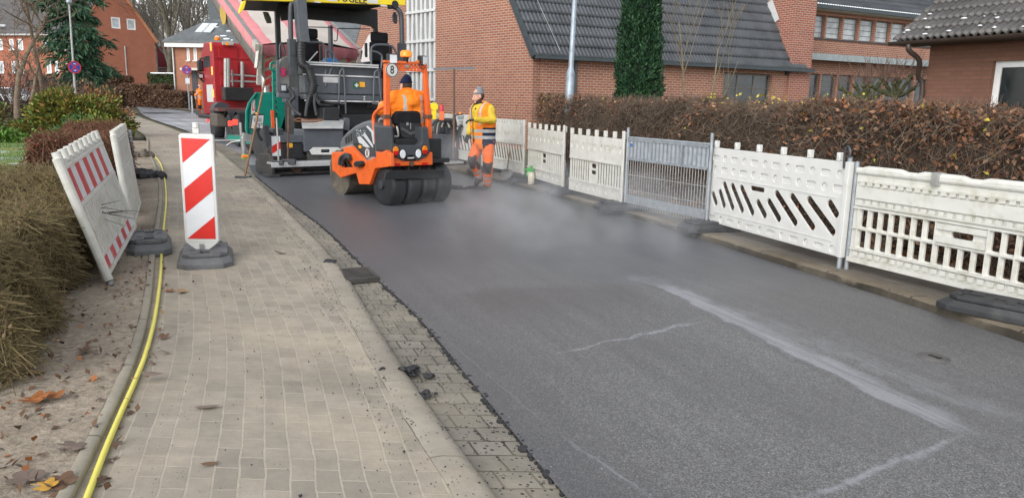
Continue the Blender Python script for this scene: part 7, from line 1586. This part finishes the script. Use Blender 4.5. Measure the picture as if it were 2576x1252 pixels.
# hood in front of the seat
hp_ = [QU(x, y, -.50) for x, y in ((113, 728), (113, 690), (128, 655), (165, 612), (215, 572), (270, 545), (318, 532), (352, 530), (368, 560), (385, 800), (320, 832), (206, 708), (120, 735))]
b = MB(); b.loft([[(-.50, p.y, p.z) for p in hp_], [(-.44, p.y+(.03 if i < 8 else 0), p.z+.03*(1 if i in (2, 3, 4, 5, 6, 7) else 0)) for i, p in enumerate(hp_)], [(.40, p.y+(.03 if i < 8 else 0), p.z+.03*(1 if i in (2, 3, 4, 5, 6, 7) else 0)) for i, p in enumerate(hp_)], [(.47, p.y, p.z) for p in hp_]]); b.build('engine_hood', GRH, ro, bevel=.012)
def side(pts, m, nm, off=.006, th=.006, u=-.50, par=None, bev=0): b = MB(); b.prism([(u-off, p.y, p.z) for p in [QU(x, y, u) for x, y in pts]], (-th, 0, 0)); return b.build(nm, m, par or ro, bevel=bev)
side([(207, 600), (320, 560), (372, 705), (372, 745), (380, 800), (322, 826), (215, 706)], mat('dark_hood_panel', (.045, .05, .056), .4), 'hood_panel', .003, .004)
side([(244, 645), (270, 640), (340, 722), (312, 722), (262, 700)], mat('silver_graphic', (.50, .52, .54), .4), 'silver_graphic', .008, .002)
side([(285, 630), (300, 610), (362, 705), (362, 726), (340, 700)], mat('silver_graphic', (0, 0, 0)), 'silver_graphic', .008, .002)
b = MB(); rnd = random.Random(4)
for i in range(60):
    x = rnd.uniform(232, 300); y = rnd.uniform(588, 640); y = max(y, 590); p = QU(x, y, -.508); s = rnd.uniform(.003, .008); b.bx(-.510, -.5082, p.y-s, p.y+s, p.z-s, p.z+s)
b.build('silver_dots', mat('silver_graphic', (0, 0, 0)), ro)['kind'] = 'stuff'
side([(310, 567), (322, 560), (365, 600), (372, 700), (362, 690), (350, 610)], mat('silver_graphic', (0, 0, 0)), 'hood_edge_trim', .008, .003)
for k in range(3): x = 152+k*19; side([(x, 650-k*14), (x+12, 640-k*14), (x+14, 690-k*10), (x+3, 698-k*10)], BLACKP, 'cooling_slot', .004, .003)
side([(120, 725), (205, 695), (310, 800), (372, 790), (375, 800), (322, 828), (207, 708), (124, 737)], mat('pale_hood_edge', (.24, .25, .26), .4), 'hood_rim', .006, .004)
side([(217, 695), (262, 690), (285, 700), (284, 706), (217, 700)], BLACKP, 'hood_latch', .008, .01); side([(254, 704), (274, 704), (274, 728), (254, 728)], mat('sticker_orange', (0, 0, 0)), 'warning_sticker', .008, .002)
def eight(parent, c, r, nrm, nm='number_disc', ex=1.0):
    """white round plate with black ring and the figure 8"""
    nrm = Vector(nrm).normalized(); x = Vector((0, 0, 1)).cross(nrm).normalized(); up_ = nrm.cross(x); M = Matrix((x, up_, nrm)).transposed().to_4x4(); M.translation = c
    b = MB(); b.mesh(plate([disc(0, 0, r, 32)], .006), M); d_ = b.build(nm, WHITE, parent)
    b = MB(); b.mesh(plate([disc(0, 0, r*.97, 32), disc(0, 0, r*.87, 32)], .002), M @ Matrix.Translation((0, 0, .0045))); b.build('black_ring', BLACKP, d_)
    b = MB(); b.mesh(text_mesh('8', r*1.62, .001, .002, .82), M @ Matrix.Translation((0, -r*.02, .005))); b.build('figure', BLACKP, d_); return d_
c = QU(315, 765, -.515); eight(ro, c, c.z-QU(315, 803, -.515).z, (-1, 0, 0))
# roll bar
vP = -.12
def post(pts, m=ORANGE, th=.07, nm='roll_bar_post'): b = MB(); b.prism([Q(x, y, vP) for x, y in pts], (0, th, 0)); return b.build(nm, m, ro, bevel=.01)
post([(450, 97), (490, 95), (488, 300), (490, 770), (470, 770), (453, 740)]); post([(738, 97), (762, 95), (795, 470), (808, 755), (775, 755), (760, 470)])
z0_, z1_ = Q(600, 152, vP).z, Q(600, 97, vP).z; uA_, uB_ = Q(490, 100, vP).x, Q(740, 100, vP).x
ho = [disc(uA_+.10+i*.062+(.03 if j % 2 else 0), z0_+.03+j*.034, .011, 8) for i in range(9) for j in range(3)]
me = plate([rect(uA_, uB_, z0_, z1_)]+ho, .012); b = MB(); b.mesh(me, Matrix.Translation((0, vP+.03, 0)) @ toface(None)); b.bx(uA_-.1, uB_+.03, vP, vP+.07, z1_+.001, z1_+.035); b.build('roll_bar_top', ORANGE, ro)
p = Q(612, 117, vP); MB().bx(p.x-.03, p.x+.03, vP+.0, vP+.02, p.z-.02, p.z+.02).build('number_plate_lamp', STEEL, ro)
c = Q(500, 145, vP-.02); eight(ro, c, 1.12*(c.z-Q(500, 193, vP-.02).z), (0, -1, 0))
for x in (462, 778): p = Q(x, 492, vP); MB().bx(p.x-.055, p.x+.055, vP-.02, vP+.09, p.z-.03, p.z+.03).build('hinge_bolt', RUST, ro, bevel=.01)
p = Q(605, 95, vP+.03); b = MB(); b.tube([(p.x, p.y, p.z), (p.x, p.y, p.z+.09)], [.03, .045], 12); b.build('beacon_foot', BLACKP, ro); z = p.z+.09; MB().lathe([(.075, 0), (.088, .01), (.088, .075), (.06, .10), (.001, .105)], (p.x, p.y, z), n=18).build('beacon', AMBER, ro, smooth=True)
def worklamp(x, y, yaw):
    p = Q(x, y, vP+.02); l = MB(); l.bx(-.075, .075, -.02, .08, -.075, .075); o = l.build('work_lamp', BLACKP, ro, bevel=.02); o.location = p; o.rotation_euler.z = yaw
    MB().bx(-.06, .06, -.026, -.021, -.06, .06).build('lens', CLENS, o, bevel=.005); MB().cyl((0, .03, -.14), (0, .03, -.07), .012, 8).build('bracket', BLACKP, o)
worklamp(505, 62, .0); worklamp(738, 75, .45)
tubes('lamp_cable', [[Q(712, 85, vP), Q(700, 110, vP-.03), Q(730, 140, vP-.03), Q(755, 110, vP-.03)]], .007, BLACKP, ro)
p = Q(720, 95, vP+.02); MB().cyl((p.x-.05, p.y+.05, p.z+.01), (p.x-.05, p.y+.0, p.z+.01), .035, 12).build('turn_signal', ORLENS, ro)
# seat
b = MB(); b.prism([Q(x, y, -.10) for x, y in ((548, 452), (700, 450), (718, 470), (722, 560), (718, 660), (705, 690), (570, 690), (555, 640), (545, 560), (520, 545), (524, 480))], (0, .13, 0)); st = b.build('seat_back', BLK, ro, bevel=.03)
b = MB(); b.prism([Q(x, y, -.105) for x, y in ((552, 540), (718, 545), (716, 655), (600, 655), (568, 640))], (0, -.02, 0)); b.build('seat_pocket', mat('grey_black_cloth', (.022, .023, .025), .8), ro, bevel=.012)
b = MB(); b.prism([Q(x, y, -.128) for x, y in ((570, 568), (640, 610), (706, 580), (712, 595), (640, 632), (568, 588))], (0, -.003, 0)); b.build('pocket_band', mat('grey_band', (.075, .078, .082), .8), ro)
p = Q(615, 547, -.13); q = Q(638, 565, -.13); b = MB(); b.bx(p.x-.018, p.x+.018, -.135, -.127, p.z-.022, p.z+.022); b.build('buckle', STEEL, ro); MB().bx(q.x-.008, q.x+.008, -.135, -.127, q.z-.04, q.z+.05).build('buckle', STEEL, ro)
b = MB(); b.prism([Q(x, y, -.1) for x, y in ((568, 655), (716, 655), (716, 680), (575, 682))], (0, -.03, 0)); b.build('seat_rail', RUST, ro)
q0 = Q(620, 600, .05); b = MB(); b.bx(q0.x-.26, q0.x+.26, .0, .48, q0.z-.10, q0.z+.02); b.build('seat_cushion', BLK, ro, bevel=.04); b = MB(); b.bx(-.42, .42, -.2, .6, .72, q0.z-.105); b.build('seat_base', BLACKP, ro, bevel=.02)
tubes('seat_lever', [[Q(535, 565, -.1), Q(543, 600, -.12), Q(545, 640, -.12), Q(520, 640, -.12)]], .018, STEEL, ro, k=2)
# handrail, steering, floor
tubes('handrail', [[QU(x, y, -.48) for x, y in ((376, 690), (372, 620), (362, 540), (364, 490), (385, 455), (440, 415), (452, 425), (462, 480))]], .028, ORANGE, ro)
b = MB(); b.prism([(-.42, p.y, p.z) for p in [QU(x, y, -.42) for x, y in ((385, 760), (378, 610), (440, 560), (470, 580), (480, 740))]], (.82, 0, 0)); b.build('operator_platform', mat('dark_roller_cowl', (0, 0, 0)), ro, bevel=.02)
sw_ = Q(440, 430, .62); b = MB(); cc_ = Vector((-.05, .62, sw_.z)); b.tube([cc_+Vector((.19*math.cos(a), .19*math.sin(a)*.8, -.19*math.sin(a)*.5)) for a in np.linspace(0, 2*math.pi, 25)], .014, 7); b.tube([cc_, cc_+Vector((0, .25, -.45))], .03, 8); b.build('steering_wheel', BLACKP, ro, smooth=True)
tubes('control_lever', [[QU(400, 600, -.35), QU(405, 520, -.38), QU(430, 505, -.38)], [QU(410, 640, -.35), QU(395, 600, -.4), QU(420, 590, -.4)]], .02, mat('pale_lever', (.4, .41, .42), .5), ro)
# ---------------------------------------------------------------- people
def hand_caps(w, d, n, s=1.0, curl=.5, side=1):
    """wrist point, direction of the hand, palm normal (where the fingers curl to): palm, four bent fingers of different length, thumb"""
    w = Vector(w); d = Vector(d).normalized(); n = Vector(n); n = (n-d*n.dot(d)).normalized(); x = d.cross(n)*side; out = []
    for i, (o, L) in enumerate(((-.030, .070), (-.010, .080), (.010, .076), (.029, .060))):
        k0 = w+x*o*.6*s; k1 = w+d*.088*s+x*o*s; out.append((k0, k1, .015*s, .0125*s))
        p = k1; a = curl*.55
        for j, f in enumerate((.45, .32, .23)):
            dd = d*math.cos(a)+n*math.sin(a); q = p+dd*L*f*s*1.1; out.append((p, q, (.0098-.001*j)*s, (.0092-.001*j)*s)); p = q; a += curl*.75
    t0 = w+d*.022*s-x*.026*s; t1 = t0+(d*.55-x*.75+n*.3).normalized()*.042*s; t2 = t1+(d*.85-x*.2+n*.45).normalized()*.034*s
    out += [(t0, t1, .0135*s, .0115*s), (t1, t2, .011*s, .0085*s)]; return out
def head_blob(c, fwd, s=1.0, up=(0, 0, 1)):
    f = Vector(fwd).normalized(); u = Vector(up); u = (u-f*u.dot(f)).normalized(); r = f.cross(u); M = Matrix((r, f, u)).transposed(); c = Vector(c)
    def L(x, y, z): return c+M @ Vector((x, y, z))*s
    E_ = [(L(0, -.012, .03), (.077*s, .098*s, .10*s), M), (L(0, .02, -.035), (.062*s, .078*s, .085*s), M), (L(0, .062, -.092), (.032*s, .030*s, .028*s), M), (L(0, .070, -.002), (.052*s, .028*s, .018*s), M),
          (L(.078, -.008, -.015), (.010*s, .022*s, .034*s), M), (L(-.078, -.008, -.015), (.010*s, .022*s, .034*s), M), (L(.037, .065, -.04), (.022*s, .018*s, .022*s), M), (L(-.037, .065, -.04), (.022*s, .018*s, .022*s), M)]
    K = [(L(0, .086, .0), L(0, .112, -.042), .010*s, .017*s), (L(-.02, .085, -.068), L(.02, .085, -.068), .010*s, .010*s)]
    return E_, K, L, M
def face_paint(me, mats_fn):
    for p in me.polygons: p.material_index = mats_fn(p.center)
def person(label, fr, cc, J, fwd, cloth, scale=1.0, hand_d=None, group=None, vox=.0085, seated=False):
    """J: joints as (x, y, v) spots of the photograph on planes of the person's frame"""
    j = {k: fr.v(*cc(a[0], a[1]), a[2]) for k, a in J.items()}
    f = Vector(fwd).normalized(); up = Vector((0, 0, 1)); s = scale
    lat = (j['shR']-j['shL']).normalized(); pel = (j['hipL']+j['hipR'])/2; chest = (j['shL']+j['shR'])/2
    E_, K, L, HM = head_blob(j['head'], cloth.get('look', fwd), s)
    def limb(a, b, c, r): return [(j[a], j[b], r[0]*s, r[1]*s), (j[b], j[c], r[1]*s, r[2]*s)]
    lt = lambda d: Vector(lat)*d*s
    caps = list(K)
    caps += [(chest+up*.02*s, j['head']-up*.07*s, .062*s, .055*s), (chest-lt(.10)-up*.09*s, pel-lt(.05)+up*.04*s, .105*s, .10*s), (chest+lt(.10)-up*.09*s, pel+lt(.05)+up*.04*s, .105*s, .10*s), (j['shL'], j['shR'], .062*s, .062*s), (pel-lt(.06), pel+lt(.06), .11*s, .11*s)]
    for q in 'LR':
        caps += limb('sh'+q, 'el'+q, 'wr'+q, (.052, .042, .028)); caps += limb('hip'+q, 'kn'+q, 'an'+q, (.085, .058, .042)); caps.append((j['an'+q], j['toe'+q], .045*s, .035*s))
        hd, hn = cloth['hand'+q]; caps += hand_caps(j['wr'+q], hd, hn, s, cloth.get('curl', .6), 1 if q == 'L' else -1)
    me = blob(caps, E_, vox*s, 3)
    body = linkme('person', me, [SKIN], None); body.location = fr.o; body.rotation_euler = (0, 0, fr.rz); tag(body, label, 'person', group)
    e_ = MB()
    for x in (-.031, .031): e_.ell(L(x, .083, -.006), (.012*s, .007*s, .006*s), 5, 0, HM)
    e_.build('eyes', mat('dark_eyes', (.03, .022, .018), .3), body, smooth=True)['kind'] = 'stuff'
    m_ = MB(); m_.tube([L(-.023, .091, -.069), L(0, .0975, -.068), L(.023, .091, -.069)], .0042*s, 6); m_.build('mouth', mat('lips', (.33, .13, .11), .5), body)
    h_ = MB(); 
    hair = blob([], [(L(0, -.03, .0), (.079*s, .088*s, .085*s), HM)], .01*s, 1); linkme('hair', hair, [cloth.get('hair', mat('brown_hair', (.045, .028, .018), .8))], body)
    if cloth.get('hat'):
        hat = blob([(L(0, -.028, .065), L(0, -.04, .108), .086*s, .060*s)], [(L(0, -.016, .050), (.090*s, .106*s, .042*s), HM), (L(0, -.055, .09), (.062*s, .062*s, .06*s), HM)], .009*s, 2, .0035*s, 30); linkme('knit_cap', hat, [cloth['hat']], body)
    # trousers
    tc = [(pel-lt(.07), pel+lt(.07), .128*s, .128*s), (pel+up*.12*s-lt(.06), pel+up*.12*s+lt(.06), .12*s, .12*s)]
    for q in 'LR':
        a = j['an'+q]+(j['kn'+q]-j['an'+q]).normalized()*.03*s; tc += [(j['hip'+q], j['kn'+q], .116*s, .092*s), (j['kn'+q], a, .090*s, .082*s)]
    tr = blob(tc, (), .012*s, 3, .010*s, 8)
    kn = [(j['kn'+q], (j['an'+q]-j['kn'+q])) for q in 'LR']
    tr.materials.clear()
    if cloth.get('pads'):
        def fn(c):
            for k, sh in kn:
                d = c-k; t = d.dot(sh.normalized())/sh.length
                if -.22 < t < .34 and d.dot(f) > -.03*s and abs(d.length) < .22*s: return 1
                if (.52 < t < .64 or .78 < t < .88) and (d-sh.normalized()*t*sh.length).length < .16*s: return 2
            return 0
        o = linkme('trousers', tr, [cloth['trousers'], KNEE, REFL], body); face_paint(tr, fn)
    else: o = linkme('trousers', tr, [cloth['trousers']], body)
    # jacket with sleeves and hood
    bk = cloth.get('bulk', 1.0)
    def torso(r, lo):
        r = r*bk; return [(chest-lt(.09)-up*.07*s, pel-lt(.06)+up*lo*s, r*s, (r+.0)*s), (chest+lt(.09)-up*.07*s, pel+lt(.06)+up*lo*s, r*s, r*s), (chest-up*.05*s+f*.02*s, pel+up*lo*s+f*.03*s, r*s, r*s)]
    jc = torso(.145, .10)+[(j['shL']-up*.01, j['shR']-up*.01, .082*s*bk, .082*s*bk)]
    for q in 'LR': jc += [(j['sh'+q], j['el'+q], .078*s*bk, .068*s*bk), (j['el'+q], j['wr'+q]-(j['wr'+q]-j['el'+q]).normalized()*.02*s, .066*s*bk, .05*s)]
    jc += [(chest+up*.05*s-f*.03*s-lt(.04), chest+up*.05*s-f*.03*s+lt(.04), .072*s, .072*s), (chest+up*.03*s-f*.09*s-lt(.05), chest+up*.03*s-f*.09*s+lt(.05), .072*s, .072*s), (chest-up*.06*s-f*.13*s-lt(.03), chest-up*.06*s-f*.13*s+lt(.03), .075*s*bk, .075*s*bk)]
    ja = blob(jc, (), .012*s, 3, .011*s, 8)
    zc = chest.z; zw = pel.z
    tapes = cloth.get('jtapes')
    ja.materials.clear(); o = linkme('jacket', ja, [cloth['jacket'], REFL], body)
    if tapes:
        ax = [( j['sh'+q], j['el'+q]) for q in 'LR']
        def fj(c):
            h = (c.z-zw)/(zc-zw); xx = abs((c-chest).dot(lat))
            if .30 < h < .40 or .08 < h < .17: return 1
            if .12*s < xx < .165*s and .35 < h < 1.05: return 1
            for q in 'LR':
                e = (j['wr'+q]-j['el'+q]); t = (c-j['el'+q]).dot(e)/e.length_squared
                if .45 < t < .65 and ((c-j['el'+q])-e*t).length < .1*s: return 1
            return 0
        face_paint(ja, fj)
    if cloth.get('vest'):
        vc = torso(.165, .03)+[(j['shL']*.75+chest*.25-up*.0, j['shR']*.75+chest*.25-up*.0, .085*s, .085*s), (pel-lt(.05)-up*.03, pel+lt(.05)-up*.03, .165*s, .165*s)]
        ve = blob(vc, (), .011*s, 3, .007*s, 7)
        bm = bmesh.new(); bm.from_mesh(ve)
        kill = [x for x in bm.faces if (lambda c: c.z < zw-.13*s or ((c-chest).dot(f) > .05*s and abs((c-chest).dot(lat)-.02*s) < (.045+.10*max(0, (c.z-zw)/(zc-zw)-.45))*s) or (c-chest).length < 0)(x.calc_center_median())]
        bmesh.ops.delete(bm, geom=kill, context='FACES'); bm.to_mesh(ve); bm.free()
        ve.materials.clear(); o = linkme('safety_vest', ve, [cloth['vest'], REFL, NAVY], body)
        def fv(c):
            h = (c.z-zw)/(zc-zw)
            if .30 < h < .39 or .10-.0 < h-.0 < .19: return 1
            if .10*s < abs((c-chest).dot(lat)) < .14*s and h > .5: return 1
            if (c-chest).dot(lat) < -.17*s and h < .45: return 2
            return 0
        face_paint(ve, fv)
        sd_ = o.modifiers.new('t', 'SOLIDIFY'); sd_.thickness = .006*s; sd_.offset = 1
    if cloth.get('collar'):
        co = blob([(chest+up*.01*s, j['head']-up*.085*s, .075*s, .066*s), (chest-up*.02*s+f*.115*s, pel+up*.20*s+f*.135*s, .05*s, .045*s)], (), .01*s, 2, .005, 12); linkme('scarf', co, [cloth['collar']], body)
    for q in 'LR':
        if cloth.get('glove'):
            hd, hn = cloth['hand'+q]; g = blob([(a, b_, r0+.0032*s, r1+.0032*s) for a, b_, r0, r1 in hand_caps(j['wr'+q], hd, hn, s, cloth.get('curl', .6), 1 if q == 'L' else -1)]+[(j['wr'+q], j['wr'+q]-(j['wr'+q]-j['el'+q]).normalized()*.06*s, .034*s, .040*s)], (), .006*s, 2)
            g.materials.clear(); linkme('glove', g, [cloth['glove'], GRN], body)
            w_ = j['wr'+q]; e = (w_-j['el'+q]).normalized(); face_paint(g, lambda c: 1 if (c-w_).dot(e) < -.012*s else 0)
        a, t_ = j['an'+q], j['toe'+q]; d = (t_-a); d2 = Vector((d.x, d.y, 0)).normalized() if cloth.get('flatfoot', True) and abs(d.z) < .12 else d.normalized()
        heel = a+(t_-a)*.0-up*.05*s
        bt = blob([(a+up*.05*s, a-up*.02*s, .058*s, .060*s), (a-d.normalized()*.03*s-up*.035*s, t_, .052*s, .045*s), (a+d*.5+up*.0, t_, .050*s, .045*s)], (), .01*s, 3, .003, 20); linkme('boot', bt, [cloth.get('boot', mat('dusty_black_boot', (.045, .042, .038), .7, var=.3, dirt=.3))], body)
    return body
WK = Frame((-.50, 14.15), (0, 1))
LK = dict(head=(333, 160, -.02), shL=(462, 300, -.14), shR=(300, 288, .14), elL=(488, 420, -.26), wrL=(296, 412, -.44), elR=(262, 450, .22), wrR=(232, 565, .12), hipL=(440, 650, -.09), hipR=(345, 650, .08), knL=(440, 905, -.14), anL=(432, 1105, .02), toeL=(372, 1168, -.10), knR=(272, 845, -.06), anR=(350, 1035, .14), toeR=(312, 1092, .04))
person('man in grey knit cap, yellow jacket and orange safety vest reaching for the control console', WK, cw, LK, (-.72, -.62, 0), dict(look=(-.88, -.45, -.16), hat=GREYHAT, trousers=HVD, pads=True, jacket=YJ, vest=HV, collar=mat('dark_brown_scarf', (.035, .024, .022), .9, bmp=.4, bscale=120), glove=GLOVE, handL=((-1, -.1, -.12), (-.1, .1, -1)), handR=((-.35, -.25, -.9), (.3, .6, .1)), curl=.55, bulk=1.06), scale=1.04)
OPJ = dict(head=(600, 262, .26), shL=(522, 345, .14), shR=(706, 345, .14), elL=(428, 452, .34), wrL=(424, 392, .58), elR=(742, 480, .30), wrR=(706, 545, .52), hipL=(585, 612, .14), hipR=(665, 612, .14), knL=(560, 600, .62), anL=(565, 760, .70), toeL=(565, 775, .9), knR=(668, 600, .62), anR=(660, 760, .70), toeR=(660, 775, .9))
person('roller driver seen from behind in an orange reflective jacket and navy knit cap', RO, c3, OPJ, (0, 1, 0), dict(look=(-.12, 1, -.05), hat=NAVY, trousers=mat('blue_jeans', (.03, .05, .12), .85), jacket=HV, jtapes=True, bulk=1.28, glove=GLOVE, handL=((.4, .8, -.1), (0, .1, -1)), handR=((-.2, .9, -.1), (0, .1, -1)), curl=.9), scale=1.06)
FW = Frame(at(502, 290)[:2], (0, 1))
FJ = dict(head=(641, 657, 0), shL=(620, 700, .16), shR=(655, 702, -.16), elL=(640, 735, .3), wrL=(690, 706, .4), elR=(596, 745, -.22), wrR=(602, 795, -.2), hipL=(640, 800, .09), hipR=(645, 800, -.09), knL=(650, 872, .1), anL=(655, 945, .1), toeL=(680, 960, .1), knR=(632, 872, -.1), anR=(628, 945, -.12), toeR=(650, 962, -.16))
person('far worker in orange jacket and dirty orange trousers standing beside the truck cab', FW, c8, FJ, (1, .1, 0), dict(look=(1, .05, 0), trousers=HVD, pads=True, jacket=HV, jtapes=True, glove=GLOVE, handL=((1, .1, .2), (0, 0, -1)), handR=((.2, 0, -1), (1, 0, 0)), curl=.6), vox=.02)
p0, p1 = FW.v(*c8(618, 912), -.28), FW.v(*c8(602, 800), -.24); a = FW.w(p0.x, p0.y, p0.z); e = FW.w(p1.x, p1.y, p1.z)
t = thing('shovel', 'short shovel held pointing down by the far worker', 'shovel', a); MB().tube([(0, 0, 0), e-a], .03, 6).build('handle', WOOD, t); MB().bx(-.11, .11, -.02, .02, -.28, .02).build('blade', DARK, t)
# ---------------------------------------------------------------- steam rising from the hot asphalt
def steam(label, c, r, dens, scale, seed, lo=.48):
    b = MB(); b.ell((0, 0, 0), r, 12); m = bpy.data.materials.new('steam'); m.use_nodes = True; nt = m.node_tree; nt.nodes.clear()
    out = nt.nodes.new('ShaderNodeOutputMaterial'); vol = nt.nodes.new('ShaderNodeVolumePrincipled'); vol.inputs['Color'].default_value = (.93, .95, .98, 1); vol.inputs['Anisotropy'].default_value = .1
    tc = nt.nodes.new('ShaderNodeTexCoord'); mp = nt.nodes.new('ShaderNodeMapping'); mp.inputs['Scale'].default_value = (1/r[0], 1/r[1], 1/r[2]); nt.links.new(tc.outputs['Object'], mp.inputs[0])
    ln = nt.nodes.new('ShaderNodeVectorMath'); ln.operation = 'LENGTH'; nt.links.new(mp.outputs[0], ln.inputs[0])
    fall = mth(nt, 'SUBTRACT', 1.0, ln.outputs['Value'], clamp=True); fall = mth(nt, 'POWER', fall, 1.2)
    mp2 = nt.nodes.new('ShaderNodeMapping'); mp2.inputs['Location'].default_value = (seed, seed*2, 0); mp2.inputs['Scale'].default_value = (1, 1, 1.0); nt.links.new(tc.outputs['Object'], mp2.inputs[0])
    nz = nt.nodes.new('ShaderNodeTexNoise'); nz.inputs['Scale'].default_value = scale; nz.inputs['Detail'].default_value = 4; nz.inputs['Distortion'].default_value = .6; nt.links.new(mp2.outputs[0], nz.inputs['Vector'])
    k = mth(nt, 'MULTIPLY', mth(nt, 'SUBTRACT', nz.outputs['Fac'], lo, clamp=True), 5.0)
    nt.links.new(mth(nt, 'MULTIPLY', mth(nt, 'MULTIPLY', fall, k), dens), vol.inputs['Density']); nt.links.new(vol.outputs[0], out.inputs['Volume'])
    o = b.build('steam', m, smooth=True); o.location = c; return tag(o, label, 'steam', kind='stuff')
q = at(1450, 600, .02); steam('white steam drifting over the hot asphalt in the middle of the road', (q.x, q.y, q.z+.36), (2.6, 2.9, .6), .8, 1.5, 3, .47)
q = at(1120, 500, .02); steam('white steam around the roller tyres and the feet of the worker', (q.x+.2, q.y+.3, q.z+.40), (1.8, 1.6, .75), .75, 1.5, 8)
q = at(1150, 440, .02); steam('thin steam rising at the right end of the paver screed', (q.x, q.y-.2, q.z+.6), (1.0, .9, 1.1), .7, 1.8, 5)
